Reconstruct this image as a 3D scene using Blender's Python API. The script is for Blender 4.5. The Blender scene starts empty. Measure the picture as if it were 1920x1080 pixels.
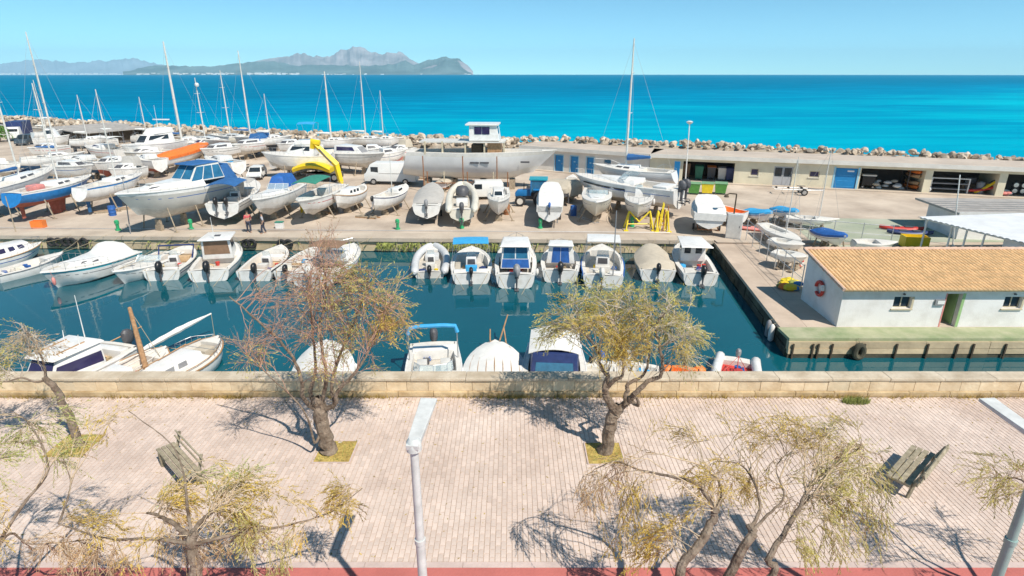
import bpy, bmesh, math, random
from mathutils import Vector, Matrix
from math import sin, cos, pi, radians as R
random.seed(11)
SC = bpy.context.scene
COL = SC.collection

# ---------------------------------------------------------------- camera, world, sun, exposure
FPX, PITCH, CAMZ = 1100.0, R(20.1), 13.0
cam = bpy.data.cameras.new('camera')
cam.sensor_width = 36.0
cam.lens = 36.0*FPX/1920.0
cam.clip_start, cam.clip_end = 0.1, 90000.0
camo = bpy.data.objects.new('camera', cam)
camo.location = (0, 0, CAMZ)
camo.rotation_euler = (pi/2-PITCH, 0, 0)
COL.objects.link(camo)
SC.camera = camo

SUN_H = Vector((0.66, -0.75, 0)).normalized()
SUN_EL = R(52)
w = bpy.data.worlds.new('World')
SC.world = w
w.use_nodes = True
nt = w.node_tree
sky = nt.nodes.new('ShaderNodeTexSky')
sky.sky_type = 'NISHITA'
sky.sun_disc = False
sky.sun_elevation = SUN_EL
sky.sun_rotation = math.atan2(SUN_H.x, SUN_H.y)
sky.altitude = 0
sky.air_density = 0.45
sky.dust_density = 0.0
sky.ozone_density = 8.0
tint = nt.nodes.new('ShaderNodeMix')
tint.data_type = 'RGBA'
tint.blend_type = 'MULTIPLY'
tint.inputs[0].default_value = 1.0
tint.inputs[7].default_value = (0.71, 0.90, 0.67, 1)
nt.links.new(sky.outputs[0], tint.inputs[6])
bg = nt.nodes['Background']
bg.inputs[1].default_value = 0.15
nt.links.new(tint.outputs[2], bg.inputs[0])

sl = bpy.data.lights.new('sun', 'SUN')
sl.energy = 3.45
sl.angle = R(0.53)
sl.color = (1.0, 0.93, 0.82)
so = bpy.data.objects.new('sun', sl)
sd = Vector((SUN_H.x*cos(SUN_EL), SUN_H.y*cos(SUN_EL), sin(SUN_EL)))
so.rotation_euler = (-sd).to_track_quat('-Z', 'Y').to_euler()
so.location = sd*60
COL.objects.link(so)

vs = SC.view_settings
vs.view_transform = 'Standard'
vs.look = 'None'
vs.gamma = 1
vs.use_curve_mapping = False
vs.exposure = 0.66
SC.cycles.max_bounces = 6
SC.cycles.volume_bounces = 2
SC.cycles.transparent_max_bounces = 12

# ---------------------------------------------------------------- where a surveyed sight line meets a level or a distance
_c, _s = cos(PITCH), sin(PITCH)
def G(px, py, z=0.0):
    u, v = (px-960)/FPX, (py-540)/FPX
    d = (u, _c-v*_s, -_s-v*_c)
    t = (z-CAMZ)/d[2]
    return Vector((u*t, d[1]*t, z))
def ZA(px, py, Y):
    u, v = (px-960)/FPX, (py-540)/FPX
    t = Y/(_c-v*_s)
    return Vector((u*t, Y, CAMZ+(-_s-v*_c)*t))

# ---------------------------------------------------------------- materials
MAT = {}
def M(name, col, rough=.6, var=.12, scale=2.5, bump=0.0, bscale=None, metal=0.0, spec=.5, island=0.0, col2=None, sharp=None, alpha=None, detail=6, transl=0.0):
    m = bpy.data.materials.new(name)
    m.use_nodes = True
    n, l = m.node_tree.nodes, m.node_tree.links
    b = n['Principled BSDF']
    b.inputs['Roughness'].default_value = rough
    b.inputs['Metallic'].default_value = metal
    b.inputs['Specular IOR Level'].default_value = spec
    c = Vector(col[:3])
    tc = n.new('ShaderNodeTexCoord')
    nz = n.new('ShaderNodeTexNoise')
    nz.inputs['Scale'].default_value = scale
    nz.inputs['Detail'].default_value = detail
    nz.inputs['Roughness'].default_value = .62
    l.new(tc.outputs['Object'], nz.inputs['Vector'])
    rp = n.new('ShaderNodeValToRGB')
    lo, hi = sharp or (.32, .68)
    rp.color_ramp.elements[0].position = lo
    rp.color_ramp.elements[1].position = hi
    c2 = Vector(col2[:3]) if col2 else c*(1+var)
    rp.color_ramp.elements[0].color = (*(c*(1-var)), 1)
    rp.color_ramp.elements[1].color = (*[min(x, 1) for x in c2], 1)
    l.new(nz.outputs[0], rp.inputs[0])
    out = rp.outputs[0]
    if island:
        ge = n.new('ShaderNodeNewGeometry')
        oi = n.new('ShaderNodeObjectInfo')
        ad = n.new('ShaderNodeMath'); ad.operation = 'ADD'
        fr = n.new('ShaderNodeMath'); fr.operation = 'FRACT'
        l.new(ge.outputs['Random Per Island'], ad.inputs[0])
        l.new(oi.outputs['Random'], ad.inputs[1])
        l.new(ad.outputs[0], fr.inputs[0])
        mr = n.new('ShaderNodeMapRange')
        mr.inputs[3].default_value = 1-island
        mr.inputs[4].default_value = 1+island
        l.new(fr.outputs[0], mr.inputs[0])
        mx = n.new('ShaderNodeVectorMath'); mx.operation = 'SCALE'
        l.new(out, mx.inputs[0]); l.new(mr.outputs[0], mx.inputs['Scale'])
        out = mx.outputs[0]
    l.new(out, b.inputs['Base Color'])
    if bump:
        nb = n.new('ShaderNodeTexNoise')
        nb.inputs['Scale'].default_value = bscale or scale*6
        nb.inputs['Detail'].default_value = 5
        l.new(tc.outputs['Object'], nb.inputs['Vector'])
        bp = n.new('ShaderNodeBump')
        bp.inputs['Strength'].default_value = bump
        bp.inputs['Distance'].default_value = .05
        l.new(nb.outputs[0], bp.inputs['Height'])
        l.new(bp.outputs[0], b.inputs['Normal'])
    if transl:
        tb = n.new('ShaderNodeBsdfTranslucent'); ms_ = n.new('ShaderNodeMixShader'); ms_.inputs[0].default_value = transl
        l.new(out, tb.inputs[0]); l.new(b.outputs[0], ms_.inputs[1]); l.new(tb.outputs[0], ms_.inputs[2]); l.new(ms_.outputs[0], n['Material Output'].inputs[0])
    if alpha is not None:
        b.inputs['Alpha'].default_value = alpha
    MAT[name] = m
    return m

M('white', (.74, .72, .68), .3, .10, 2.2, col2=(.82, .81, .79), sharp=(.25,.55))
M('cream', (.74, .70, .60), .35, .06, 1.6)
M('offwhite', (.66, .64, .60), .45, .10, 2.5)
M('shaded_hull', (.50, .49, .46), .4, .08, 1.2)  # white yacht's topsides, greyed to put the shade under the flare into colour
M('pale_hull', (.68, .68, .68), .4, .07, .8)
M('deck', (.73, .70, .65), .55, .08, 5)
M('sole', (.55, .51, .45), .6, .14, 6)
M('teak', (.38, .22, .11), .6, .25, 6)
M('wood', (.42, .24, .12), .65, .3, 5)
M('old_wood', (.36, .29, .21), .8, .3, 6, .3)
M('navy', (.025, .045, .15), .45, .2, 3)
M('royal', (.025, .12, .40), .55, .2, 3)
M('blue', (.02, .20, .52), .5, .15, 3)
M('sky_blue', (.05, .38, .72), .5, .12, 3)
M('teal', (.02, .33, .42), .4, .12, 3)
M('green_canvas', (.04, .24, .17), .7, .15, 4)
M('tan_canvas', (.52, .46, .37), .8, .10, 3, .15)
M('grey_canvas', (.47, .45, .42), .8, .10, 3, .15)
M('white_canvas', (.76, .75, .72), .75, .08, 3, .2)
M('brown_canvas', (.26, .16, .10), .8, .15, 3)
M('orange_canvas', (.85, .20, .035), .65, .15, 3)
M('blue_canvas', (.03, .13, .34), .7, .18, 3, .15)
M('purple_glass', (.035, .03, .09), .08, .2, 2)
M('glass', (.025, .035, .045), .06, .2, 2)
M('blue_glass', (.03, .15, .27), .08, .25, 2)
M('clear', (.55, .68, .72), .05, .05, 2, alpha=.32)
M('black', (.018, .018, .02), .35, .3, 4)
M('rubber', (.03, .03, .032), .8, .3, 6)
M('dark_grey', (.09, .09, .10), .5, .2, 4)
M('mid_grey', (.27, .27, .28), .5, .15, 4)
M('steel', (.55, .56, .57), .32, .1, 6, metal=.85)
M('alu', (.62, .63, .64), .38, .1, 6, metal=.6)
M('lamp_paint', (.60, .61, .60), .5, .12, 5, col2=(.72, .73, .72))
M('lamp_green', (.30, .42, .40), .45, .12, 3)
M('antifoul_red', (.33, .10, .07), .75, .22, 3)
M('antifoul_blue', (.025, .11, .26), .7, .22, 3)
M('antifoul_dark', (.07, .085, .11), .75, .25, 3)
M('antifoul_white', (.60, .57, .52), .6, .16, 3)
M('antifoul_green', (.03, .16, .15), .75, .22, 3)
M('hypalon', (.60, .61, .62), .55, .08, 3)
M('cushion', (.55, .38, .22), .75, .15, 6)
M('yellow', (.85, .60, .02), .45, .10, 3)
M('bright_yellow', (.86, .66, .03), .45, .10, 3)
M('red', (.55, .05, .04), .5, .15, 3)
M('orange', (.85, .22, .04), .5, .12, 3)
M('pink', (.75, .28, .25), .5, .12, 3)
M('bin_green', (.09, .30, .06), .5, .12, 3)
M('lid_green', (.17, .33, .18), .5, .12, 3)
M('dark_green', (.02, .16, .10), .55, .15, 3)
M('bollard_green', (.03, .36, .15), .5, .15, 4)
M('tractor_blue', (.02, .20, .50), .4, .12, 3)
M('rust', (.30, .13, .06), .85, .35, 8, .3)
M('rope', (.42, .34, .22), .9, .2, 10)
M('skin', (.48, .29, .20), .6, .06, 5)
M('hair', (.05, .035, .025), .7, .2, 20)
M('red_shirt', (.62, .12, .13), .8, .12, 8)
M('grey_shirt', (.42, .42, .46), .8, .12, 8)
M('dark_trousers', (.05, .055, .085), .8, .15, 8)
M('concrete', (.52, .43, .34), .9, .14, .35, .25, 14, col2=(.62, .53, .43))
M('hardstand', (.50, .40, .32), .92, .26, .22, .25, 9, col2=(.64, .54, .44))
M('quay_stone', (.55, .44, .29), .9, .2, .8, .4, 6, island=.14)
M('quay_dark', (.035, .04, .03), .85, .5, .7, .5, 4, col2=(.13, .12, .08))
M('pier_deck', (.53, .42, .33), .9, .14, .6, .25, 9, island=.05, col2=(.62, .50, .40))
M('pier_paint', (.30, .38, .19), .8, .2, .9, .15, 8, col2=(.46, .45, .30))
M('yard_green', (.34, .40, .28), .9, .18, .25, .15, 8, col2=(.46, .47, .38))
M('paver', (.63, .50, .43), .88, .10, .5, .2, 20, island=.085, col2=(.71, .59, .52))
M('mortar', (.50, .39, .31), .95, .15, 2)
M('red_lane', (.50, .15, .13), .9, .12, 1.2, .2, 20)
M('kerb', (.58, .46, .42), .9, .12, 2, .2)
M('parapet_stone', (.70, .52, .32), .9, .2, 1.3, .35, 9, island=.11, col2=(.78, .64, .45))
M('parapet_cap', (.56, .45, .32), .92, .22, 1.4, .4, 10, island=.07, col2=(.66, .57, .45))
M('plinth_stone', (.54, .37, .19), .92, .3, 1.6, .45, 8, island=.09, col2=(.64, .50, .31))
M('soil', (.46, .30, .08), .95, .35, 6, .6, 14, col2=(.58, .44, .13))
M('rock', (.44, .33, .23), .92, .3, .55, .6, 2.2, island=.30, col2=(.70, .61, .50))
M('bark', (.18, .12, .08), .95, .45, 5, .9, 16, col2=(.33, .26, .20))
M('twig', (.52, .40, .27), .9, .3, 4)
M('twig_pale', (.52, .44, .36), .9, .25, 4)
M('twig_red', (.46, .27, .20), .9, .25, 4)
M('leaf_yellow', (.70, .54, .13), .7, .3, 1.2, island=.35, spec=.2, transl=.45)
M('leaf_olive', (.56, .52, .18), .7, .3, 1.2, island=.35, spec=.2, transl=.45)
M('leaf_green', (.50, .56, .18), .7, .3, 1.2, island=.3, spec=.2, transl=.45)
M('leaf_brown', (.56, .40, .22), .8, .3, 1.2, island=.35, spec=.2, transl=.45)
M('bush_leaf', (.08, .20, .03), .7, .3, 1.2, island=.35, spec=.2)
M('dry_grass', (.42, .30, .09), .9, .3, 2, island=.3)
M('weed', (.24, .27, .07), .9, .3, 2, island=.3)
M('bench_wood', (.34, .29, .20), .85, .3, 7, .4, col2=(.46, .40, .29), island=.1)
M('wall_white', (.72, .69, .66), .85, .06, .9, .2, 20, col2=(.82, .80, .79), sharp=(.30,.55))
M('wall_cream', (.72, .66, .50), .9, .10, .8, .2, 12)
M('wall_pale', (.70, .67, .62), .9, .10, .8, .2, 12)
M('roof_slab', (.52, .44, .37), .9, .12, .4, .2, 8)
M('terracotta', (.71, .47, .245), .85, .09, 2.5, .2, 14, island=.13)
M('tile_edge', (.62, .42, .32), .85, .14, 2.5, .2, 14)
M('door_blue', (.01, .22, .52), .5, .10, 2)
M('frame_sky', (.30, .58, .75), .5, .06, 2)
M('door_grey', (.44, .45, .47), .5, .08, 2)
M('door_green', (.32, .50, .22), .6, .10, 2)
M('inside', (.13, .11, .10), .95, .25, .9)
M('frame_tan', (.58, .50, .36), .7, .1, 3)
M('corrugated', (.66, .68, .70), .5, .08, .9)
M('shed_roof', (.36, .34, .32), .8, .15, .9, col2=(.46, .43, .40))
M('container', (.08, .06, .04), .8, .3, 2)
M('town_white', (.85, .84, .80), .9, .1, .01)
M('van_white', (.76, .76, .74), .35, .05, 1)
M('car_dark', (.06, .08, .10), .3, .15, 1)
M('wire', (.36, .36, .36), .5, .1, 5)

# ---------------------------------------------------------------- mesh builder
class MB:
    def __init__(s): s.v, s.f, s.m = [], [], []
    def add(s, vs, fs, mi=0):
        o = len(s.v)
        s.v += [tuple(x) for x in vs]
        s.f += [tuple(i+o for i in f) for f in fs]
        s.m += [mi]*len(fs)
        return s
    def hexa(s, a, mi=0):                       # 8 corners: 4 below, 4 above, same turn
        return s.add(a, [(3,2,1,0),(4,5,6,7),(0,1,5,4),(1,2,6,5),(2,3,7,6),(3,0,4,7)], mi)
    def box(s, x0, x1, y0, y1, z0, z1, mi=0):
        return s.hexa([(x0,y0,z0),(x1,y0,z0),(x1,y1,z0),(x0,y1,z0),(x0,y0,z1),(x1,y0,z1),(x1,y1,z1),(x0,y1,z1)], mi)
    def obox(s, c, sx, sy, sz, rz=0, mi=0, rx=0, ry=0):
        m = Matrix.Translation(c) @ Matrix.Rotation(rz,4,'Z') @ Matrix.Rotation(ry,4,'Y') @ Matrix.Rotation(rx,4,'X')
        q = [m @ Vector((a*sx/2, b*sy/2, d*sz/2)) for d in (-1,1) for a,b in ((-1,-1),(1,-1),(1,1),(-1,1))]
        return s.hexa(q, mi)
    def tube(s, pts, r, n=6, mi=0, cap=True):
        pts = [Vector(p) for p in pts]
        k = len(pts)
        rs = r if isinstance(r, (list, tuple)) else [r]*k
        o = len(s.v)
        up = None
        for i, p in enumerate(pts):
            d = (pts[min(i+1,k-1)]-pts[max(i-1,0)])
            if d.length < 1e-9: d = Vector((0,0,1))
            d.normalize()
            if up is None: up = Vector((0,0,1)) if abs(d.z) < .9 else Vector((1,0,0))
            a = d.cross(up)
            if a.length < 1e-6: a = d.orthogonal()
            a.normalize(); b = a.cross(d); b.normalize(); up = b
            for j in range(n):
                t = 2*pi*j/n
                s.v.append(tuple(p+a*(rs[i]*cos(t))+b*(rs[i]*sin(t))))
        for i in range(k-1):
            for j in range(n):
                j2 = (j+1) % n
                s.f.append((o+i*n+j, o+i*n+j2, o+(i+1)*n+j2, o+(i+1)*n+j)); s.m.append(mi)
        if cap:
            s.f.append(tuple(o+j for j in range(n-1,-1,-1))); s.m.append(mi)
            s.f.append(tuple(o+(k-1)*n+j for j in range(n))); s.m.append(mi)
        return s
    def grid(s, rows, mi=0, mif=None):          # rows of equal point count
        o = len(s.v); nc = len(rows[0])
        for r in rows: s.v += [tuple(p) for p in r]
        for i in range(len(rows)-1):
            for j in range(nc-1):
                a = o+i*nc+j
                s.f.append((a, a+1, a+nc+1, a+nc)); s.m.append(mif(i, j) if mif else mi)
        return s
    def loft(s, rings, mi=0, cap=True):         # closed rings
        o = len(s.v); n = len(rings[0])
        for r in rings: s.v += [tuple(p) for p in r]
        for i in range(len(rings)-1):
            for j in range(n):
                j2 = (j+1) % n
                s.f.append((o+i*n+j, o+i*n+j2, o+(i+1)*n+j2, o+(i+1)*n+j)); s.m.append(mi)
        if cap:
            s.f.append(tuple(o+j for j in range(n-1,-1,-1))); s.m.append(mi)
            q = o+(len(rings)-1)*n
            s.f.append(tuple(q+j for j in range(n))); s.m.append(mi)
        return s
    def build(s, name, mats, parent=None, smooth=False, bevel=0.0, loc=None, recalc=True):
        me = bpy.data.meshes.new(name)
        me.from_pydata(s.v, [], s.f)
        if not isinstance(mats, (list, tuple)): mats = [mats]
        for q in mats: me.materials.append(MAT[q])
        if len(mats) > 1: me.polygons.foreach_set('material_index', s.m)
        if recalc or bevel:
            bm = bmesh.new(); bm.from_mesh(me)
            if recalc: bmesh.ops.recalc_face_normals(bm, faces=bm.faces)
            if bevel:
                bmesh.ops.bevel(bm, geom=bm.edges[:], offset=bevel, segments=2, profile=.6, affect='EDGES', clamp_overlap=True)
            bm.to_mesh(me); bm.free()
        if smooth:
            me.polygons.foreach_set('use_smooth', [True]*len(me.polygons))
            if smooth != 2: me.set_sharp_from_angle(angle=R(38))
        ob = bpy.data.objects.new(name, me)
        COL.objects.link(ob)
        if parent: ob.parent = parent
        if loc: ob.location = loc
        return ob
def tag(o, label=None, cat=None, group=None, kind=None):
    if label: o['label'] = label
    if cat: o['category'] = cat
    if group: o['group'] = group
    if kind: o['kind'] = kind
    return o
def empty(name, loc=(0,0,0), rz=0.0, label=None, cat=None, group=None):
    o = bpy.data.objects.new(name, None)
    COL.objects.link(o)
    o.location = loc; o.rotation_euler = (0,0,rz); o.empty_display_size = .2
    return tag(o, label, cat, group)
def kids(o): return [q for q in COL.objects if q.parent == o]
def copy_tree(o, parent=None):
    c = o.copy(); COL.objects.link(c)
    if parent: c.parent = parent
    for ch in list(o.children): copy_tree(ch, c)
    return c
def sm(t, a=0.0, b=1.0):
    t = max(0.0, min(1.0, (t-a)/(b-a)))
    return t*t*(3-2*t)
def share(mesh_obj, name, parent, loc, rot=(0,0,0), sc=(1,1,1)):
    o = bpy.data.objects.new(name, mesh_obj.data)
    COL.objects.link(o)
    o.parent = parent; o.location = loc; o.rotation_euler = rot; o.scale = sc
    return o

# ================================================================ THE SETTING
from mathutils import noise as NZ
RE = 6.371e6
# ---- sea: one sheet that follows the curve of the earth to its horizon
def sea_material():
    m = bpy.data.materials.new('sea'); m.use_nodes = True; MAT['sea'] = m
    n, l = m.node_tree.nodes, m.node_tree.links
    b = n['Principled BSDF']
    tc = n.new('ShaderNodeTexCoord')
    def noise(sx, sy, det=4, dist=.4):
        mp = n.new('ShaderNodeMapping'); mp.inputs['Scale'].default_value = (sx, sy, 1)
        l.new(tc.outputs['Object'], mp.inputs['Vector'])
        z = n.new('ShaderNodeTexNoise'); z.inputs['Scale'].default_value = 1; z.inputs['Detail'].default_value = det
        z.inputs['Distortion'].default_value = dist
        l.new(mp.outputs[0], z.inputs['Vector']); return z
    a = noise(.0055, .011, 5)
    f = noise(.018, .075, 8, 1.2)
    sx = n.new('ShaderNodeSeparateXYZ'); l.new(tc.outputs['Object'], sx.inputs[0])
    # shallows: sandy bottom near the breakwater, east of it
    yx = n.new('ShaderNodeMath'); yx.operation = 'MULTIPLY_ADD'
    l.new(sx.outputs['X'], yx.inputs[0]); yx.inputs[1].default_value = -.95; l.new(sx.outputs['Y'], yx.inputs[2])
    sh = n.new('ShaderNodeMapRange'); sh.inputs[1].default_value = 520; sh.inputs[2].default_value = -60
    l.new(yx.outputs[0], sh.inputs[0])
    far = n.new('ShaderNodeMapRange'); far.inputs[1].default_value = 250; far.inputs[2].default_value = 1100
    far.inputs[3].default_value = 1; far.inputs[4].default_value = 0
    l.new(sx.outputs['Y'], far.inputs[0])
    ns = n.new('ShaderNodeMapRange'); ns.inputs[1].default_value = .30; ns.inputs[2].default_value = .70
    l.new(a.outputs[0], ns.inputs[0])
    def mth(op, p, q):
        k = n.new('ShaderNodeMath'); k.operation = op; k.use_clamp = True
        for i, v in enumerate((p, q)):
            if isinstance(v, float): k.inputs[i].default_value = v
            else: l.new(v, k.inputs[i])
        return k.outputs[0]
    fac = mth('MULTIPLY', mth('MULTIPLY', sh.outputs[0], far.outputs[0]), mth('ADD', mth('MULTIPLY', ns.outputs[0], .75), .30))
    fac = mth('ADD', fac, mth('MULTIPLY', mth('SUBTRACT', f.outputs[0], .44), 1.1))
    rp = n.new('ShaderNodeValToRGB')
    e = rp.color_ramp.elements
    e[0].position = 0; e[0].color = (.0005, .165, .31, 1)
    e[1].position = 1; e[1].color = (.002, .50, .62, 1)
    k = e.new(.32); k.color = (.0005, .235, .43, 1)
    l.new(fac, rp.inputs[0]); l.new(rp.outputs[0], b.inputs['Base Color'])
    b.inputs['Roughness'].default_value = .45
    b.inputs['Specular IOR Level'].default_value = 0.0
    w2 = noise(.30, .9, 6, .6)
    bp = n.new('ShaderNodeBump'); bp.inputs['Strength'].default_value = .6; bp.inputs['Distance'].default_value = .5
    l.new(w2.outputs[0], bp.inputs['Height']); l.new(bp.outputs[0], b.inputs['Normal'])
sea_material()
mb = MB()
rad = [58*(24000/58)**(i/70) for i in range(71)]
rows = []
for r in rad:
    rows.append([(r*sin(R(a)), r*cos(R(a)), -.08-r*r/(2*RE)) for a in [x*2.0 for x in range(-44, 45)]])
mb.grid(rows)
tag(mb.build('sea', 'sea', smooth=2), 'turquoise open sea reaching to the horizon', kind='structure')

# ---- harbour water
def harbour_material():
    m = bpy.data.materials.new('harbour_water'); m.use_nodes = True; MAT['harbour'] = m
    n, l = m.node_tree.nodes, m.node_tree.links
    b = n['Principled BSDF']
    tc = n.new('ShaderNodeTexCoord')
    z = n.new('ShaderNodeTexNoise'); z.inputs['Scale'].default_value = .09; z.inputs['Detail'].default_value = 4
    l.new(tc.outputs['Object'], z.inputs['Vector'])
    rp = n.new('ShaderNodeValToRGB')
    rp.color_ramp.elements[0].position = .35; rp.color_ramp.elements[0].color = (.003, .074, .102, 1)
    rp.color_ramp.elements[1].position = .68; rp.color_ramp.elements[1].color = (.004, .106, .140, 1)
    l.new(z.outputs[0], rp.inputs[0]); l.new(rp.outputs[0], b.inputs['Base Color'])
    b.inputs['Roughness'].default_value = .03
    b.inputs['IOR'].default_value = 1.85
    w1 = n.new('ShaderNodeTexNoise'); w1.inputs['Scale'].default_value = 1.5; w1.inputs['Detail'].default_value = 4; w1.inputs['Distortion'].default_value = .7
    l.new(tc.outputs['Object'], w1.inputs['Vector'])
    bp = n.new('ShaderNodeBump'); bp.inputs['Strength'].default_value = .07; bp.inputs['Distance'].default_value = .05
    l.new(w1.outputs[0], bp.inputs['Height']); l.new(bp.outputs[0], b.inputs['Normal'])
harbour_material()
mb = MB(); mb.grid([[(-90+i*10, 15+j*4, 0) for i in range(16)] for j in range(9)])
tag(mb.build('harbour_water', 'harbour'), 'still dark blue harbour water between the boats', kind='structure')

# ---- far mountains across the bay
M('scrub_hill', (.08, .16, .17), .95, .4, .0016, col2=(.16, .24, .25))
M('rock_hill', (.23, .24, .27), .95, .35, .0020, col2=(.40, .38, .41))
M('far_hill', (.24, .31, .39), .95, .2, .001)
def azel(px, py):
    p = ZA(px, py, 1000.0) - Vector((0, 0, CAMZ))
    return p.x/p.y, p.z/p.y
def mountains(name, prof, D, depth, mat, label, rough=.10, seed=0, step=2):
    xs = []; i = 0
    px = prof[0][0]
    rows = [[] for _ in range(13)]
    while px <= prof[-1][0]:
        for (a, ya), (b2, yb) in zip(prof, prof[1:]):
            if a <= px <= b2:
                k = (px-a)/(b2-a); py = ya+(yb-ya)*k; break
        s_, e_ = azel(px, py)
        X = s_*D
        h = max(2.0, (e_*D+CAMZ+D*D/(2*RE))*(1+.07*NZ.fractal(Vector((px*.09, seed*1.7, 0)), 1.0, 2.0, 5)))
        for j in range(13):
            q = j/12
            Y = D-depth*.6+depth*q
            env = sm(q, 0, .6) if q < .6 else 1-.8*sm(q, .6, 1)
            nzv = NZ.fractal(Vector((X*.0011+seed, Y*.0016, seed*3.1)), .9, 2.1, 6)
            rdg = 1-abs(NZ.noise(Vector((X*.0034+seed*2, Y*.0011, 4.0))))*1.8
            z = h*(env*(.86+.14*rdg)+rough*nzv*(env if q < .5 else .5)*sm(q, 0, .25)*(1.6 if q < .55 else .35))
            XX = X*(Y/D)
            rows[j].append((XX, Y, z-CAMZ*0-D*D/(2*RE)-(6 if j == 0 else 0)))
        px += step
    m = MB(); m.grid(rows)
    return tag(m.build(name, mat), label, kind='structure')
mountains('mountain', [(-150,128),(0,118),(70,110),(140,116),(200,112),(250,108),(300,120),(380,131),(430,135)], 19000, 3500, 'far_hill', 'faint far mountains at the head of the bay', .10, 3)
mountains('mountain', [(330,133),(420,122),(480,114),(530,105),(560,101),(600,103),(622,104),(640,93),(662,87),(678,92),(690,97),(712,101),(730,98),(755,97),(770,108),(800,126),(815,134)], 14000, 3000, 'rock_hill', 'bare rocky mountain peak across the bay', .26, 7)
mountains('hill', [(230,134),(290,122),(330,123),(400,124),(450,118),(500,113),(540,119),(600,122),(680,122),(740,120),(760,112),(775,122),(800,112),(835,104),(862,110),(885,132)], 10800, 2200, 'scrub_hill', 'dark wooded headland in front of the rocky mountain', .26, 11)
mountains('cliff', [(775,134),(790,128),(812,122),(840,116),(862,112),(876,120),(888,135)], 10350, 700, 'rock_hill', 'pale rock cliff at the tip of the headland', .2, 5, 2)
mb = MB()
for px0, px1, D, n, hh in ((-60,245,15500,120,16),(255,300,9500,16,9),(325,445,9500,70,12),(462,560,9500,80,14),(600,720,9500,26,8),(780,880,9600,30,7)):
    for i in range(n):
        px = random.uniform(px0, px1)
        d = D+random.uniform(0, 500)
        s_, _e = azel(px, 137)
        wd = random.uniform(14, 60); h = random.uniform(.4, 1)*hh*1.9
        z0 = -d*d/(2*RE)+random.uniform(0, 22)*(d-D)/500
        mb.box(s_*d-wd/2, s_*d+wd/2, d, d+20, z0-8, z0+h)
tag(mb.build('town', 'town_white', recalc=False), 'white seaside towns strung along the far shore', kind='stuff')

# ---- breakwater, hardstand
BW = [(-170,166),(-115,138),(-75,117),(-41,103),(-16,93),(3,89),(20,82),(36,75.5),(58,65.5),(74,58)]
def bwp(s):                                  # point along the breakwater crest by x
    for (a, ya), (b, yb) in zip(BW, BW[1:]):
        if a <= s <= b:
            k = (s-a)/(b-a); return Vector((s, ya+(yb-ya)*k, 0)), Vector((b-a, yb-ya, 0)).normalized()
def qy(x): return 43.25-.027*(x-8)              # quay edge line
mb = MB()
top = []; 
for x, y in BW:
    top.append([(x, max(qy(min(x, 60)), 34 if x > 17 else 0) if x < 17 else 30.0, 1.1), (x, y-5, 1.1)])
xs = [-170,-120,-80,-50,-30,-10,5,15.4]
rows = [[(x, qy(x)+.004, 1.1) for x in xs], [(x, bwp(x)[0].y-2.0, 1.1) for x in xs]]
mb.grid([[Vector(a).lerp(Vector(b), k/6) for a, b in zip(rows[0], rows[1])] for k in range(7)])
tag(mb.build('hardstand', 'hardstand'), 'sandy concrete boatyard hardstand', kind='structure')
mb = MB()
xs = [15.4, 24, 36, 48, 60, 74]
mb.grid([[Vector((x, qy(x)-.6, 1.1)).lerp(Vector((x, bwp(x)[0].y-2.0, 1.1)), k/5) for x in xs] for k in range(6)])
tag(mb.build('club_yard', 'hardstand'), 'concrete yard in front of the storage row', kind='structure')

# breakwater body and boulders
bw = empty('breakwater', (0,0,0)); tag(bw, 'rough boulder breakwater between boatyard and sea', kind='structure')
mb = MB(); rows = []
for x in range(-168, 75, 6):
    p, d = bwp(x); n = Vector((-d.y, d.x, 0))
    hi = 3.3 if x < 2 else 3.8
    rows.append([p-n*2.6+Vector((0,0,.9)), p-n*1.6+Vector((0,0,hi-.6)), p+Vector((0,0,hi)), p+n*2.4+Vector((0,0,hi-.8)), p+n*6.5+Vector((0,0,-1.2))])
mb.grid(rows); mb.build('embankment', 'rock', bw)
rk = []
for k in range(7):
    b_ = bmesh.new(); bmesh.ops.create_icosphere(b_, subdivisions=2, radius=.5)
    rs = random.Random(k)
    pl = [(Vector((rs.uniform(-1,1), rs.uniform(-1,1), rs.uniform(-.8,1))).normalized(), rs.uniform(.20,.34)) for _ in range(13)]
    for v in b_.verts:
        for q, d in pl:
            e = v.co.dot(q)
            if e > d: v.co -= q*(e-d)
        v.co *= 1+.10*NZ.noise(v.co*3+Vector((k*7,0,0)))
    me = bpy.data.meshes.new('boulder'); b_.to_mesh(me); b_.free(); me.materials.append(MAT['rock']); rk.append(me)
spots = []
rs = random.Random(4)
x = -150.0
while x < 64:
    p, d = bwp(x); n = Vector((-d.y, d.x, 0)); dist = p.y
    hi = 3.6 if x < 2 else 3.95
    for row, (off, dz, sc) in enumerate(((-1.6,-.55,1.15),(-.9,-.2,1.1),(-.2,.05,1.2),(.6,.1,1.25),(1.5,-.05,1.35),(3.0,-1.0,1.7),(4.6,-2.2,1.8))):
        q = p+n*(off+rs.uniform(-.5,.5))+d*rs.uniform(-.7,.7)
        s_ = (.82 if x < 2 else .68)*sc*rs.choice((.55,.75,.9,1.0,1.15,1.45))*rs.uniform(.9,1.1)
        if x > 4 and row < 2: continue
        spots.append((s_*1000/dist*(1.0 if row < 5 else .2), q+Vector((0,0,hi+dz+rs.uniform(-.25,.3))), s_, rs.randrange(7), (rs.uniform(-.5,.5), rs.uniform(-.5,.5), rs.uniform(0,6.28))))
    x += .55 if x > 2 else (.7 if x > -30 else .95)
spots.sort(key=lambda a: -a[0])
from mathutils import Euler
for i, (_, q, s_, k, ro) in enumerate(spots[:300]):
    o = bpy.data.objects.new('boulder', rk[k]); COL.objects.link(o); o.parent = bw
    o.location = q; o.rotation_euler = ro; o.scale = (s_*1.25, s_*1.05, s_*.85)
mb = MB()
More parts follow.
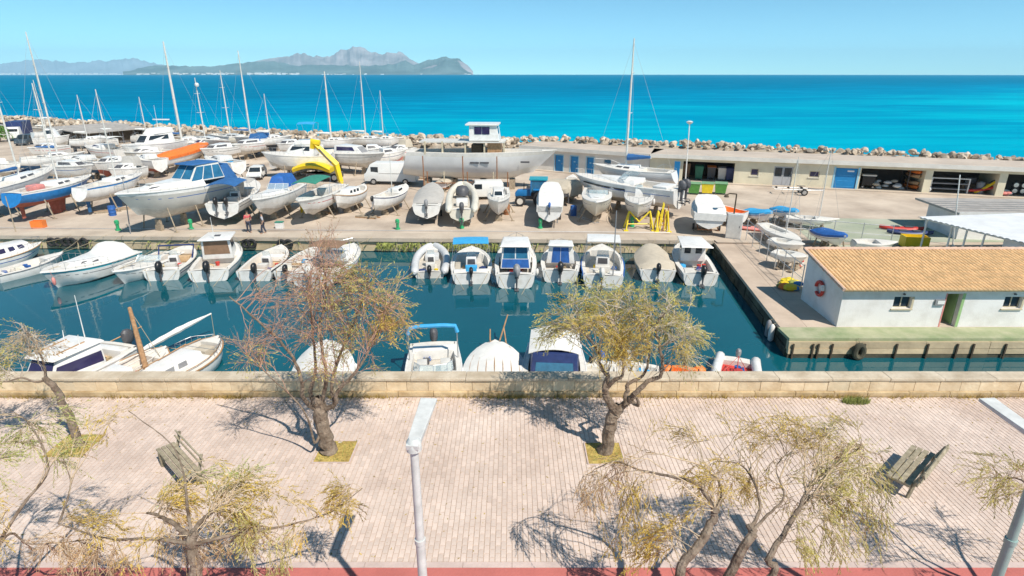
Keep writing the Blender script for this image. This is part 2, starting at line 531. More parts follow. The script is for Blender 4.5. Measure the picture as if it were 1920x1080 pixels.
for _, q, s_, k, ro in spots[300:]:
    mt = Matrix.Translation(q) @ Euler(ro).to_matrix().to_4x4() @ Matrix.Diagonal((s_*1.25, s_*1.05, s_*.85, 1))
    mb.add([mt @ v.co for v in rk[k].vertices], [tuple(f.vertices) for f in rk[k].polygons])
tag(mb.build('boulders_beyond', 'rock', bw, recalc=False), kind='stuff')

# low concrete parapet along the boatyard side of the breakwater
bwall = empty('boundary_wall', (0,0,0), label='long low concrete wall at the foot of the breakwater boulders', cat='wall')
mb = MB()
rows = []
for x in list(range(-150, 6, 6)):
    p, d = bwp(x); n = Vector((-d.y, d.x, 0)); q = p-n*3.0
    rows.append([q-n*.15+Vector((0,0,1.0)), q-n*.15+Vector((0,0,2.3)), q+n*.15+Vector((0,0,2.3)), q+n*.15+Vector((0,0,1.0))])
mb.grid(rows); mb.build('wall_body', 'concrete', bwall)
mb = MB(); rows = []
for x in list(range(-150, 6, 6)):
    p, d = bwp(x); n = Vector((-d.y, d.x, 0)); q = p-n*3.0
    rows.append([q-n*.22+Vector((0,0,2.303)), q-n*.22+Vector((0,0,2.42)), q+n*.22+Vector((0,0,2.42)), q+n*.22+Vector((0,0,2.303))])
mb.grid(rows); mb.build('coping', 'wall_pale', bwall)

# ---- far quay wall with its stone blocks, capping kerb, pipe and tyres
qw = empty('quay_wall', (0,0,0)); tag(qw, 'weathered stone quay wall under the boatyard', kind='structure')
for course in range(3):
    x = -64.0-course*.5
    while x < 15.0:
        wd = random.uniform(1.0, 1.7)
        x1 = min(x+wd, 15.2)
        z0 = (.52, .05, -.5)[course]; z1 = (.82, .50, .03)[course]
        j = random.uniform(-.03, .03)
        mb = MB(); y = qy(x)
        mb.box(x+.012, x1-.012, y+j, y+.45, z0, z1)
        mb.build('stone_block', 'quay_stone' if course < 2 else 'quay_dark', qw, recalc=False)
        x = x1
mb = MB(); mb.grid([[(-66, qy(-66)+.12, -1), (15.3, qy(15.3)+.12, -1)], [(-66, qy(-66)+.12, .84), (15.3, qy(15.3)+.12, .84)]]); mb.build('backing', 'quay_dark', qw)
x = -64.0
while x < 15.2:
    x1 = min(x+2.4, 15.3)
    mb = MB(); y0, y1 = qy(x), qy(x1)
    mb.hexa([(x+.008,y0-.12,.83),(x1-.008,y1-.12,.83),(x1-.008,y1+1.5,.83),(x+.008,y0+1.5,.83),(x+.008,y0-.12,1.112),(x1-.008,y1-.12,1.112),(x1-.008,y1+1.5,1.112),(x+.008,y0+1.5,1.112)])
    mb.build('coping_slab', 'concrete', qw, recalc=False); x = x1
mb = MB(); mb.tube([(-60, qy(-60)+2.0, 1.17), (-20, qy(-20)+2.0, 1.17), (12.5, qy(12.5)+2.0, 1.17)], .022)
tag(mb.build('water_pipe', 'alu'), 'thin pipe running along the far quay edge', 'pipe')
mb = MB(); rs = random.Random(9)
for i in range(500):
    x = rs.uniform(-10.5, 1.5) if i < 380 else rs.uniform(-40, 14)
    h = rs.uniform(.1, .38); y = qy(x)-.05
    a = rs.uniform(-.25,.25); z = rs.uniform(.35,.8)
    mb.add([(x-.05,y,z),(x+.05,y-.02,z),(x+a,y-.22-h*.4,z-h)], [(0,1,2)])
tag(mb.build('weeds', 'weed', recalc=False), 'green weeds hanging from joints of the far quay wall', kind='stuff')

# ---- pier and the land behind it
pier = empty('pier', (0,0,0)); tag(pier, 'concrete pier beside the tiled-roof hut', kind='structure')
def plx(y): return 13.35+(y-25.7)*(15.35-13.35)/(43.3-25.7)   # left edge of the pier
mb = MB()
mb.hexa([(plx(25.7)+.1,25.8,-1.2),(48,25.8,-1.2),(48,43.0,-1.2),(plx(43.2)+.1,43.2,-1.2),(plx(25.7)+.1,25.8,.96),(48,25.8,.96),(48,43.0,.96),(plx(43.2)+.1,43.2,.96)])
mb.build('core', 'quay_dark', pier)
y = 27.05
while y < 43.1:
    y1 = min(y+1.95, 43.2)
    for k in range(2):
        mb = MB()
        xa = plx(y)+k*1.35; xb = plx(y1)+k*1.35
        z0, z1 = .8, 1.0
        mb.hexa([(xa+.006,y+.006,z0),(xa+1.34,y+.006,z0),(xb+1.34,y1-.006,z0),(xb+.006,y1-.006,z0),(xa+.006,y+.006,z1),(xa+1.34,y+.006,z1),(xb+1.34,y1-.006,z1),(xb+.006,y1-.006,z1)])
        mb.build('deck_slab', 'pier_deck', pier, recalc=False)
    y = y1
mb = MB()
mb.grid([[(plx(27.05)+2.7,27.06,.998),(48,27.06,.998)],[(plx(43)+2.7,43.0,.998),(48,43.0,.998)]]); mb.build('yard_floor', 'concrete', pier)
mb = MB(); mb.box(plx(25.7)+.03, 48, 25.72, 27.04, .85, 1.004); mb.build('painted_edge', 'pier_paint', pier)
x = plx(25.7); rs = random.Random(2)
while x < 46:
    x1 = x+rs.uniform(2.6, 3.4)
    for k, (z0, z1) in enumerate(((.52,.845),(.22,.50),(-.4,.20))):
        mb = MB(); j = rs.uniform(-.02,.02)
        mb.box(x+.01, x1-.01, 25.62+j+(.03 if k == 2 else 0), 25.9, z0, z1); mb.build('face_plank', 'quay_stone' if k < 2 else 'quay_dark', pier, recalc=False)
    x = x1
for px in (1484,1521,1531,1557,1617,1677,1735,1790,1820,1880):
    p = G(px, 648, .6)
    mb = MB(); mb.box(p.x-.035, p.x+.035, 25.53, 25.60, .0, .78); mb.build('fender_post', 'container', pier, recalc=False)
y = 25.8
while y < 43:
    y1 = min(y+1.3, 43.2)
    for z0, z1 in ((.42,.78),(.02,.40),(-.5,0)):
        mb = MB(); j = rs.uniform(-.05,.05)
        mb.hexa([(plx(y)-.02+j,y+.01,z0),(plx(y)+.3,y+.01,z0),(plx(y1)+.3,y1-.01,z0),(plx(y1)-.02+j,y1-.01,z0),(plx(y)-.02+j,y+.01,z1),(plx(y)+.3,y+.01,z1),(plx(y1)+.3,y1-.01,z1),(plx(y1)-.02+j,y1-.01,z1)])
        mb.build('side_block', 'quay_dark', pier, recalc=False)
    y = y1
# worn green court paint in the dinghy yard
mb = MB(); mb.grid([[(21,35.5,1.004),(46,35.5,1.004)],[(22.5,42.3,1.004),(46,42.3,1.004)]])
mb.grid([[(22.5,42.5,1.108),(48,42.5,1.108)],[(24,50.5,1.108),(48,49,1.108)]])
tag(mb.build('painted_ground', 'yard_green', recalc=False), 'worn green painted ground of the dinghy yard', kind='structure')

# ---- promenade
PZ = 3.6
prom = empty('promenade', (0,0,0)); tag(prom, 'pale pink block-paved promenade', kind='structure')
mb = MB(); mb.box(-24, 24, 9.22, 16.35, -2, PZ-.012); mb.build('bedding', 'mortar', prom)
PITS = [(-4.66,13.10,.46),(2.43,13.02,.46),(-11.75,13.35,.52)]
PX, PY = .118, .222
cells = []
for i in range(-178, 179):
    off = (.5 if i % 2 else 0)*PY
    y = 9.36+off-PY*.5
    while y < 15.84:
        x0, x1, y0, y1 = i*PX+.004, (i+1)*PX-.004, max(y, 9.36)+.004, min(y+PY, 15.855)-.004
        y += PY
        if y1-y0 < .03: continue
        cx, cy = (x0+x1)/2, (y0+y1)/2
        if any(abs(cx-a) < s_+.03 and abs(cy-b) < s_ for a, b, s_ in PITS): continue
        cells.append((cx, cy, x0, x1, y0, y1))
full = [c for c in cells if c[5]-c[4] > .2]
full.sort(key=lambda c: c[0]**2*.6+(c[1])**2*1.0)
near = set(full[:300])
pm = MB(); hx, hy = PX/2-.004, PY/2-.004
pm.add([(-hx,-hy,-.03),(hx,-hy,-.03),(hx,hy,-.03),(-hx,hy,-.03),(-hx+.004,-hy+.004,0),(hx-.004,-hy+.004,0),(hx-.004,hy-.004,0),(-hx+.004,hy-.004,0)], [(4,5,6,7),(0,1,5,4),(1,2,6,5),(2,3,7,6),(3,0,4,7)])
p0 = None; rs = random.Random(3)
pmesh = bpy.data.meshes.new('paver'); pmesh.from_pydata(pm.v, [], pm.f); pmesh.materials.append(MAT['paver'])
big = MB()
for c in cells:
    z = PZ+rs.uniform(-.0025,.0025)
    if c in near:
        o = bpy.data.objects.new('paver', pmesh); COL.objects.link(o); o.parent = prom; o.location = (c[0], c[1], z)
    else:
        _, _, x0, x1, y0, y1 = c
        big.add([(x0,y0,z-.03),(x1,y0,z-.03),(x1,y1,z-.03),(x0,y1,z-.03),(x0+.004,y0+.004,z),(x1-.004,y0+.004,z),(x1-.004,y1-.004,z),(x0+.004,y1-.004,z)], [(4,5,6,7),(0,1,5,4),(1,2,6,5),(2,3,7,6),(3,0,4,7)])
tag(big.build('paving_beyond', 'paver', prom, recalc=False), kind='stuff')
for a, b, s_ in PITS:
    mb = MB()
    n_ = 8
    mb.grid([[(a-s_+2*s_*i/n_, b-s_+2*s_*j/n_, PZ+.002+.010*NZ.noise(Vector((i*.7+a, j*.7, 1)))) for i in range(n_+1)] for j in range(n_+1)])
    mb.build('tree_pit', 'soil', prom)
    for q in ((a-s_-.03,a+s_+.03,b-s_-.035,b-s_+.0),(a-s_-.03,a+s_+.03,b+s_,b+s_+.035),(a-s_-.035,a-s_,b-s_,b+s_),(a+s_,a+s_+.035,b-s_,b+s_)):
        mb = MB(); mb.box(*q, PZ-.05, PZ+.012); mb.build('pit_edging', 'kerb', prom, recalc=False)
mb = MB(); rs = random.Random(31)
for a, b, s_ in PITS:
    for i in range(170):
        x, y = a+rs.uniform(-s_,s_), b+rs.uniform(-s_,s_); h = rs.uniform(.02,.09)
        mb.add([(x-.008,y,PZ),(x+.008,y,PZ),(x+rs.uniform(-.05,.05),y+rs.uniform(-.05,.05),PZ+h)], [(0,1,2)])
tag(mb.build('pit_weeds', 'weed', recalc=False), 'low weeds sprouting in the square tree pits', kind='stuff')
x = -22.0
while x < 22:
    mb = MB(); mb.box(x+.005, x+.995, 9.21, 9.352, PZ-.2, PZ+.004); mb.build('edge_stone', 'kerb', prom, recalc=False); x += 1.0
mb = MB(); mb.grid([[(-30,-6,PZ-.004),(30,-6,PZ-.004)],[(-30,9.21,PZ-.004),(30,9.21,PZ-.004)]])
tag(mb.build('cycle_lane', 'red_lane'), 'red surfaced lane along the promenade edge', kind='structure')

mb = MB(); rs = random.Random(77)
for i in range(1500):
    if rs.random() < .5: x, y = rs.uniform(-15,15), 15.85-abs(rs.gauss(0,.5))
    else: x, y = rs.uniform(-14,14), rs.uniform(9.4,15.8)
    a = rs.uniform(0,6.28); l_ = rs.uniform(.015,.05); z = PZ+.006
    u = Vector((cos(a),sin(a),rs.uniform(-.1,.3)))*l_; v = Vector((-sin(a),cos(a),0))*l_*.35
    c = Vector((x,y,z)); mb.add([c-u,c+v,c+u,c-v], [(0,1,2,3)])
tag(mb.build('leaf_litter', 'dry_grass', recalc=False), 'fallen dry leaf litter scattered over the paving', kind='stuff')
for k, (px, py, lab) in ():
    p = G(px, py, PZ); o = empty('drain_cover', (p.x, p.y, PZ), 0, lab, 'drain cover', 'drain covers in the paving')
    for q in range(5):
        m2 = MB(); m2.box(-.16, .16, -.16+q*.066, -.16+q*.066+.045, -.004, .006); m2.build('bar', 'rust', o)
    for q in ((-.19,-.162,-.19,.19),(.162,.19,-.19,.19)): m2 = MB(); m2.box(*q, -.004, .008); m2.build('frame_edge', 'dark_grey', o)
# ---- parapet of sandstone blocks
par = empty('parapet_wall', (0,16,PZ), label='low sandstone block parapet with worn grey coping along the promenade', cat='wall')
def course(name, wmin, wmax, y0, y1, z0, z1, mat, seed, bev, jit=.008):
    rs = random.Random(seed); x = -19.5
    while x < 19.5:
        x1 = x+rs.uniform(wmin, wmax); j = rs.uniform(-jit, jit)
        mb = MB(); mb.box(x+.004, x1-.004, y0+j-16, y1-16, z0, z1+rs.uniform(-.004,.004)); mb.build(name, mat, par, bevel=bev); x = x1
course('plinth_block', 1.0, 1.5, 15.87, 16.38, 0, .17, 'plinth_stone', 1, .02)
course('wall_block', .55, .78, 15.945, 16.36, .172, .525, 'parapet_stone', 2, .012)
course('coping_slab', 1.3, 1.8, 15.90, 16.39, .535, .625, 'parapet_cap', 3, .02)
mb = MB(); mb.box(-19.4, 19.4, 15.99-16, 16.30-16, -.02, .53); mb.build('core', 'mortar', par)
mb = MB(); rs = random.Random(21)
clumps = [(G(430,742,PZ).x,40),(G(700,742,PZ).x,30),(G(960,742,PZ).x,90),(G(1060,742,PZ).x,50),(G(1260,745,PZ).x,60),(G(1350,745,PZ).x,50),(G(1600,748,PZ).x,110),(G(1830,750,PZ).x,60),(G(40,742,PZ).x,40)]
for cx, n in clumps+[(rs.uniform(-16,16), 30) for _ in range(44)]:
    for i in range(n):
        x = cx+rs.gauss(0,.28); y = 15.855-abs(rs.gauss(0,.05)); h = rs.uniform(.05,.20)
        dx, dy = rs.uniform(-.1,.1), rs.uniform(-.12,.02)
        mb.add([(x-.012,y,PZ),(x+.012,y,PZ),(x+dx,y+dy,PZ+h)], [(0,1,2)])
tag(mb.build('dry_grass', 'dry_grass', recalc=False), 'dry yellow grass tufts at the foot of the parapet', kind='stuff')
p = G(1605, 755, PZ); mb = MB()
for i in range(420):
    a = rs.uniform(0,6.28); r_ = rs.random()**.5*.42; h = rs.uniform(.05,.22)
    x, y = p.x+r_*cos(a), p.y+.02+r_*sin(a)*.4
    mb.add([(x-.012,y,PZ),(x+.012,y,PZ),(x+rs.uniform(-.1,.1),y+rs.uniform(-.12,.06),PZ+h)], [(0,1,2)])
tag(mb.build('weed_clump', 'weed', recalc=False), 'bushy weed clump growing at the foot of the parapet', 'weed')

# ---- hazy sea air
mb = MB(); mb.box(-26000, 26000, -400, 26000, -60, 900)
hz = mb.build('haze', 'white')
hm = bpy.data.materials.new('haze'); hm.use_nodes = True
hn = hm.node_tree.nodes; hn.remove(hn['Principled BSDF'])
pv = hn.new('ShaderNodeVolumePrincipled')
pv.inputs['Color'].default_value = (.62, .90, 1.0, 1)
pv.inputs['Density'].default_value = 4.5e-5
hm.node_tree.links.new(pv.outputs[0], hn['Material Output'].inputs['Volume'])
hz.data.materials.clear(); hz.data.materials.append(hm)
tag(hz, 'pale blue sea haze over the bay', kind='stuff')

# ================================================================ BOATS
GND = 1.1
class Boat:
    def __init__(s, name, label, st, bw_, B, fb=.8, dr=.35, kind='p', top='white', stripe=None, bottom='antifoul_dark', lift=None, cat='boat', group=None, trim='white', deckm='deck', rise=.35):
        a, b = G(*st), G(*bw_)
        d = b-a; d.z = 0
        s.L, s.B, s.fb, s.dr, s.kind, s.rise = d.length, B, fb, dr, kind, rise
        s.sz0 = dr+fb
        m = (a+b)/2
        rz = math.atan2(d.y, d.x)
        s.hard = lift is not None
        z = (GND+lift) if s.hard else -dr
        s.lift = lift
        s.root = empty(name, (m.x, m.y, z), rz, label, cat, group)
        s.label = label; s.group = group
        s.top, s.stripe, s.bottom, s.deckm, s.trim = top, stripe or top, bottom, deckm, trim
        s._hull()
        if kind == 'p' and len(label) % 2 == 0: s.pin(('mid_grey','navy','dark_grey','royal','red')[len(label) % 5])
        if cat in ('boat','fishing boat','yacht','inflatable'): s.fittings()
        if not s.hard and cat != 'dinghy': s.moor()
    def P(s, p): return s.root.matrix_basis @ Vector(p)
    def X(s, t): return (t-.5)*s.L
    def hb(s, t):
        h = s.B/2
        t = max(0, min(1, t))
        if s.kind == 'p':
            return h*(.90+.10*sm(t, 0, .35)) if t < .42 else h*max(0, 1-((t-.42)/.58)**2.3)**.78
        if s.kind == 'l':
            return h*max(0, 1-abs(2*t-1)**2.5)**.72
        return h*(.66+.34*sm(t, 0, .42)) if t < .42 else h*max(0, 1-((t-.42)/.58)**2.0)**.9
    def sz(s, t):
        if s.kind == 'l': return s.sz0+s.rise*(abs(2*t-1)**2)
        return s.sz0+s.rise*max(0, (t-.25)/.75)**1.6
    def _hull(s):
        prof = {'p': [(1,1),(.992,.86),(.955,.62),(.85,.36),(.45,.15),(0,0)], 'l': [(1,1),(1.0,.88),(.97,.66),(.84,.38),(.5,.14),(0,0)], 's': [(1,1),(1.0,.86),(.97,.6),(.80,.32),(.42,.10),(0,0)]}[s.kind]
        ts = [0,.06,.14,.24,.34,.44,.54,.63,.71,.78,.84,.89,.93,.965,.988,1]
        rows = []
        for t in ts:
            b, z1 = s.hb(t), s.sz(t)
            kz = s.dr*.9*sm(t, .72, 1)+(s.dr*.5*(1-sm(t, 0, .2)) if s.kind == 's' else 0)+(s.dr*.7*(1-sm(t, 0, .25)) if s.kind == 'l' else 0)
            rk_ = {'p': .13, 'l': .03, 's': .16}[s.kind]*s.L*sm(t, .58, 1)
            rks = {'p': .0, 'l': .03, 's': -.05}[s.kind]*s.L*(1-sm(t, 0, .4))
            side = []
            for fy, fz in prof:
                fl = 1-(1-fz)*.42*sm(t, .55, 1)
                side.append((s.X(t)-rk_*(1-fz)+rks*(1-fz), b*fy*fl, kz+(z1-kz)*fz))
            rows.append([(x,-y,z) for x, y, z in side]+[(x,y,z) for x, y, z in side[-2::-1]])
        mb = MB()
        def mif(i, j):
            k = j if j < 5 else 9-j
            return 1 if k == 0 else (2 if k >= (3 if s.kind == 'p' else 3) else 0)
        mb.grid(rows, mif=mif)
        mb.add(rows[0], [tuple(range(len(rows[0])))], 0)
        s.hull = mb.build('hull', [s.top, s.stripe, s.bottom], s.root, smooth=1)
    def rub(s, mat='trim', r=.04, t0=0, t1=1):
        mat = s.trim if mat == 'trim' else mat
        ts = [t0+(t1-t0)*i/14 for i in range(15)]
        for sg in (-1, 1):
            mb = MB(); mb.tube([(s.X(t), sg*(s.hb(t)+.01), s.sz(t)-.03) for t in ts], r, 5); mb.build('rub_rail', mat, s.root, smooth=1)
        return s
    def pin(s, mat, fz=.74, h=.05):
        for sg in (-1, 1):
            up, dn = [], []
            for i in range(13):
                t = .03+.90*i/12; b, z1 = s.hb(t), s.sz(t); kz = s.dr*.9*sm(t, .72, 1); rk_ = .13*s.L*sm(t, .58, 1)
                for lst, f_ in ((up, fz), (dn, fz-h/max(.3, z1))):
                    fy = .955+(.992-.955)*(f_-.62)/.24; fl = 1-(1-f_)*.42*sm(t, .55, 1)
                    lst.append((s.X(t)-rk_*(1-f_), sg*(b*fy*fl+.006), kz+(z1-kz)*f_))
            mb = MB(); mb.grid([up, dn]); mb.build('pinstripe', mat, s.root)
    def deck(s, cp=None, w=.22, depth=.45, camber=.06, mat=None, sole='sole'):
        ts = [i/16 for i in range(17)]
        if cp:
            ts = [t for t in ts if abs(t-cp[0]) > .02 and abs(t-cp[1]) > .02]+[cp[0]-.0005, cp[0]+.0005, cp[1]-.0005, cp[1]+.0005]
            ts = sorted(max(0, t) for t in ts)
        rows = []; inn = []
        for t in ts:
            x, b, z = s.X(t), s.hb(t)*.99, s.sz(t)-.012
            ic = cp is not None and cp[0] < t < cp[1]
            inn.append(ic)
            if ic:
                q = max(.05, b-w); zl = s.sz0-depth
                rows.append([(x,-b,z),(x,-q,z+.02),(x,-q*.97,zl),(x,q*.97,zl),(x,q,z+.02),(x,b,z)])
            else:
                rows.append([(x,-b,z),(x,-b*.62,z+camber*.7),(x,-b*.2,z+camber),(x,b*.2,z+camber),(x,b*.62,z+camber*.7),(x,b,z)])
        mb = MB(); mb.grid(rows, mif=lambda i, j: 1 if (inn[i] and inn[i+1] and j == 2) else 0)
        mb.build('deck', [mat or s.deckm, sole], s.root); return s
    def block(s, name, t0, t1, w0, w1, h, rf=.1, rb=.0, tum=.88, mat='white', z=None, bev=.05, zt=None, parent=None):
        x0, x1 = s.X(t0), s.X(t1)
        z0 = (s.sz(t0)-.05) if z is None else z
        z1 = (s.sz(t1)-.05) if (z is None) else z
        zt0 = (z0+h) if zt is None else zt; zt1 = max(zt0, z1+h*.8) if z is None and zt is None else zt0
        lo = [(x0,-w0,z0),(x1,-w1,z1),(x1,w1,z1),(x0,w0,z0)]
        hi = [(x0+rb,-w0*tum,zt0),(x1-rf,-w1*tum,zt0),(x1-rf,w1*tum,zt0),(x0+rb,w0*tum,zt0)]
        mb = MB(); mb.hexa(lo+hi)
        o = mb.build(name, mat, parent or s.root, smooth=1, bevel=bev)
        V = [Vector(q) for q in lo+hi]
        o_ = {'r': (V[0],V[1],V[5],V[4]), 'l': (V[2],V[3],V[7],V[6]), 'f': (V[1],V[2],V[6],V[5]), 'b': (V[3],V[0],V[4],V[7]), 't': (V[4],V[5],V[6],V[7])}
        return o, o_
    def pane(s, blk, face, u0, u1, v0, v1, mat='glass', name='window', th=.014):
        o, F = blk
        a, b, c, d = F[face]
        n = (b-a).cross(d-a).normalized()
        def at(u, v): return a.lerp(b, u).lerp(d.lerp(c, u), v)
        q = [at(u0,v0), at(u1,v0), at(u1,v1), at(u0,v1)]
        mb = MB(); mb.hexa([p-n*.01 for p in q]+[p+n*th for p in q])
        return mb.build(name, mat, o)
    def rail(s, t0=.45, t1=1.0, h=.45, inset=.06, n=6, r=.013, mat='steel'):
        mb = MB(); ts = [t0+(t1-t0)*i/n for i in range(n+1)]
        pts = [[], []]
        for k, sg in enumerate((-1, 1)):
            for t in ts:
                b = max(0, s.hb(t)-inset)
                p = Vector((s.X(t)-(inset if t > .97 else 0), sg*b, s.sz(t)+h*(.35+.65*sm(t, t0, t0+.15))))
                pts[k].append(p)
                mb.tube([(p.x, p.y, s.sz(t)-.02), p], r*.8, 4)
        mb.tube(pts[0]+pts[1][::-1], r, 4)
        mb.build('guard_rail', mat, s.root); return s
    def outboard(s, y=0.0, mat='black', k=1.0, up=False, leg='dark_grey'):
        x = -s.L/2-.22*k; z = s.sz0+.02
        def ring(zz, l, wd, xo=0): return [(x+xo+l*cos(a)*.5, y+wd*sin(a)*.5, zz) for a in [2*pi*i/10 for i in range(10)]]
        mb = MB()
        mb.loft([ring(z-.02,.38*k,.24*k), ring(z+.08,.52*k,.34*k), ring(z+.30*k,.58*k,.38*k), ring(z+.48*k,.50*k,.34*k,.03), ring(z+.58*k,.26*k,.18*k,.05)])
        o = mb.build('outboard_motor', mat, s.root, smooth=1)
        mb = MB()
        mb.loft([ring(z,.22*k,.14*k), ring(z-.35*k,.18*k,.10*k), ring(z-.8*k,.16*k,.06*k)])
        mb.obox((x-.05,y,z-.74*k), .42*k, .22*k, .025)
        mb.obox((x+.2*k,y,z-.12), .30*k, .20*k, .24)
        mb.loft([[(x-.28*k+q, y+.07*k*cos(a)*f_, z-.9*k+.07*k*sin(a)*f_) for a in [2*pi*i/8 for i in range(8)]] for q, f_ in ((0,.6),(.2*k,1),(.45*k,.3))])
        mb.build('motor_leg', leg, o, smooth=1)
        mb = MB()
        for i in range(3):
            a = 2*pi*i/3
            mb.obox((x-.30*k, y+.10*k*cos(a), z-.9*k+.10*k*sin(a)), .03, .09*k, .16*k, rx=a)
        mb.build('propeller', 'dark_grey', o)
        return s
    def screen(s, t, w, h, rake=.35, mat='clear', frame='alu', wrap=.5, z=None):
        z0 = (s.sz(t)+.04) if z is None else z
        x = s.X(t); W = w
        lo = [(x-wrap,-W,z0),(x,-W*.72,z0),(x+.10,0,z0),(x,W*.72,z0),(x-wrap,W,z0)]
        hi = [(x-wrap-rake*.8,-W*.96,z0+h*.8),(x-rake,-W*.68,z0+h),(x-rake+.08,0,z0+h),(x-rake,W*.68,z0+h),(x-wrap-rake*.8,W*.96,z0+h*.8)]
        mb = MB(); mb.tube(hi, .018, 4); mb.tube(lo, .018, 4)
        for a, b in zip(lo, hi): mb.tube([a, b], .016, 4)
        o = mb.build('windscreen', frame, s.root)
        for i in range(4):
            q = [Vector(lo[i]), Vector(lo[i+1]), Vector(hi[i+1]), Vector(hi[i])]
            n = (q[1]-q[0]).cross(q[3]-q[0]).normalized()*.004
            m2 = MB(); m2.hexa([p-n for p in q]+[p+n for p in q]); m2.build('pane', mat, o)
        return s
    def bimini(s, t0, t1, w, z, mat='blue_canvas', crown=.12, legs=True, frame='steel', name='canopy'):
        x0, x1 = s.X(t0), s.X(t1)
        nx, ny = 5, 8
        def zz(u, v): return z+crown*(1-(2*v-1)**2)+.05*sin(pi*u)
        up = [[(x0+(x1-x0)*i/nx, -w+2*w*j/ny, zz(i/nx, j/ny)) for j in range(ny+1)] for i in range(nx+1)]
        dn = [[(a, b, c-.03) for a, b, c in r] for r in up]
        mb = MB(); mb.grid(up); mb.grid(dn)
        edge = lambda A, B: mb.grid([A, B])
        edge(up[0], dn[0]); edge(up[-1], dn[-1]); edge([r[0] for r in up], [r[0] for r in dn]); edge([r[-1] for r in up], [r[-1] for r in dn])
        o = mb.build(name, mat, s.root, smooth=1)
        if legs:
            xm = (x0+x1)/2; zb = s.sz((t0+t1)/2)
            wb = min(s.hb((t0+t1)/2)-.05, w*1.15)
            for sg in (-1, 1):
                for xx in (x0, x1):
                    mb = MB(); mb.tube([(xm+(xx-xm)*.45, sg*wb, zb), (xx, sg*w*.98, z)], .016, 4); mb.build('canopy_pole', frame, o)
        return s
    def cover(s, t0, t1, h, mat='grey_canvas', drop=.22, flat=.35, seed=1):
        ts = [t0+(t1-t0)*i/12 for i in range(13)]
        rows = []; rs = random.Random(seed)
        for i, t in enumerate(ts):
            b, z = s.hb(t)*1.025+.015, s.sz(t)
            e = sm(t, t0-.02, t0+.12)*(1-sm(t, t1-.18, t1+.03)*.8)
            hh = h*e; sag = rs.uniform(-.03,.03)
            rows.append([(s.X(t), sg*b*f_, z+zf) for sg, f_, zf in ((-1,1.0,-drop),(-1,1.0,.03),(-1,.75,.03+hh*.5+sag),(-1,flat,hh*.95+.03),(1,0,hh+.05+sag),(1,flat,hh*.95+.03),(1,.75,.03+hh*.5-sag),(1,1.0,.03),(1,1.0,-drop))])
        mb = MB(); mb.grid(rows)
        for r in (rows[0], rows[-1]): mb.add(r, [tuple(range(len(r)))])
        mb.build('boat_cover', mat, s.root, smooth=1); return s
    def box(s, name, t0, t1, y0, y1, z0, z1, mat='white', bev=.03):
        mb = MB(); mb.box(s.X(t0), s.X(t1), y0, y1, z0, z1); return mb.build(name, mat, s.root, bevel=bev, smooth=1)
    def console(s, t, w=.35, h=.8, mat='white', depth=.45, seat=True, seatm='offwhite'):
        z = s.sz0-depth+.004
        bk = s.block('console', t, t+.5/s.L, w, w*.9, h, rf=.12, mat=mat, z=z, bev=.04)
        s.pane(bk, 'b', .15, .85, .45, .85, 'dark_grey', 'instrument_panel')
        mb = MB(); q = [(s.X(t)+.33, a, z+h-.02) for a in (-w*.8, w*.8)]+[(s.X(t)+.18, a, z+h+.35) for a in (w*.75, -w*.75)]
        mb.hexa([Vector(p)-Vector((.005,0,0)) for p in q]+[Vector(p)+Vector((.005,0,0)) for p in q]); mb.build('screen', 'clear', bk[0])
        if seat: s.box('seat', t-.75/s.L, t-.3/s.L, -w, w, z, z+.48, seatm, .05)
        return s
    def hatch(s, t, w=.22, mat='mid_grey', dz=.07):
        mb = MB(); x = s.X(t); z = s.sz(t)+dz-.02
        mb.box(x-w, x+w, -w, w, z-.05, z+.02); mb.build('hatch', mat, s.root, bevel=.012); return s
    def mast(s, t, h, r=.07, mat='offwhite', spread=True, stays=True, dx=0.0, dy=0.0, z=None, boom=None, boomm='blue_canvas', boomr=.14):
        z0 = (s.sz(t)+.02) if z is None else z
        p0, p1 = Vector((s.X(t),0,z0-.3)), Vector((s.X(t)+dx, dy, z0+h))
        mb = MB(); mb.tube([p0, p0.lerp(p1,.6), p1], [r, r*.95, r*.6], 7); o = mb.build('mast', mat, s.root, smooth=1)
        if spread:
            for f_, wd in ((.45,.55),(.75,.4)) if h > 8 else ((.55,.4),):
                q = p0.lerp(p1, f_); m2 = MB(); m2.tube([q+Vector((-.12,-wd,.03)), q, q+Vector((-.12,wd,.03))], r*.28, 4); m2.build('spreader', mat, o)
        if stays:
            m2 = MB()
            for e in ((s.X(.985),0,s.sz(.98)), (s.X(.02),0,s.sz(0)), (s.X(t)-.2,s.hb(t)*.95,s.sz(t)), (s.X(t)-.2,-s.hb(t)*.95,s.sz(t))):
                m2.tube([e, p0.lerp(p1,.97)], .009, 3, cap=False)
            m2.build('stays', 'wire', o)
        if boom:
            L, zb = boom
            a = Vector((s.X(t)-.1, 0, z0+zb)); b = a+Vector((-L, 0, .12))
            m2 = MB(); m2.tube([a, b], r*.55, 6); bo = m2.build('boom', mat, o, smooth=1)
            if boomm:
                m2 = MB(); rs = random.Random(int(L*100)); n = 9
                m2.tube([a.lerp(b, .02+.93*i/n)+Vector((0,0,.10+.02*rs.random())) for i in range(n+1)], [boomr*(1.25-.75*i/n)*rs.uniform(.88,1.1) for i in range(n+1)], 8)
                m2.build('sail_cover', boomm, bo, smooth=1)
        return s
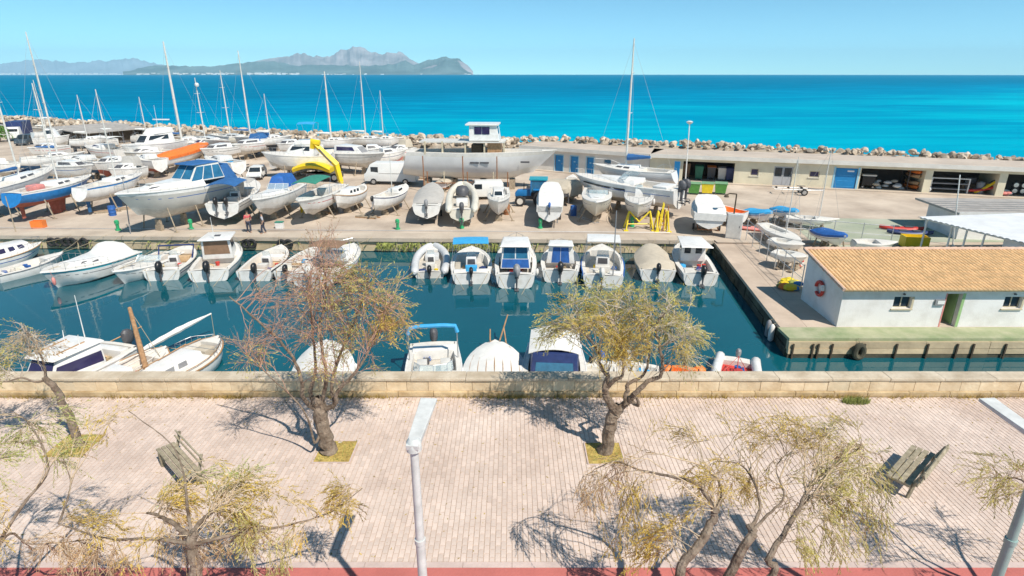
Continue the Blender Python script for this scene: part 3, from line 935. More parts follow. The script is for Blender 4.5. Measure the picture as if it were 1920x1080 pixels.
    def keel(s, t0=.38, t1=.56, d=1.3, mat='antifoul_red', rudder=True, skeg=False):
        mb = MB(); x0, x1 = s.X(t0), s.X(t1)
        def ring(z, a, b, w_): return [(a,0,z),((a+b)/2,-w_,z),(b,0,z),((a+b)/2,w_,z)]
        mb.loft([ring(.12,x0-.1,x1+.15,.14), ring(-d*.7,x0+.05,x1-.02,.10), ring(-d,x0+.05,x1-.05,.14)])
        mb.build('fin_keel', mat, s.root)
        if rudder:
            mb = MB(); xr = s.X(.04)
            mb.loft([ring(s.dr*.8,xr-.02,xr+.45,.05), ring(-d*.75,xr+.02,xr+.38,.03)]); mb.build('rudder', mat, s.root)
        return s
    def fender(s, t, sg, mat='white', z=None):
        y = sg*(s.hb(t)+.10); z = (s.sz(t)-.45) if z is None else z
        mb = MB(); mb.loft([[(s.X(t)+r_*cos(a), y+r_*sin(a), z+h_) for a in [2*pi*i/8 for i in range(8)]] for h_, r_ in ((-.26,.03),(-.2,.09),(0,.11),(.2,.09),(.26,.03))])
        mb.tube([(s.X(t),y,z+.25),(s.X(t),sg*s.hb(t),s.sz(t)+.05)], .01, 3)
        mb.build('fender', mat, s.root, smooth=1); return s
    def planks(s, n=5, mat='teak', z=.05, t0=.15, t1=.9, w=.7, ch=0.0):
        for i in range(n):
            f_ = (-1+2*i/(n-1))*w
            mb = MB(); mb.tube([(s.X(t0+(t1-t0)*k/6), f_*s.hb(t0+(t1-t0)*k/6), s.sz(t0+(t1-t0)*k/6)+z+ch*(1-abs(f_)**1.4*1.05)*sin(pi*(.12+.76*k/6))) for k in range(7)], .024, 4); mb.build('deck_trim', mat, s.root)
        return s
    def clutter(s, n=5, seed=0, t0=.08, t1=.5, depth=.44, z=None):
        rs = random.Random(seed)
        zz = (s.sz0-depth+.004) if z is None else z
        for i in range(n):
            t = rs.uniform(t0, t1); w_ = max(.1, s.hb(t)-.45); y = rs.uniform(-w_, w_); x = s.X(t); k = rs.randrange(4)
            mb = MB()
            if k == 0:
                mb.loft([[(x+r_*cos(a), y+r_*sin(a), zz+h) for a in [2*pi*q/10 for q in range(10)]] for h, r_ in ((0,.11),(.26,.15),(.27,.13))]); mb.build('bucket', rs.choice(['royal','red','dark_grey','yellow']), s.root, smooth=1)
            elif k == 1:
                mb.obox((x,y,zz+.16), .5, .36, .32, rs.uniform(0,3)); mb.build('cool_box', rs.choice(['offwhite','sky_blue','cream']), s.root, bevel=.03)
            elif k == 2:
                mb.tube([(x+.2*cos(a)*(1-a*.02), y+.2*sin(a)*(1-a*.02), zz+.03+a*.012) for a in [q*.6 for q in range(26)]], .022, 5); mb.build('rope_coil', rs.choice(['rope','royal','offwhite']), s.root)
            else:
                mb.obox((x,y,zz+.08), .55, .45, .14, rs.uniform(0,3)); mb.build('cushion', rs.choice(['cushion','navy','offwhite','tan_canvas','red']), s.root, bevel=.04)
        return s
    def fittings(s):
        for t, sg in ((.03,-1),(.03,1),(.90,0)):
            mb = MB(); y = sg*(s.hb(t)-.10); mb.obox((s.X(t),y,s.sz(t)+.05), .16, .03, .03); mb.obox((s.X(t),y,s.sz(t)+.02), .05, .03, .05); mb.build('cleat', 'steel', s.root)
        return s
    def moor(s, far=True):
        def rope(a, b, sag):
            a, b = Vector(a), Vector(b); mb = MB(); mb.tube([a.lerp(b, i/6)-Vector((0,0,sag*4*(i/6)*(1-i/6))) for i in range(7)], .016, 4, cap=False); mb.build('mooring_rope', 'rope', s.root)
        inv = s.root.matrix_basis.inverted()
        bowp = Vector((s.X(.93),0,s.sz(.93)+.04))
        if far and s.root.location.y > 34:
            w = s.P(bowp)
            for dx in (-.9, .9):
                rope(bowp, inv @ Vector((w.x+dx, qy(w.x)+.1, 1.14)), .12)
        for sg in (-1, 1):
            a = Vector((s.X(.03), sg*(s.hb(.03)-.1), s.sz(0)+.04)); rope(a, inv @ (s.P(a)+(s.root.matrix_basis.to_3x3() @ Vector((-1.6,-sg*.9,0)))*1.0+Vector((0,0,-s.fb-.25))), .05)
        return s
    def antenna(s, t, z, h, mat='white', y=0):
        mb = MB(); mb.tube([(s.X(t),y,z),(s.X(t)-.05,y,z+h)], [.028,.014], 5); mb.build('antenna', mat, s.root); return s
    def props(s, ts=(.22,.62), mat='old_wood', label=None, out=.55, block=True, keelz=None):
        if s.lift is None: return s
        kz = (keelz or 0)
        rt = empty('boat_cradle', (s.root.location.x, s.root.location.y, GND), s.root.rotation_euler.z, label, 'cradle', 'timber cradles propping up boats')
        H = s.lift
        for t in ts:
            for sg in (-1, 1):
                b = s.hb(t)*.80; zt = H+(s.sz(t))*.42
                mb = MB(); mb.tube([(s.X(t), sg*(b+out), 0), (s.X(t)-.02, sg*b, zt)], .055, 5)
                mb.obox((s.X(t), sg*(b+out), .02), .3, .3, .04); mb.build('prop', mat, rt)
            if block:
                mb = MB(); hb_ = max(.12, H-kz-.004); mb.box(s.X(t)-.14, s.X(t)+.14, -.32, .32, 0, hb_*.5-.004); mb.box(s.X(t)-.11, s.X(t)+.11, -.24, .24, hb_*.5, hb_); mb.build('keel_block', mat, rt)
        return s
    def trailer(s, label, mat='steel'):
        rt = empty('boat_trailer', (s.root.location.x, s.root.location.y, GND), s.root.rotation_euler.z, label, 'trailer', 'trailers under boats on the hardstand')
        H = s.lift; L, B = s.L, s.B
        mb = MB()
        for sg in (-1, 1):
            mb.tube([(-L*.48, sg*B*.30, H-.12), (L*.2, sg*B*.30, H-.10), (L*.52, 0, H-.05)], .04, 4)
        for x in (-.45,-.1,.2): mb.tube([(L*x,-B*.32,H-.1),(L*x,B*.32,H-.1)], .035, 4)
        mb.tube([(L*.5,0,H-.05),(L*.62,0,H-.08)], .04, 4); mb.tube([(L*.58,0,H-.1),(L*.58,0,.02)], .03, 4)
        mb.build('frame', mat, rt)
        for sg in (-1, 1):
            wheel(rt, (-L*.12, sg*B*.40, .26), .26, .16, axis='y')
        return s
def wheel(parent, c, r, w_, axis='y', rim='steel', n=16):
    def ring(o, rr):
        return [(c[0]+rr*cos(a), c[1]+o, c[2]+rr*sin(a)) if axis == 'y' else (c[0]+o, c[1]+rr*cos(a), c[2]+rr*sin(a)) for a in [2*pi*i/n for i in range(n)]]
    mb = MB(); mb.loft([ring(-w_/2,r*.62), ring(-w_/2,r*.92), ring(-w_*.3,r), ring(w_*.3,r), ring(w_/2,r*.92), ring(w_/2,r*.62)])
    o = mb.build('wheel', 'rubber', parent, smooth=1)
    mb = MB(); mb.loft([ring(-w_*.52,r*.2), ring(-w_*.51,r*.58), ring(w_*.51,r*.58), ring(w_*.52,r*.2)]); mb.build('rim', rim, o, smooth=1)
    return o
def rib_tubes(b, r=.24, mat='hypalon', t0=-.04):
    for sg in (-1, 1):
        pts = []; ts = [t0, t0+.05, .1, .25, .4, .55, .68, .78, .87, .94, .985]
        for t in ts:
            pts.append((b.X(t), sg*max(.0, (b.hb(t) if t < .9 else b.hb(t)*.95)), b.sz(max(0,t))+.02))
        rr = [r*.35]+[r]*(len(ts)-2)+[r*.8]
        mb = MB(); mb.tube(pts, rr, 10); mb.build('inflatable_tube', mat, b.root, smooth=1)

# ---------------------------------------------------------------- boats afloat along the far quay (sterns to the fairway)
FQ = 'boats moored along the far quay'
b = Boat('motorboat', 'white wheelhouse motorboat with three side windows, cut by the left frame edge', (-60,512,0), (78,455,1.1), 2.6, .8, group=FQ)
b.deck((.04,.3)).rub('teak'); c_ = b.block('cabin', .32, .86, .95, .55, .75, .35, .05)
b.clutter(5, 1, .04+.05, min(.3-.05,.5), 0.45)
for u in (.12,.38,.64): b.pane(c_, 'r', u, u+.16, .35, .8, 'purple_glass')
b.pane(c_, 'f', .1, .9, .3, .85); b.rail(.5)
b = Boat('motorboat', 'low white open boat squeezed between wheelhouse boat and teal-striped cruiser', (-10,528,0), (118,472,.9), 2.0, .55, group=FQ)
b.deck((.1,.7), depth=.3).rub('mid_grey').outboard(0, 'mid_grey', .7); b.box('thwart', .35, .42, -.7, .7, b.sz0-.15, b.sz0-.08, 'offwhite')
b.clutter(5, 2, .1+.05, min(.7-.05,.5), 0.3)
b = Boat('cabin_cruiser', 'white cabin cruiser with teal side stripe, bow pointing away from quay', (238,466,1.15), (76,512,1.25), 3.0, 1.05, stripe='teal', group=FQ, rise=.25, bottom='white')
b.deck((.06,.36)).rub('white').rail(.36, 1, .5, n=8).hatch(.72, .26); c_ = b.block('cabin', .34, .8, 1.15, .5, .42, .7, .05, .8)
b.clutter(5, 3, .06+.05, min(.36-.05,.5), 0.45)
b.pane(c_, 'f', .15, .85, .1, .8, 'offwhite', 'hatch'); b.cover(.02, .40, .85, 'white_canvas', .05, .5); b.fender(.95, 1, 'pink', 1.0)
for t in (.52,.66): b.pane(c_, 'l', .25+(t-.52)*2, .40+(t-.52)*2, .3, .75, 'dark_grey', 'porthole')
b = Boat('motorboat', 'small white cuddy boat beside teal-striped cruiser', (318,466,1.0), (212,509,1.1), 2.3, .75, group=FQ, bottom='white')
b.deck((.06,.45)).rub('white').rail(.5, 1, .38).hatch(.72, .18); b.screen(.5, .85, .4)
b.clutter(5, 4, .06+.05, min(.45-.05,.5), 0.45)
b = Boat('motorboat', 'open white boat with tan cushions and big black outboard', (306,526,0), (352,462,.9), 2.5, .7, group=FQ)
b.deck((.06,.80)).rub('offwhite').outboard(0, 'black', 1.15).console(.42); b.box('sunpad', .62, .78, -.7, .7, b.sz0-.42, b.sz0-.02, 'cushion', .06); b.box('bench_seat', .08, .16, -.8, .8, b.sz0-.44, b.sz0-.02, 'white', .04)
b.clutter(5, 5, .06+.05, min(.80-.05,.5), 0.45)
mb = MB(); mb.tube([(b.X(.5),-1.1,b.sz0),(b.X(.62),-1.15,b.sz0+.85),(b.X(.62),1.15,b.sz0+.85),(b.X(.5),1.1,b.sz0)], .07, 6); mb.build('folded_canopy', 'navy', b.root, smooth=1)
b = Boat('pilothouse_boat', 'white pilothouse boat with brown screen at back of wheelhouse', (394,528,0), (432,452,1.1), 2.8, .8, group=FQ)
b.deck((.05,.48)).rub('offwhite').outboard(0, 'black', 1.15); c_ = b.block('wheelhouse', .42, .70, 1.02, .85, 1.45, .35, -.1, .9)
b.clutter(5, 6, .05+.05, min(.48-.05,.5), 0.45)
b.pane(c_, 'b', .08, .92, .25, .9, 'brown_canvas', 'canvas_door'); b.pane(c_, 'r', .15, .85, .5, .88); b.pane(c_, 'l', .15, .85, .5, .88); b.pane(c_, 'f', .08, .92, .5, .9)
b.block('roof', .36, .72, 1.08, .95, .09, .05, .05, .95, z=b.sz0+1.40, bev=.03); b.hatch(.53, .2, 'dark_grey', 1.45); b.rail(.62); b.antenna(.4, b.sz0+1.4, 1.6)
b = Boat('motorboat', 'open white boat with tan deck next to pilothouse boat', (478,527,0), (528,462,.9), 2.6, .7, group=FQ)
b.deck((.06,.82), sole='cushion').rub('rubber').outboard(-.15, 'black', 1.0).console(.4); b.box('bow_seat', .66, .8, -.65, .65, b.sz0-.42, b.sz0-.05, 'white', .05); b.fender(.3, 1, 'white')
b.clutter(5, 7, .06+.05, min(.82-.05,.5), 0.45)
b = Boat('motorboat', 'white walkaround boat with brown cockpit canvas behind bare tree', (585,540,0), (664,458,1.2), 3.1, .95, group=FQ)
b.deck((.06,.55)).rub('offwhite').rail(.5, 1, .4); c_ = b.block('cabin', .48, .84, 1.1, .5, .5, .5, .0, .84); b.screen(.55, 1.05, .5, z=b.sz0+.45)
b.clutter(5, 8, .06+.05, min(.55-.05,.5), 0.45)
b.bimini(.30, .56, 1.1, b.sz0+1.25, 'brown_canvas', .05); b.outboard(0, 'offwhite', 1.0); b.fender(.1, 1); b.fender(.0, -1)
b = Boat('motorboat', 'slim open white boat squeezed left of the walkaround boat', (540,527,0), (592,464,.9), 2.0, .65, group=FQ)
b.deck((.06,.8), depth=.4).rub('offwhite').outboard(0, 'black', .9); b.box('thwart', .4, .47, -.6, .6, b.sz0-.2, b.sz0-.12, 'cushion'); b.clutter(4, 77, .12, .7, .4)
b = Boat('inflatable_boat', 'grey inflatable boat with white console at the near end of its row', (806,522,0), (812,462,.7), 2.2, .45, group=FQ, top='offwhite', cat='inflatable')
b.deck((.04,.82), w=.1, depth=.25); rib_tubes(b, .27); b.outboard(0, 'black', .85); b.console(.35, .32, .85, depth=.25); b.box('bow_cushion', .6, .8, -.5, .5, b.sz0-.24, b.sz0+.12, 'hypalon', .06)
b.clutter(5, 9, .04+.05, min(.82-.05,.5), 0.25)
b.rub('royal', .03, 0, .5)
b = Boat('motorboat', 'white fishing boat under a flat bright blue canopy', (884,533,0), (884,466,.9), 2.75, .75, group=FQ)
b.deck((.05,.70)).rub('white').outboard(0, 'black', .75).console(.40, .4, .9, seatm='sky_blue'); b.bimini(.30, .62, 1.2, b.sz0+1.55, 'sky_blue', .04); b.box('transom_box', .05, .12, -1.15, -.35, b.sz0-.44, b.sz0+.12, 'white'); b.box('transom_box', .05, .12, .35, 1.15, b.sz0-.44, b.sz0+.12, 'white'); b.rail(.6)
b.clutter(5, 10, .05+.05, min(.70-.05,.5), 0.45)
b.box('side_seat', .2, .5, .75, 1.1, b.sz0-.44, b.sz0, 'tan_canvas')
b = Boat('cabin_cruiser', 'tall white cruiser with royal blue cockpit enclosure and silver outboard', (966,541,0), (968,450,1.2), 2.75, .95, group=FQ)
b.deck((.05,.50)).rub('white').outboard(-.1, 'mid_grey', 1.25); c_ = b.block('cabin', .36, .82, 1.1, .6, .75, .6, .05, .85)
b.clutter(5, 11, .05+.05, min(.50-.05,.5), 0.45)
e_ = b.block('enclosure', .20, .40, 1.0, 1.0, 1.5, .1, .25, .84, 'white', z=b.sz0-.1); b.pane(e_, 'b', .04, .96, .05, .42, 'royal', 'blue_canvas'); b.pane(e_, 'b', .06, .48, .45, .94, 'blue_glass'); b.pane(e_, 'b', .52, .94, .45, .94, 'blue_glass'); b.pane(e_, 'r', .08, .9, .4, .9, 'blue_glass'); b.pane(e_, 'l', .08, .9, .4, .9, 'blue_glass')
b.block('hardtop', .18, .50, 1.05, .9, .12, .1, .1, .9, z=b.sz0+1.42, bev=.04); b.rail(.5, 1, .5); b.fender(.25, 1); b.fender(.25, -1)
for t in range(5): b.box('clip', .185, .20, -.9+t*.42, -.72+t*.42, b.sz0+1.40, b.sz0+1.47, 'dark_grey', .01)
b = Boat('cabin_cruiser', 'white cruiser with small hardtop and blue double door', (1050,530,0), (1051,460,1.1), 2.6, .85, group=FQ)
b.deck((.05,.42)).rub('white').outboard(0, 'black', 1.1); c_ = b.block('cabin', .32, .74, .98, .6, 1.3, .8, 0, .80)
b.clutter(5, 12, .05+.05, min(.42-.05,.5), 0.45)
b.pane(c_, 'b', .18, .49, .05, .88, 'royal', 'door'); b.pane(c_, 'b', .51, .82, .05, .88, 'royal', 'door'); b.pane(c_, 'r', .2, .8, .5, .85, 'blue_glass'); b.pane(c_, 'l', .2, .8, .5, .85, 'blue_glass'); b.pane(c_, 'f', .1, .9, .3, .9)
b.block('roof', .27, .52, .88, .82, .10, .05, .05, .94, 'white', z=b.sz0+1.24, bev=.04); b.rail(.55); b.fender(.3, -1, 'navy'); b.fender(.5, -1, 'navy')
b = Boat('motorboat', 'white centre-console boat with square white hardtop on posts', (1130,540,0), (1128,462,1.0), 2.85, .85, group=FQ)
b.deck((.05,.78)).rub('royal', .05, 0, .6).outboard(.1, 'offwhite', 1.0).console(.40, .5, 1.0); b.bimini(.30, .62, 1.1, b.sz0+1.7, 'white', .03, name='hardtop'); b.rail(.5, 1, .4)
b.clutter(5, 13, .05+.05, min(.78-.05,.5), 0.45)
b.box('bait_tank', .06, .14, -1.1, -.4, b.sz0-.44, b.sz0+.08); b.box('cool_box', .18, .25, .3, .9, b.sz0-.44, b.sz0-.02, 'offwhite')
b = Boat('motorboat', 'boat hidden under a grey beige tarpaulin, outboard showing', (1232,528,0), (1216,462,1.0), 2.55, .8, group=FQ)
b.deck((.06,.6)).rub('white').outboard(0, 'black', .85).cover(.03, .97, .42, 'tan_canvas', .16, .45)
b.clutter(5, 14, .06+.05, min(.6-.05,.5), 0.45)
b = Boat('pilothouse_boat', 'small white fishing boat with two-window wheelhouse next to the pier', (1312,536,0), (1280,455,1.1), 2.45, .85, group=FQ)
b.deck((.05,.46)).rub('white').outboard(-.1, 'black', 1.0); c_ = b.block('wheelhouse', .42, .66, .85, .7, 1.25, .25, .0, .92)
b.clutter(5, 15, .05+.05, min(.46-.05,.5), 0.45)
b.pane(c_, 'b', .12, .38, .45, .85); b.pane(c_, 'b', .58, .84, .45, .85); b.pane(c_, 'r', .2, .8, .5, .85); b.pane(c_, 'l', .2, .8, .5, .85)
b.block('roof', .26, .70, 1.05, .85, .07, .05, .05, .97, z=b.sz0+1.22, bev=.02); b.rail(.6); b.box('fish_box', .06, .16, .3, .95, b.sz0-.44, b.sz0+.05, 'offwhite')

# ---------------------------------------------------------------- boats afloat below the promenade
NQ = 'boats moored below the promenade'
b = Boat('cabin_cruiser', 'white cruiser with wraparound purple windows and white antenna near the left edge', (222,640,1.0), (-5,735,1.3), 2.7, .9, group=NQ, rise=.25)
b.deck((.04,.34)).rub('white'); c_ = b.block('cabin', .30, .72, 1.05, .75, .95, .5, -.05, .86)
b.clutter(5, 16, .04+.05, min(.34-.05,.5), 0.45)
b.pane(c_, 'l', .04, .96, .12, .62, 'purple_glass'); b.pane(c_, 'r', .04, .96, .12, .62, 'purple_glass'); b.pane(c_, 'f', .06, .94, .2, .92, 'purple_glass'); b.pane(c_, 'b', .1, .9, .1, .7, 'purple_glass')
b.block('hardtop', .26, .68, 1.02, .82, .12, .25, .1, .9, z=b.sz0+.90, bev=.05); b.hatch(.5, .22, 'dark_grey', .87); b.antenna(.32, b.sz0+1.0, 2.1, 'white', .3); b.antenna(.42, b.sz0+1.0, .5, 'white', .6); b.antenna(.38, b.sz0+1.0, .5, 'white', -.5)
b.outboard(.35, 'dark_grey', 1.1); b.box('stern_seat', .06, .14, -.9, .9, b.sz0-.44, b.sz0+.05, 'white'); b.rail(.6)
for sg in (-.5,.5): b.box('roof_bar', .36, .6, sg-.02, sg+.02, b.sz0+1.02, b.sz0+1.06, 'wood', .005)
def llaut(name, label, st, bw_, B, fb=.7, **k):
    q = Boat(name, label, st, bw_, B, fb, .4, 'l', group=k.pop('group', NQ), rise=k.pop('rise', .28), cat='fishing boat', **k)
    q.rub('teak', .045); return q
b = llaut('wooden_fishing_boat', 'white double-ended fishing boat carrying a thick wooden mast and furled white lateen yard', (312,652,.9), (140,735,.9), 2.4)
b.deck((.2,.5), depth=.35); b.planks(4, 'offwhite', .07, .1, .92); c_ = b.block('coachroof', .5, .72, .6, .45, .4, .1, 0, .9); b.hatch(.8, .25, 'offwhite')
b.clutter(5, 17, .2+.05, min(.5-.05,.5), 0.35)
# mast and yard of that boat, placed from the sight lines
def local(b, p): return b.root.matrix_basis.inverted() @ Vector(p)
m0, m1 = local(b, G(274,690,1.0)), local(b, ZA(243,578,27.0))
mb = MB(); mb.tube([m0+Vector((0,0,-.5)), m1], [.13,.09], 8); ms = mb.build('mast', 'wood', b.root, smooth=1)
y0, y1 = local(b, ZA(268,656,25.2)), local(b, ZA(396,588,28.0))
mb = MB(); n = 12; rs = random.Random(8); mb.tube([y0.lerp(y1, i/n)+Vector((0,0,.05*sin(pi*i/n))) for i in range(n+1)], [(.05+.10*sin(pi*min(1,(i+1.2)/n))**.6)*rs.uniform(.85,1.1) for i in range(n+1)], 8); mb.build('furled_yard', 'white_canvas', ms, smooth=1)
y0, y1 = local(b, ZA(100,692,24.8)), local(b, ZA(266,612,27.2))
mb = MB(); mb.tube([y0, y1], [.05,.035], 5); mb.build('spar', 'wood', ms)
mb = MB()
for a_, b_ in ((ZA(243,580,27.0), G(300,668,.9)), (ZA(243,580,27.0), ZA(248,668,26.0)), (ZA(396,588,28.0), G(404,640,.9))): mb.tube([local(b, a_), local(b, b_)], .014, 3)
mb.build('stays', 'rope', ms)
b = llaut('wooden_fishing_boat', 'white double-ended fishing boat with grey side windows beside furled yard', (410,632,.9), (240,728,.9), 2.5)
b.deck((.12,.30), depth=.35); c_ = b.block('coachroof', .34, .78, .72, .5, .42, .15, .05, .85)
b.clutter(5, 18, .12+.05, min(.30-.05,.5), 0.35)
for u in (.1,.4): b.pane(c_, 'l', u, u+.2, .25, .8, 'mid_grey'); b.pane(c_, 'r', u, u+.2, .25, .8, 'mid_grey')
b.planks(2, 'teak', .10, .1, .9, .85); b.rail(.02, .3, .35); b.box('engine_box', .14, .26, -.35, .35, b.sz0-.3, b.sz0+.1, 'tan_canvas')
mb = MB(); mb.tube([(b.X(.62),-.4,b.sz0+.45),(b.X(.3),-.45,b.sz0+.47)], .03, 4); mb.build('oar', 'wood', b.root)
b = llaut('wooden_fishing_boat', 'fishing boat under a smooth white cover behind the bare tree', (612,640,.9), (596,752,.9), 2.6)
b.deck(); b.cover(.03, .97, .38, 'white_canvas', .15, .4); b.planks(5, 'rope', .09, .1, .9, .85, .34); b.fender(.4, -1); b.fender(.35, 1)
b = Boat('motorboat', 'white motorboat with light blue arch bimini and clear windscreen', (815,668,0), (812,775,1.0), 2.45, .75, group=NQ)
b.deck((.05,.46)).rub('white').outboard(0, 'dark_grey', 1.1); b.screen(.52, .85, .35, .3); c_ = b.block('cuddy', .50, .8, .9, .45, .22, .4, 0, .8); b.pane(c_, 't', .2, .6, .25, .75, 'offwhite', 'hatch')
b.clutter(5, 19, .05+.05, min(.46-.05,.5), 0.45)
b.box('stern_bench', .06, .15, -1.0, 1.0, b.sz0-.44, b.sz0+.08, 'white', .05); b.box('seat', .28, .36, .3, .75, b.sz0-.44, b.sz0+.1, 'offwhite'); b.box('seat', .28, .36, -.75, -.3, b.sz0-.44, b.sz0+.1, 'offwhite')
mb = MB(); zt = b.sz0+1.5
mb.tube([(b.X(.26),-1.1,b.sz0),(b.X(.24),-1.1,zt-.25),(b.X(.235),-1.0,zt),(b.X(.235),1.0,zt),(b.X(.24),1.1,zt-.25),(b.X(.26),1.1,b.sz0)], .025, 6); fr = mb.build('bimini_arch', 'steel', b.root, smooth=1)
mb = MB(); mb.tube([(b.X(.24),-1.11,zt-.28),(b.X(.235),-1.02,zt+.02),(b.X(.235),-.5,zt+.07),(b.X(.235),.5,zt+.07),(b.X(.235),1.02,zt+.02),(b.X(.24),1.11,zt-.28)], .10, 8); mb.build('furled_canopy', 'sky_blue', fr, smooth=1)
b.fender(.5, 1); b.fender(.7, 1); b.fender(.45, -1)
b = llaut('wooden_fishing_boat', 'white covered fishing boat with bare wooden spars and varnished rails', (928,640,.9), (926,760,.9), 2.75)
b.deck(); b.cover(.04, .97, .26, 'white_canvas', .02, .3); b.planks(7, 'wood', .08, .12, .88, .8, .24); b.fender(.35, 1, 'navy'); b.fender(.35, -1, 'navy')
mb = MB()
for a_, b_ in ((ZA(896,770,24.0), ZA(952,590,27.8)), (ZA(957,700,26.0), ZA(944,610,27.6)), (ZA(918,720,25.0), ZA(919,617,26.6))): mb.tube([local(b, a_), local(b, b_)], [.055,.035], 6)
mb.build('spar', 'wood', b.root)
b = Boat('cabin_cruiser', 'white cruiser with rounded canvas roof and navy side curtain behind leafy tree', (1040,640,.9), (1038,765,1.0), 2.75, .8, group=NQ)
b.deck((.05,.5)).rub('white'); e_ = b.block('enclosure', .12, .52, 1.15, 1.05, 1.0, .15, .2, .90, 'navy', z=b.sz0-.05, bev=.08); b.bimini(.08, .48, 1.12, b.sz0+.90, 'white_canvas', .22, False)
b.clutter(5, 20, .05+.05, min(.5-.05,.5), 0.45)
b.pane(e_, 'f', .1, .9, .15, .6, 'blue_glass'); b.rail(.55); b.fender(.4, -1, 'sky_blue'); b.fender(.5, -1, 'hypalon')
for k, (px, top_, tar, lab) in enumerate(((1128,'white','white_canvas','small white dinghy moored by cruiser with navy curtain'),(1178,'white','hypalon','little white tender tucked under the leafy tree crown'))):
    b = Boat('dinghy', lab, (px,672,.6), (px-6,750,.6), 1.5, .45, .2, group=NQ, top=top_, cat='dinghy')
    b.deck((.08,.8), w=.1, depth=.3).rub('offwhite').outboard(0, 'offwhite' if k else 'royal', .8); b.box('thwart', .4, .48, -.55, .55, b.sz0-.12, b.sz0-.06, 'offwhite')
    b.fender(.2, -1, 'white'); b.fender(.3, 1, 'blue' if k == 0 else 'white')
for px, py, lab in ((1250,686,'orange mooring buoy floating beside the branching tree'),(1311,688,'round orange buoy between two others near the inflatable')):
    p = G(px, py+8, .2); o = empty('mooring_buoy', (p.x, p.y, -.15), 0, lab, 'buoy', 'mooring buoys below the promenade')
    mb = MB(); mb.loft([[(r_*cos(a), r_*sin(a), z) for a in [2*pi*i/12 for i in range(12)]] for z, r_ in ((0,.06),(.1,.24),(.3,.33),(.5,.27),(.62,.1))]); mb.build('float', 'orange', o, smooth=1)
    mb = MB(); mb.tube([(0,0,.6),(0,0,.78)], .04, 6); mb.build('ring', 'dark_grey', o)
b = Boat('inflatable_boat', 'small inflatable with grey tubes and red bow gear, cut off by the parapet', (1384,668,.45), (1376,760,.5), 1.75, .35, .25, group=NQ, top='red', cat='inflatable')
b.deck((.1,.8), w=.1, depth=.2, sole='red'); rib_tubes(b, .22, 'white'); b.outboard(0, 'mid_grey', .7)
b.clutter(5, 21, .1+.05, min(.8-.05,.5), 0.2)
mb = MB(); mb.tube([(b.X(.3),-.5,b.sz0),(b.X(.18),0,b.sz0+.5),(b.X(.3),.5,b.sz0)], .02, 4); mb.tube([(b.X(.18),0,b.sz0+.5),(b.X(.6),0,b.sz0+.1)], .02, 4); mb.build('a_frame', 'red', b.root)
b.box('fuel_tank', .3, .45, -.25, .25, b.sz0-.18, b.sz0+.12, 'red', .05)

# ---------------------------------------------------------------- boats ashore on the hardstand, front row
HR = 'boats chocked up in the front row of the hardstand'
def mast_to(b, t, py, **k):
    y = b.P((b.X(t),0,0)).y
    z0 = b.root.location.z+b.sz(t)
    b.mast(t, ZA(960, py, y).z-z0, **k)
def sailer(name, label, st, bw_, B, top, bottom, stripe=None, lift=1.2, fb=.9, kd=1.15, cabin=True, rail=True, group=None, km=None, wm='dark_grey', cr=(.42,.74)):
    b = Boat(name, label, st, bw_, B, fb, .5, 's', top, stripe, bottom, lift=lift, cat='sailboat', group=group, rise=.22)
    b.deck((.06,.36), w=.35, depth=.4).rub('offwhite', .03).keel(d=kd-.03, mat=km or bottom)
    if cabin:
        c_ = b.block('coachroof', cr[0], cr[1], b.hb(.42)*.6, b.hb(.74)*.5, .36, .5, .02, .82)
        for f_ in 'lr':
            for u in (.12,.45): b.pane(c_, f_, u, u+.25, .25, .75, wm)
        b.hatch(.8, .2, 'mid_grey')
    if rail: b.rail(.7, 1, .5, n=3).rail(0, .16, .5, n=2)
    return b
b = sailer('sailboat', 'pale grey sailboat with blue sail cover at the left frame edge', (-70,362,3.9), (104,312,3.9), 3.0, 'pale_hull', 'antifoul_blue', lift=1.3, group=HR)
b.mast(.55, 9.0, .08, boom=(3.6,.75), stays=True); b.props((.25,.66), label='timber cradle under the grey sailboat cut by the frame', keelz=1.12)
b = sailer('sailboat', 'white sailboat with broad blue topside band and red keel', (22,366,3.5), (172,330,3.7), 2.9, 'blue', 'antifoul_red', 'white', group=HR, lift=1.15)
b.props((.22,.52,.72), label='timber cradle propping the blue-banded sailboat', keelz=1.12); b.box('tarp_heap', .2, .32, -.6, .4, b.sz0-.2, b.sz0+.35, 'pink', .15); b.mast(.55, 8.5, .07)
b = sailer('sailboat', 'slim white sailboat with thin blue line and blue rudder', (150,357,3.4), (268,327,3.6), 2.4, 'white', 'antifoul_white', 'blue', group=HR, lift=1.1, km='antifoul_blue')
b.props((.28,.66), label='timber cradle holding the slim white sailboat', keelz=1.12); b.mast(.55, 8.0, .06)
b = Boat('motor_yacht', 'large white motor yacht with blue canopy windows and grey lower hull', (428,330,4.3), (216,366,4.5), 3.9, 1.55, .75, 'p', 'shaded_hull', 'white', 'antifoul_white', lift=.9, cat='yacht', group=HR, rise=.3)
b.deck((.04,.38)).rub('white', .05).rail(.45, 1, .55, n=9); c_ = b.block('cabin', .36, .86, 1.55, .5, .55, 1.6, 0, .8)
b.pane(c_, 'l', .05, .45, .3, .6, 'dark_grey'); b.pane(c_, 'r', .05, .45, .3, .6, 'dark_grey'); b.hatch(.72, .25, 'offwhite', .45)
e_ = b.block('enclosure', .16, .48, 1.5, 1.2, 1.35, 1.2, .2, .78, 'offwhite', z=b.sz0+.25, bev=.12)
for u in (.03,.35,.67): b.pane(e_, 'l', u, u+.29, .10, .86, 'blue_glass'); b.pane(e_, 'r', u, u+.29, .10, .86, 'blue_glass')
b.block('canopy_top', .17, .42, 1.22, 1.05, .10, .1, .1, .9, 'blue_canvas', z=b.sz0+1.58, bev=.04)
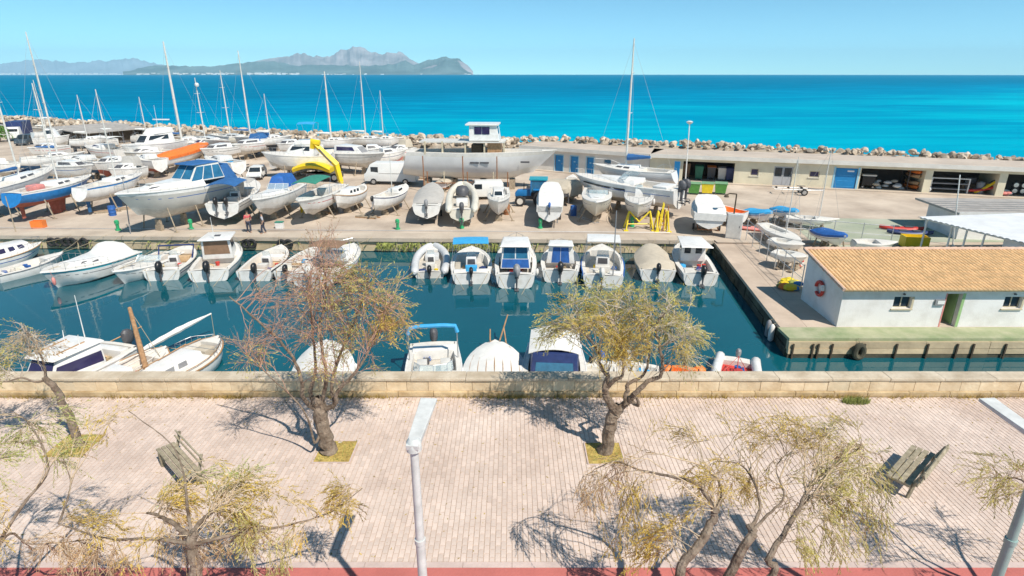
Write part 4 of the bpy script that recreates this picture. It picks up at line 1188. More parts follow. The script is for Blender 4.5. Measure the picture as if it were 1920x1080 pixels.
b.pane(e_, 'f', .06, .48, .12, .9, 'blue_glass'); b.pane(e_, 'f', .52, .94, .12, .9, 'blue_glass'); b.block('stern_canvas', .02, .17, 1.35, 1.5, 1.35, .0, .7, .82, 'blue_canvas', z=b.sz0+.0, bev=.08)
b.box('radar_arch', .15, .18, -1.4, 1.4, b.sz0+1.55, b.sz0+1.68, 'white')
b.props((.2,.5,.72), label='timber posts under the large white motor yacht with shade-grey hull')
b = Boat('motorboat', 'white sport boat with blue sun canopy and twin black outboards', (416,384,2.9), (478,342,3.1), 2.9, .9, .4, bottom='antifoul_green', lift=.6, group=HR)
b.deck((.05,.60)).rub('white').outboard(.4, 'black', .95).outboard(-.4, 'black', .95).console(.35, .45, .8); b.bimini(.02, .36, 1.2, b.sz0+1.35, 'blue_canvas', .25); b.bimini(.40, .62, 1.2, b.sz0+1.0, 'grey_canvas', .2); b.box('sunpad', .66, .84, -.6, .6, b.sz0+.0, b.sz0+.2, 'white')
b.props((.3,.7), label='timber props under the twin-outboard sport boat')
b = Boat('cabin_cruiser', 'white cuddy cruiser with peaked royal blue canopy', (552,346,3.1), (474,380,3.3), 2.6, 1.05, .5, bottom='antifoul_white', lift=.55, group=HR)
b.deck((.05,.42)).rub('white').rail(.5, 1, .4); c_ = b.block('cabin', .40, .8, 1.0, .45, .35, .9, 0, .8); b.screen(.5, .95, .45, .4, 'clear', 'white', z=b.sz0+.3)
b.block('canopy', .16, .48, 1.0, .8, 1.0, .6, .3, .6, 'royal', z=b.sz0+.3, bev=.1); b.props((.25,.6), label='timber props under the royal-blue canopy cruiser')
b = Boat('motorboat', 'white open launch with dark green canopy on tall hoops', (632,350,2.8), (560,386,3.0), 2.5, .95, .5, bottom='antifoul_white', lift=.5, group=HR)
b.deck((.05,.70)).rub('offwhite'); b.bimini(.45, .85, 1.0, b.sz0+1.45, 'green_canvas', .15); b.rail(.05, .6, .6, n=6); b.box('locker', .3, .42, -.5, .5, b.sz0-.44, b.sz0+.3, 'offwhite'); b.props((.25,.6), label='timber props under the green-canopied launch')
b = Boat('wooden_fishing_boat', 'small white double-ender with low cabin near the yellow crane', (684,356,2.5), (630,378,2.5), 2.1, .75, .45, 'l', bottom='antifoul_white', lift=.45, cat='fishing boat', group=HR)
b.rub('teak').deck((.1,.32)); c_ = b.block('cabin', .36, .72, .62, .48, .5, .15, 0, .85)
for u in (.1,.4,.68): b.pane(c_, 'l', u, u+.18, .3, .8); b.pane(c_, 'r', u, u+.18, .3, .8)
b.props((.3,.66), label='timber props under the small cabin double-ender')
b = Boat('wooden_fishing_boat', 'white double-ender with navy belt line and small outboard', (700,384,2.4), (762,356,2.5), 2.0, .75, .45, 'l', stripe='navy', bottom='antifoul_white', lift=.45, cat='fishing boat', group=HR)
b.rub('white').deck((.15,.55)).outboard(0, 'black', .7, leg='mid_grey'); c_ = b.block('cabin', .56, .8, .55, .4, .42, .12, 0, .85); b.pane(c_, 'r', .2, .8, .3, .8); b.mast(.55, 3.6, .04, spread=False, stays=False); b.props((.3,.66), label='timber props under the navy-belted double-ender')
b = Boat('motorboat', 'boat under a beige tarpaulin with blue bow, stern to the quay', (800,398,2.2), (812,356,2.4), 2.5, .7, .4, stripe='blue', bottom='antifoul_dark', lift=.55, group=HR)
b.deck((.06,.6)).rub('white').cover(.10, .97, .32, 'grey_canvas', .06, .5).outboard(0, 'mid_grey', .9); b.trailer('boat trailer beneath the beige tarpaulin boat')
b = Boat('inflatable_boat', 'inflatable boat with round dark console cover on a trailer', (866,405,2.1), (868,356,2.3), 2.3, .6, .4, top='cream', bottom='cream', lift=.5, cat='inflatable', group=HR)
b.deck((.05,.8), w=.1, depth=.3); rib_tubes(b, .30, 'cream'); b.outboard(0, 'dark_grey', 1.1); b.trailer('boat trailer carrying the inflatable with dark cover')
mb = MB(); mb.loft([[(b.X(.62)+x_*cos(a), r_*sin(a), b.sz0+z) for a in [2*pi*i/12 for i in range(12)]] for z, r_, x_ in ((.0,.62,.8),(.5,.6,.75),(.75,.45,.5),(.85,.1,.1))]); mb.build('console_cover', 'dark_grey', b.root, smooth=1); b.box('seat', .25, .35, -.5, .5, b.sz0-.28, b.sz0+.3, 'white', .08)
b = Boat('motorboat', 'small white fishing boat on props, bow to the quay beside tractor', (936,362,2.4), (934,396,2.5), 1.95, .85, .5, bottom='pale_hull', lift=.5, group=HR)
b.deck((.08,.48)).rub('offwhite').rail(.5, 1, .35); c_ = b.block('cabin', .4, .68, .6, .45, .7, .3, 0, .85); b.pane(c_, 'f', .1, .9, .35, .9); b.pane(c_, 'l', .15, .85, .4, .85); b.pane(c_, 'r', .15, .85, .4, .85); b.props((.3,.7), label='timber props under the small boat in front of the tractor')
b = Boat('motorboat', 'boat wrapped in silver tarpaulin beside blue tractor', (1030,398,2.5), (1034,356,2.6), 2.2, .85, .4, bottom='antifoul_dark', lift=.6, group=HR)
b.deck((.06,.6)).cover(.0, .98, .42, 'white_canvas', .45, .85, 4); b.outboard(0, 'royal', .6); b.trailer('boat trailer under the silver-wrapped boat')
b = Boat('motorboat', 'cream cuddy boat with pale green windscreen, bow to the quay', (1120,358,2.6), (1117,396,2.6), 2.55, .95, .5, top='cream', bottom='cream', lift=.45, group=HR)
b.deck((.06,.45)).rub('white').screen(.55, .95, .42, .3); b.block('cuddy', .55, .82, .9, .5, .25, .4, 0, .8); b.hatch(.74, .2, 'white', .2); b.props((.3,.7), label='timber props under the cream cuddy boat')
b = Boat('motorboat', 'white open boat with guard rails on a yellow steel stand', (1198,358,2.7), (1196,398,2.8), 2.4, .9, .5, bottom='offwhite', lift=.6, group=HR)
b.deck((.06,.55)).rub('offwhite').rail(.45, 1, .45).console(.35, .4, .9); b.fender(.5, 1)
# yellow steel stands
def ystand(label, px, py, w_, h, extra=False):
    p = G(px, py, GND); o = empty('boat_stand', (p.x, p.y, GND), .0, label, 'stand', 'yellow boat stands')
    for sg in (-1, 1):
        mb = MB(); mb.tube([(sg*w_*.55,-.5,.03),(sg*w_*.42,0,h)], .07, 5); mb.build('leg', 'bright_yellow', o)
        mb = MB(); mb.tube([(sg*w_*.55,.5,.03),(sg*w_*.42,0,h)], .07, 5); mb.build('leg', 'bright_yellow', o)
        mb = MB(); mb.tube([(sg*w_*.42,0,h),(0,0,h*.42)], .06, 5); mb.build('arm', 'bright_yellow', o)
        mb = MB(); mb.obox((sg*w_*.55,-.5,.03), .35, .3, .06); mb.build('foot', 'bright_yellow', o)
    mb = MB(); mb.tube([(-w_*.5,0,.45),(w_*.5,0,.45)], .05, 5); mb.build('crossbar', 'bright_yellow', o)
    if extra:
        for k in range(7):
            mb = MB(); a = -.5+k*.17; mb.tube([(a,-.4+.1*(k%3),.05),(a*.5+.2,.25-.1*(k%2),h*random.uniform(.9,1.5))], .05, 5); mb.build('folded_strut', 'bright_yellow' if k % 3 else 'rust', o)
ystand('yellow steel stand supporting the white open boat', 1197, 430, 2.0, 1.5)
ystand('bundle of folded yellow stand frames standing on the quay', 1240, 432, .9, 1.6, True)

# ---------------------------------------------------------------- second row and beyond
MR = 'boats standing further back in the yard'
b = Boat('motor_yacht', 'long white sport yacht with dark hull windows, in front of blue door', (1276,362,3.3), (1078,332,3.6), 3.4, 1.25, .6, bottom='antifoul_white', lift=.75, cat='yacht', group=MR, rise=.3)
b.deck((.05,.40)).rub('white').rail(.5, 1, .45, n=8); c_ = b.block('cabin', .36, .84, 1.3, .4, .45, 1.2, 0, .8); b.screen(.52, 1.2, .55, .5, 'clear', 'alu', .8, z=b.sz0+.4); b.box('sunpad', .08, .2, -1.1, 1.1, b.sz0-.4, b.sz0+.15, 'white', .06)
for sg in (-1, 1):
    mb = MB(); q = []
    for t in [.42,.5,.6,.7,.8,.86]:
        q.append((t, .82 if t < .5 else .86))
    up = [(b.X(t), sg*(b.hb(t)*.985+.012), b.dr*.3+(b.sz(t)-b.dr*.3)*.80) for t, _ in q]; dn = [(x-.05, y*.975, z-.24*(1-.6*i/6)) for i, (x, y, z) in enumerate(up)]
    mb.grid([up, dn]); mb.grid([[(x,y-sg*.03,z) for x,y,z in up],[(x,y-sg*.03,z) for x,y,z in dn]]); mb.build('hull_window', 'glass', b.root)
b.outboard(.5, 'dark_grey', 1.3).outboard(-.5, 'dark_grey', 1.3); b.props((.2,.55,.75), label='timber posts under the long sport yacht')
b = sailer('sailboat', 'white sailboat with tall mast and blue sail bundle behind sport yacht', (1264,318,4.4), (1112,303,4.6), 3.1, 'pale_hull', 'offwhite', 'white', lift=1.7, kd=1.6, group=MR)
b.props((.25,.65), label='timber cradle of the tall-masted white sailboat', keelz=1.57); mast_to(b, .58, 72, r=.10, boom=(2.4,.9), boomm='blue_canvas', boomr=.26)
# the long bare hull under refit with its deckhouse
b = Boat('refit_hull', 'very long bare grey hull under refit with raised white wheelhouse', (768,289,4.7), (1044,291,4.7), 4.6, 2.2, .8, 's', 'pale_hull', 'offwhite', 'wall_pale', lift=1.0, cat='ship hull', group=MR, rise=.15)
b.deck((.05,.9), w=.4, depth=.35); z = b.sz0
hullL = b.L
for t0, w_ in ((.43,.16),(.495,.16),(.76,.22)):
    for sg in (-1, 1):
        mb = MB(); x0 = b.X(t0); y = sg*(b.hb(t0+.02)*.992+.015)
        mb.box(x0, x0+.95, y-.02, y+.02, b.dr+1.15, b.dr+1.33); mb.build('hull_window', 'dark_grey', b.root)
def wp(px, py, Y): return local(b, ZA(px, py, Y))
yc = b.root.location.y
for px in (796,829,872,908,945):
    for dy in (-1.3, 1.3):
        p0, p1 = wp(px, 288, yc+dy), wp(px, 265, yc+dy)
        mb = MB(); mb.box(p1.x-.08, p1.x+.08, p1.y-.08, p1.y+.08, z-.2, p1.z); mb.build('frame_post', 'frame_tan', b.root)
a0, a1 = wp(790,265,yc), wp(948,265,yc)
mb = MB(); mb.box(a0.x, a1.x, -1.6, 1.6, a0.z, a0.z+.12); mb.build('roof_deck', 'offwhite', b.root)
w0, w1 = wp(882,264,yc), wp(938,264,yc); wt = wp(910,229,yc)
hh = wt.z-w0.z-.25
mb = MB(); mb.hexa([(w0.x,-1.35,w0.z+.13),(w1.x,-1.35,w0.z+.13),(w1.x,1.35,w0.z+.13),(w0.x,1.35,w0.z+.13),(w0.x+.05,-1.25,w0.z+hh),(w1.x-.25,-1.25,w0.z+hh),(w1.x-.25,1.25,w0.z+hh),(w0.x+.05,1.25,w0.z+hh)])
wh = mb.build('wheelhouse', 'white', b.root, bevel=.04)
x0, x1, zz = w0.x, w1.x, w0.z
mb = MB(); mb.box(x0+.6, x0+1.35, -1.36, -1.24, zz+hh*.48, zz+hh*.92); mb.build('window', 'purple_glass', wh)
mb = MB(); mb.box(x0+1.42, x0+2.2, -1.36, -1.24, zz+hh*.48, zz+hh*.92); mb.build('window', 'purple_glass', wh)
mb = MB(); mb.hexa([(x1-.10,-1.1,zz+hh*.5),(x1-.08,-.1,zz+hh*.5),(x1-.2,-.1,zz+hh*.93),(x1-.22,-1.1,zz+hh*.93),(x1-.3,-1.1,zz+hh*.5),(x1-.3,-.1,zz+hh*.5),(x1-.3,-.1,zz+hh*.93),(x1-.3,-1.1,zz+hh*.93)]); mb.build('window', 'purple_glass', wh)
mb = MB(); mb.box(x0-.35, x1-.05, -1.5, 1.5, zz+hh+.004, zz+hh+.16); mb.build('wheelhouse_roof', 'white', b.root, bevel=.04)
q0, q1 = wp(916,288,yc), wp(940,270,yc)
mb = MB(); mb.box(q0.x, q1.x, -1.2, 1.2, z-.1, a0.z-.004); mb.build('panel', 'wood', b.root)
q0, q1 = wp(880,288,yc), wp(905,272,yc)
mb = MB(); mb.box(q0.x+.3, q1.x, -.6, .9, z-.1, a0.z-.3); mb.build('deck_gear', 'container', b.root)
sc_ = empty('scaffold', (b.root.location.x, b.root.location.y, GND), b.root.rotation_euler.z, 'rusty scaffold poles and planks along the long grey hull', 'scaffold')
for k, px in enumerate((793,800,832,868,876,925,932,952)):
    p = wp(px, 330, yc-2.9); mb = MB(); mb.tube([(p.x,-2.9,0),(p.x,-2.9,2.2+1.6*(k%3==0))], .06, 5); mb.build('pole', 'rust' if k % 3 != 2 else 'frame_tan', sc_)
for px0, px1, zz in ((800,875,1.0),(868,932,1.1),(800,932,.45)):
    mb = MB(); mb.box(wp(px0,330,yc-2.9).x, wp(px1,330,yc-2.9).x, -3.15, -2.96, zz, zz+.06); mb.build('plank', 'rust', sc_)
for t in (.12,.3,.5,.7,.85):
    mb = MB(); mb.box(b.X(t)-.3, b.X(t)+.3, -.8, .8, 0, 1.0); mb.build('keel_block', 'old_wood', sc_)

LB = 'boats crowded in the back corner of the yard'
b = Boat('motor_yacht', 'white flybridge cruiser with long bow behind the yellow crane', (622,286,4.0), (490,284,4.2), 3.6, 1.3, .6, bottom='antifoul_white', lift=.8, cat='yacht', group=LB, rise=.35)
b.deck((.05,.25)).rub('white').rail(.5, 1, .45, n=8); c_ = b.block('saloon', .22, .66, 1.45, .8, 1.3, 1.0, 0, .84); b.pane(c_, 'l', .1, .85, .45, .85); b.pane(c_, 'r', .1, .85, .45, .85); b.pane(c_, 'f', .08, .92, .3, .9, 'mid_grey')
b.block('flybridge', .18, .5, 1.3, .9, .5, .4, .1, .9, z=b.sz0+1.25, bev=.08); b.bimini(.18, .42, 1.1, b.sz0+3.6, 'sky_blue', .15); b.props((.25,.65), label='timber posts under the flybridge cruiser')
b = Boat('motor_yacht', 'white cabin cruiser with lavender windscreen to the right of the crane', (606,281,3.7), (722,287,3.9), 3.3, 1.15, .6, bottom='antifoul_white', lift=.8, cat='yacht', group=LB, rise=.3)
b.deck((.05,.32)).rub('white').rail(.55, 1, .4); c_ = b.block('cabin', .3, .7, 1.3, .7, .95, 1.0, 0, .82); b.pane(c_, 'l', .1, .8, .35, .85, 'purple_glass'); b.pane(c_, 'r', .1, .8, .35, .85, 'purple_glass'); b.pane(c_, 'f', .06, .94, .1, .9, 'mid_grey'); b.outboard(0, 'offwhite', 1.2); b.props((.25,.65), label='timber posts under the cruiser with lavender windscreen')
b = Boat('motor_yacht', 'white flybridge yacht beside grey shed roof with radar mast', (330,262,4.0), (226,272,4.4), 3.8, 1.4, .6, bottom='antifoul_white', lift=.9, cat='yacht', group=LB, rise=.4)
b.deck((.05,.25)).rub('white').rail(.5, 1, .45, n=8); c_ = b.block('saloon', .2, .7, 1.5, .7, 1.3, 1.3, 0, .82); b.pane(c_, 'l', .1, .8, .4, .85); b.pane(c_, 'r', .1, .8, .4, .85); b.pane(c_, 'f', .06, .94, .2, .9)
b.block('flybridge', .16, .5, 1.3, .9, .7, .8, .1, .85, z=b.sz0+1.25, bev=.1); b.antenna(.3, b.sz0+1.9, 3.0); b.box('radar_arch', .2, .23, -1.2, 1.2, b.sz0+2.9, b.sz0+3.05); b.props((.25,.65), label='timber posts under the yacht beside the grey shed')
b = Boat('motorboat', 'white tower fishing boat against the breakwater at far left', (66,256,3.6), (130,252,3.8), 3.0, 1.1, .5, bottom='antifoul_white', lift=.7, group=LB)
b.deck((.05,.4)).rub('white'); c_ = b.block('cabin', .35, .7, 1.1, .7, 1.4, .6, 0, .85); b.pane(c_, 'r', .1, .9, .45, .85); b.pane(c_, 'l', .1, .9, .45, .85)
b.bimini(.3, .6, 1.0, b.sz0+3.0, 'white_canvas', .1); b.props((.25,.65), label='timber posts under the tower fishing boat')
def cruiser(label, st, bw_, B, fb=1.0, win='dark_grey', cov=None, bottom='antifoul_white', top='white', stripe=None, lift=.7, group=LB, arch=False):
    b = Boat('cabin_cruiser', label, st, bw_, B, fb, .5, 'p', top, stripe, bottom, lift=lift, group=group)
    b.deck((.05,.38)).rub('white').rail(.55, 1, .4); c_ = b.block('cabin', .34, .78, B*.40, B*.22, .6, .9, 0, .82); b.pane(c_, 'l', .1, .7, .3, .8, win); b.pane(c_, 'r', .1, .7, .3, .8, win); b.pane(c_, 'f', .08, .92, .15, .85, win)
    if cov: b.block('canopy', .10, .42, B*.40, B*.36, 1.0, .4, .2, .75, cov, z=b.sz0+.2, bev=.08)
    if arch: b.bimini(.1, .35, B*.4, b.sz0+1.5, 'white_canvas', .1)
    b.props((.25,.65), label='timber posts under the '+arch_label(label)); return b
def arch_label(l): return ' '.join(l.split()[:9])
b = cruiser('low white cruiser with cream hull left of the orange cover', (316,282,3.2), (232,290,3.3), 2.9, top='cream')
b = cruiser('white cruiser with purple cockpit screen near the shed', (228,278,3.4), (160,272,3.6), 2.8, win='purple_glass', arch=True)
b = cruiser('small white cruiser beyond the motorcycle and parked hatchback', (446,272,3.2), (376,284,3.3), 2.7)
b = cruiser('white cruiser with blue canopy close to the motorcycle', (506,262,3.3), (430,274,3.4), 2.8, cov='blue_canvas')
b = cruiser('white day boat with pink waterline behind the parked van', (690,290,3.2), (762,284,3.3), 2.6, stripe='white', bottom='pink')
b = cruiser('grey-bottomed white cruiser right of lavender windscreen boat', (664,278,3.4), (734,274,3.6), 2.6, bottom='antifoul_dark')
b = Boat('motorboat', 'hull wrapped in bright orange tarpaulin in the back row', (298,296,3.2), (390,268,3.6), 2.3, .8, .5, bottom='antifoul_white', lift=.8, group=LB)
b.deck().cover(.02, .98, .5, 'orange_canvas', .3, .3, 7); b.props((.3,.7), label='timber posts under the orange-wrapped hull')
sl_ = [('long white sailboat with bare tall mast near the left edge', (38,296,3.8), (160,284,4.0), 2.9, 'white', 60, .56, .10, None),
       ('white sailboat with thick white mast beside the flybridge yacht', (300,256,4.4), (396,250,4.6), 3.0, 'white', 78, .40, .16, None),
       ('white sailboat with radar dome on a short mast', (352,250,4.2), (430,258,4.4), 2.6, 'offwhite', 146, .43, .09, None),
       ('white sailboat with slender mast left of the twin spar pair', (398,246,4.2), (478,252,4.4), 2.6, 'white', 132, .43, .09, None),
       ('cream sailboat with the tallest mast of the back corner', (428,252,4.2), (524,246,4.4), 2.8, 'cream', 95, .42, .11, None),
       ('white sailboat with rolled foresail behind cruiser bows', (578,258,4.2), (668,254,4.4), 2.7, 'white', 134, .47, .12, None),
       ('small white sailboat with single mast against the breakwater', (648,256,4.0), (730,254,4.2), 2.5, 'offwhite', 116, .46, .08, None),
       ('little sailboat with twin-stay mast nearest the refit hull', (690,262,3.6), (756,260,3.8), 2.3, 'white', 170, .44, .07, None)]
sl_ += [('white sailboat with short mast beside the shed end', (130,262,3.8), (204,256,4.0), 2.5, 'white', 178, .45, .07, None),
       ('white sailboat with bare mast between tallest mast and rolled foresail', (470,258,4.0), (548,251,4.2), 2.5, 'white', 176, .45, .07, None),
       ('white sailboat with short mast ahead of the thick white mast', (246,250,4.2), (308,246,4.4), 2.5, 'offwhite', 182, .45, .07, None),
       ('white sailboat with short bare mast near the dark truck', (60,246,4.0), (118,240,4.2), 2.5, 'white', 150, .45, .07, None)]
for lab, st, bw_, B, top_, py, t, r_, _ in sl_:
    b = sailer('sailboat', lab, st, bw_, B, top_, 'antifoul_blue' if B > 2.6 else 'antifoul_dark', lift=1.3, group=LB, kd=1.2)
    mast_to(b, t, py, r=r_, boom=(b.L*.3, .8), boomm='white_canvas' if B < 2.8 else 'blue_canvas'); b.props((.25,.65), label='timber cradle of the '+arch_label(lab), keelz=1.17)
    if 'radar' in lab:
        mb = MB(); z = ZA(960, 160, b.root.location.y).z-b.root.location.z; mb.loft([[(b.X(t)+.3+.3*cos(a)*k, .3*sin(a)*k, z+h) for a in [2*pi*i/10 for i in range(10)]] for h, k in ((-.2,.6),(0,1),(.25,.9),(.35,.3))]); mb.build('radar_dome', 'white', b.root, smooth=1)
b = cruiser('white cabin boat lying between blue-banded sailboat and shed', (196,306,3.0), (120,300,3.2), 2.5, cov=None, bottom='antifoul_blue')
b = cruiser('small white cruiser partly hidden by yellow equipment', (236,300,3.1), (176,312,3.2), 2.3, bottom='antifoul_red')

FB = 'boats filling the gaps between the yard rows'
for k, (st, bw_, B, kw, lab) in enumerate((
    ((96,312,3.0),(176,318,3.1),2.3,{},'small white cruiser wedged behind the blue-banded sailboat'),
    ((262,316,3.0),(206,326,3.1),2.3,dict(cov='grey_canvas'),'white boat with grey cockpit cover behind the slim sailboat'),
    ((448,310,2.9),(386,302,3.0),2.3,dict(bottom='antifoul_blue'),'white cruiser with blue underside above the big yacht stern'),
    ((118,272,3.3),(52,280,3.4),2.5,{},'white cruiser in the far left row below the tower boat'),
    ((214,258,3.4),(150,262,3.5),2.5,dict(arch=True),'white cruiser with arch canopy under the shed eave'),
    ((300,306,2.9),(258,300,3.0),2.1,dict(bottom='antifoul_red'),'small red-bottomed cruiser left of the big yacht canopy'),
    ((412,262,3.5),(352,268,3.6),2.5,dict(win='purple_glass'),'white cruiser with tinted windows behind the orange hull'),
    ((560,262,3.5),(520,270,3.6),2.4,{},'little white cruiser behind the flybridge bow'),
    ((770,276,3.3),(726,282,3.4),2.2,dict(cov='tan_canvas'),'white boat with tan cover next to the refit hull stern'),
    ((28,306,3.1),(-40,312,3.2),2.6,{},'white cruiser cut by the left edge behind the grey sailboat')
    )):
    b = cruiser(lab, st, bw_, B, **{**dict(group=FB), **kw}); b.clutter(3, 60+k, .1, .32)
bush_spots = ()

# ================================================================ BUILDINGS
def wall_open(mb, x0, x1, z0, z1, y0, y1, ops):
    xs = sorted({x0, x1, *[q for o in ops for q in (o[0], o[1])]}); zs = sorted({z0, z1, *[q for o in ops for q in (o[2], o[3])]})
    def hole(i, j):
        if i < 0 or j < 0 or i >= len(xs)-1 or j >= len(zs)-1: return True
        cx, cz = (xs[i]+xs[i+1])/2, (zs[j]+zs[j+1])/2
        return any(o[0] < cx < o[1] and o[2] < cz < o[3] for o in ops)
    for i in range(len(xs)-1):
        for j in range(len(zs)-1):
            if hole(i, j): continue
            a, b, c, d = xs[i], xs[i+1], zs[j], zs[j+1]
            mb.add([(a,y0,c),(b,y0,c),(b,y0,d),(a,y0,d)], [(0,1,2,3)]); mb.add([(a,y1,c),(b,y1,c),(b,y1,d),(a,y1,d)], [(3,2,1,0)])
            if hole(i-1, j): mb.add([(a,y0,c),(a,y0,d),(a,y1,d),(a,y1,c)], [(0,1,2,3)])
            if hole(i+1, j): mb.add([(b,y0,c),(b,y1,c),(b,y1,d),(b,y0,d)], [(0,1,2,3)])
            if hole(i, j-1): mb.add([(a,y0,c),(a,y1,c),(b,y1,c),(b,y0,c)], [(0,1,2,3)])
            if hole(i, j+1): mb.add([(a,y0,d),(b,y0,d),(b,y1,d),(a,y1,d)], [(0,1,2,3)])
    return mb
def bx(name, mat, parent, *q, bev=0.0):
    mb = MB(); mb.box(*q); return mb.build(name, mat, parent, bevel=bev)
def px_x(o, px, y=0.0, z=0.0):                 # local x along a facade seen at that sight line
    lo, hi = -40.0, 90.0
    for _ in range(50):
        m = (lo+hi)/2; p = o.matrix_basis @ Vector((m, y, z))
        dep = p.y*_c-(p.z-CAMZ)*_s
        if 960+FPX*p.x/dep < px: lo = m
        else: hi = m
    return lo
# ---- storage row under the breakwater walkway
RH = 2.75
r1 = empty('storage_building', (1.5, 78.6, GND), math.atan2(69.95-78.6, 16.2-1.5), 'pale flat-roofed storage building with blue doors behind long hull', 'building')
L1 = math.hypot(69.95-78.6, 14.7)
dz = []
for a, b_ in ((1040,1055),(1069,1083),(1099,1112)): dz.append((px_x(r1,a), px_x(r1,b_)))
ops = [(a, b_, 0, 2.1) for a, b_ in dz]+[(px_x(r1,1131), px_x(r1,1144), 1.5, 2.0)]
mb = MB(); wall_open(mb, 0, L1, 0, RH, 0, .3, ops); mb.build('wall', 'wall_pale', r1)
for a, b_ in dz:
    d = bx('door', 'door_blue', r1, a+.05, b_-.05, .10, .16, .0, 2.05); bx('handle', 'steel', d, b_-.2, b_-.15, .05, .10, 1.0, 1.12); bx('vent', 'frame_sky', d, (a+b_)/2-.12, (a+b_)/2+.12, .085, .10, 1.35, 1.5)
    for q in ((a-.10,a-.002,0,2.2),(b_+.002,b_+.10,0,2.2),(a-.002,b_+.002,2.102,2.2)): bx('door_frame', 'frame_sky', r1, q[0], q[1], -.03, .05, q[2], q[3])
bx('window', 'blue_glass', r1, ops[-1][0]+.02, ops[-1][1]-.02, .12, .15, 1.52, 1.98)
bx('blue_panel', 'door_blue', r1, px_x(r1,1262), px_x(r1,1272), -.06, -.01, .1, 2.4)
bx('back_wall', 'wall_pale', r1, 0, L1, 4.6, 4.9, 0, RH); bx('side_wall', 'wall_pale', r1, -.002, .3, .302, 4.6, 0, RH)
bx('roof', 'roof_slab', r1, -.4, L1+.1, -.45, 5.4, RH+.002, RH+.30, bev=.03); bx('fascia', 'wall_pale', r1, -.4, L1, -.50, -.455, RH-.1, RH+.34); bx('step', 'concrete', r1, 0, L1, -.6, -.003, .0, .10)
J = r1.matrix_basis @ Vector((L1, 0, 0))
r2 = empty('storage_building', (16.2, 69.95, GND), math.atan2(59.7-67.2, 49.5-25), 'long cream storage row with open bays beneath the breakwater walkway', 'building')
X2 = lambda px: px_x(r2, px)
_i = r1.matrix_basis.inverted(); _q = [Vector((L1-.1,-.3,0)), Vector((L1-.1,5.35,0)), _i @ (r2.matrix_basis @ Vector((.35,5.5,0))), _i @ (r2.matrix_basis @ Vector((.35,-.3,0)))]
mb = MB(); mb.hexa([(p.x,p.y,RH+.01) for p in _q]+[(p.x,p.y,RH+.294) for p in _q]); mb.build('roof_infill', 'roof_slab', r1)
L2 = 62.0
bays = [(X2(1278),X2(1374)),(X2(1608),X2(1727)),(X2(1741),X2(1864)),(X2(1879),X2(2010))]
win = [(X2(1404),X2(1419),1.05,1.85),(X2(1513),X2(1532),1.15,1.85)]
dd = (X2(1447),X2(1482)); bd = (X2(1561),X2(1602))
ops = [(a, b_, 0, 2.35) for a, b_ in bays]+win+[(dd[0],dd[1],0,2.2),(bd[0],bd[1],0,2.3)]
mb = MB(); wall_open(mb, .05, L2, 0, RH, 0, .3, ops); mb.build('wall', 'wall_cream', r2)
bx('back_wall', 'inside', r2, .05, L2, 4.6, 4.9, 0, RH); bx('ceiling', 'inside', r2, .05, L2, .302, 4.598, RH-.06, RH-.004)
for a, b_ in bays:
    bx('partition', 'wall_cream', r2, a-.22, a-.02, .302, 4.6, 0, RH-.06); bx('partition', 'wall_cream', r2, b_+.02, b_+.22, .302, 4.6, 0, RH-.06)
bx('roof', 'roof_slab', r2, .02, L2+.5, -.45, 5.6, RH+.002, RH+.30, bev=.03); bx('fascia', 'wall_pale', r2, 0, L2+.5, -.50, -.455, RH-.08, RH+.36); bx('step', 'concrete', r2, 0, L2, -.7, -.003, 0, .12)
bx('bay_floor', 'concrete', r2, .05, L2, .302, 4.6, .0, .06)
for a, b_, c, d in win:
    f_ = bx('window', 'frame_tan', r2, a+.01, b_-.01, .08, .16, c+.01, d-.01); bx('pane', 'purple_glass', f_, a+.10, b_-.10, .06, .09, c+.1, d-.1); bx('sill', 'wall_pale', r2, a-.1, b_+.1, -.08, -.004, c-.08, c-.01)
m_ = (dd[0]+dd[1])/2
for a, b_ in ((dd[0]+.02, m_-.01), (m_+.01, dd[1]-.02)):
    d = bx('door', 'door_grey', r2, a, b_, .08, .14, .06, 2.18); bx('pane', 'glass', d, a+.1, b_-.1, .06, .085, 1.1, 2.05)
d = bx('blue_door', 'door_blue', r2, bd[0]+.04, bd[1]-.04, .05, .12, .06, 2.27)
for z0 in (.3,.9,1.5): bx('door_panel', 'sky_blue', d, bd[0]+.3, bd[1]-.3, .035, .055, z0, z0+.04)
bx('notice', 'white', d, bd[1]-1.0, bd[1]-.35, .03, .05, 1.9, 2.05)
for q in ((bd[0]-.18,bd[0]-.004),(bd[1]+.004,bd[1]+.18)): bx('door_frame', 'frame_sky', r2, q[0], q[1], -.03, .05, 0, 2.4)
def thing_at(name, label, cat, px, py, z=GND, rz=0.0, group=None):
    p = G(px, py, z); return empty(name, (p.x, p.y, z), rz, label, cat, group)
RZ2 = r2.rotation_euler.z
def bay_thing(name, label, cat, px, y, group=None, z=.06):
    p = r2.matrix_basis @ Vector((px_x(r2, px, y), y, z)); return empty(name, p, RZ2, label, cat, group)
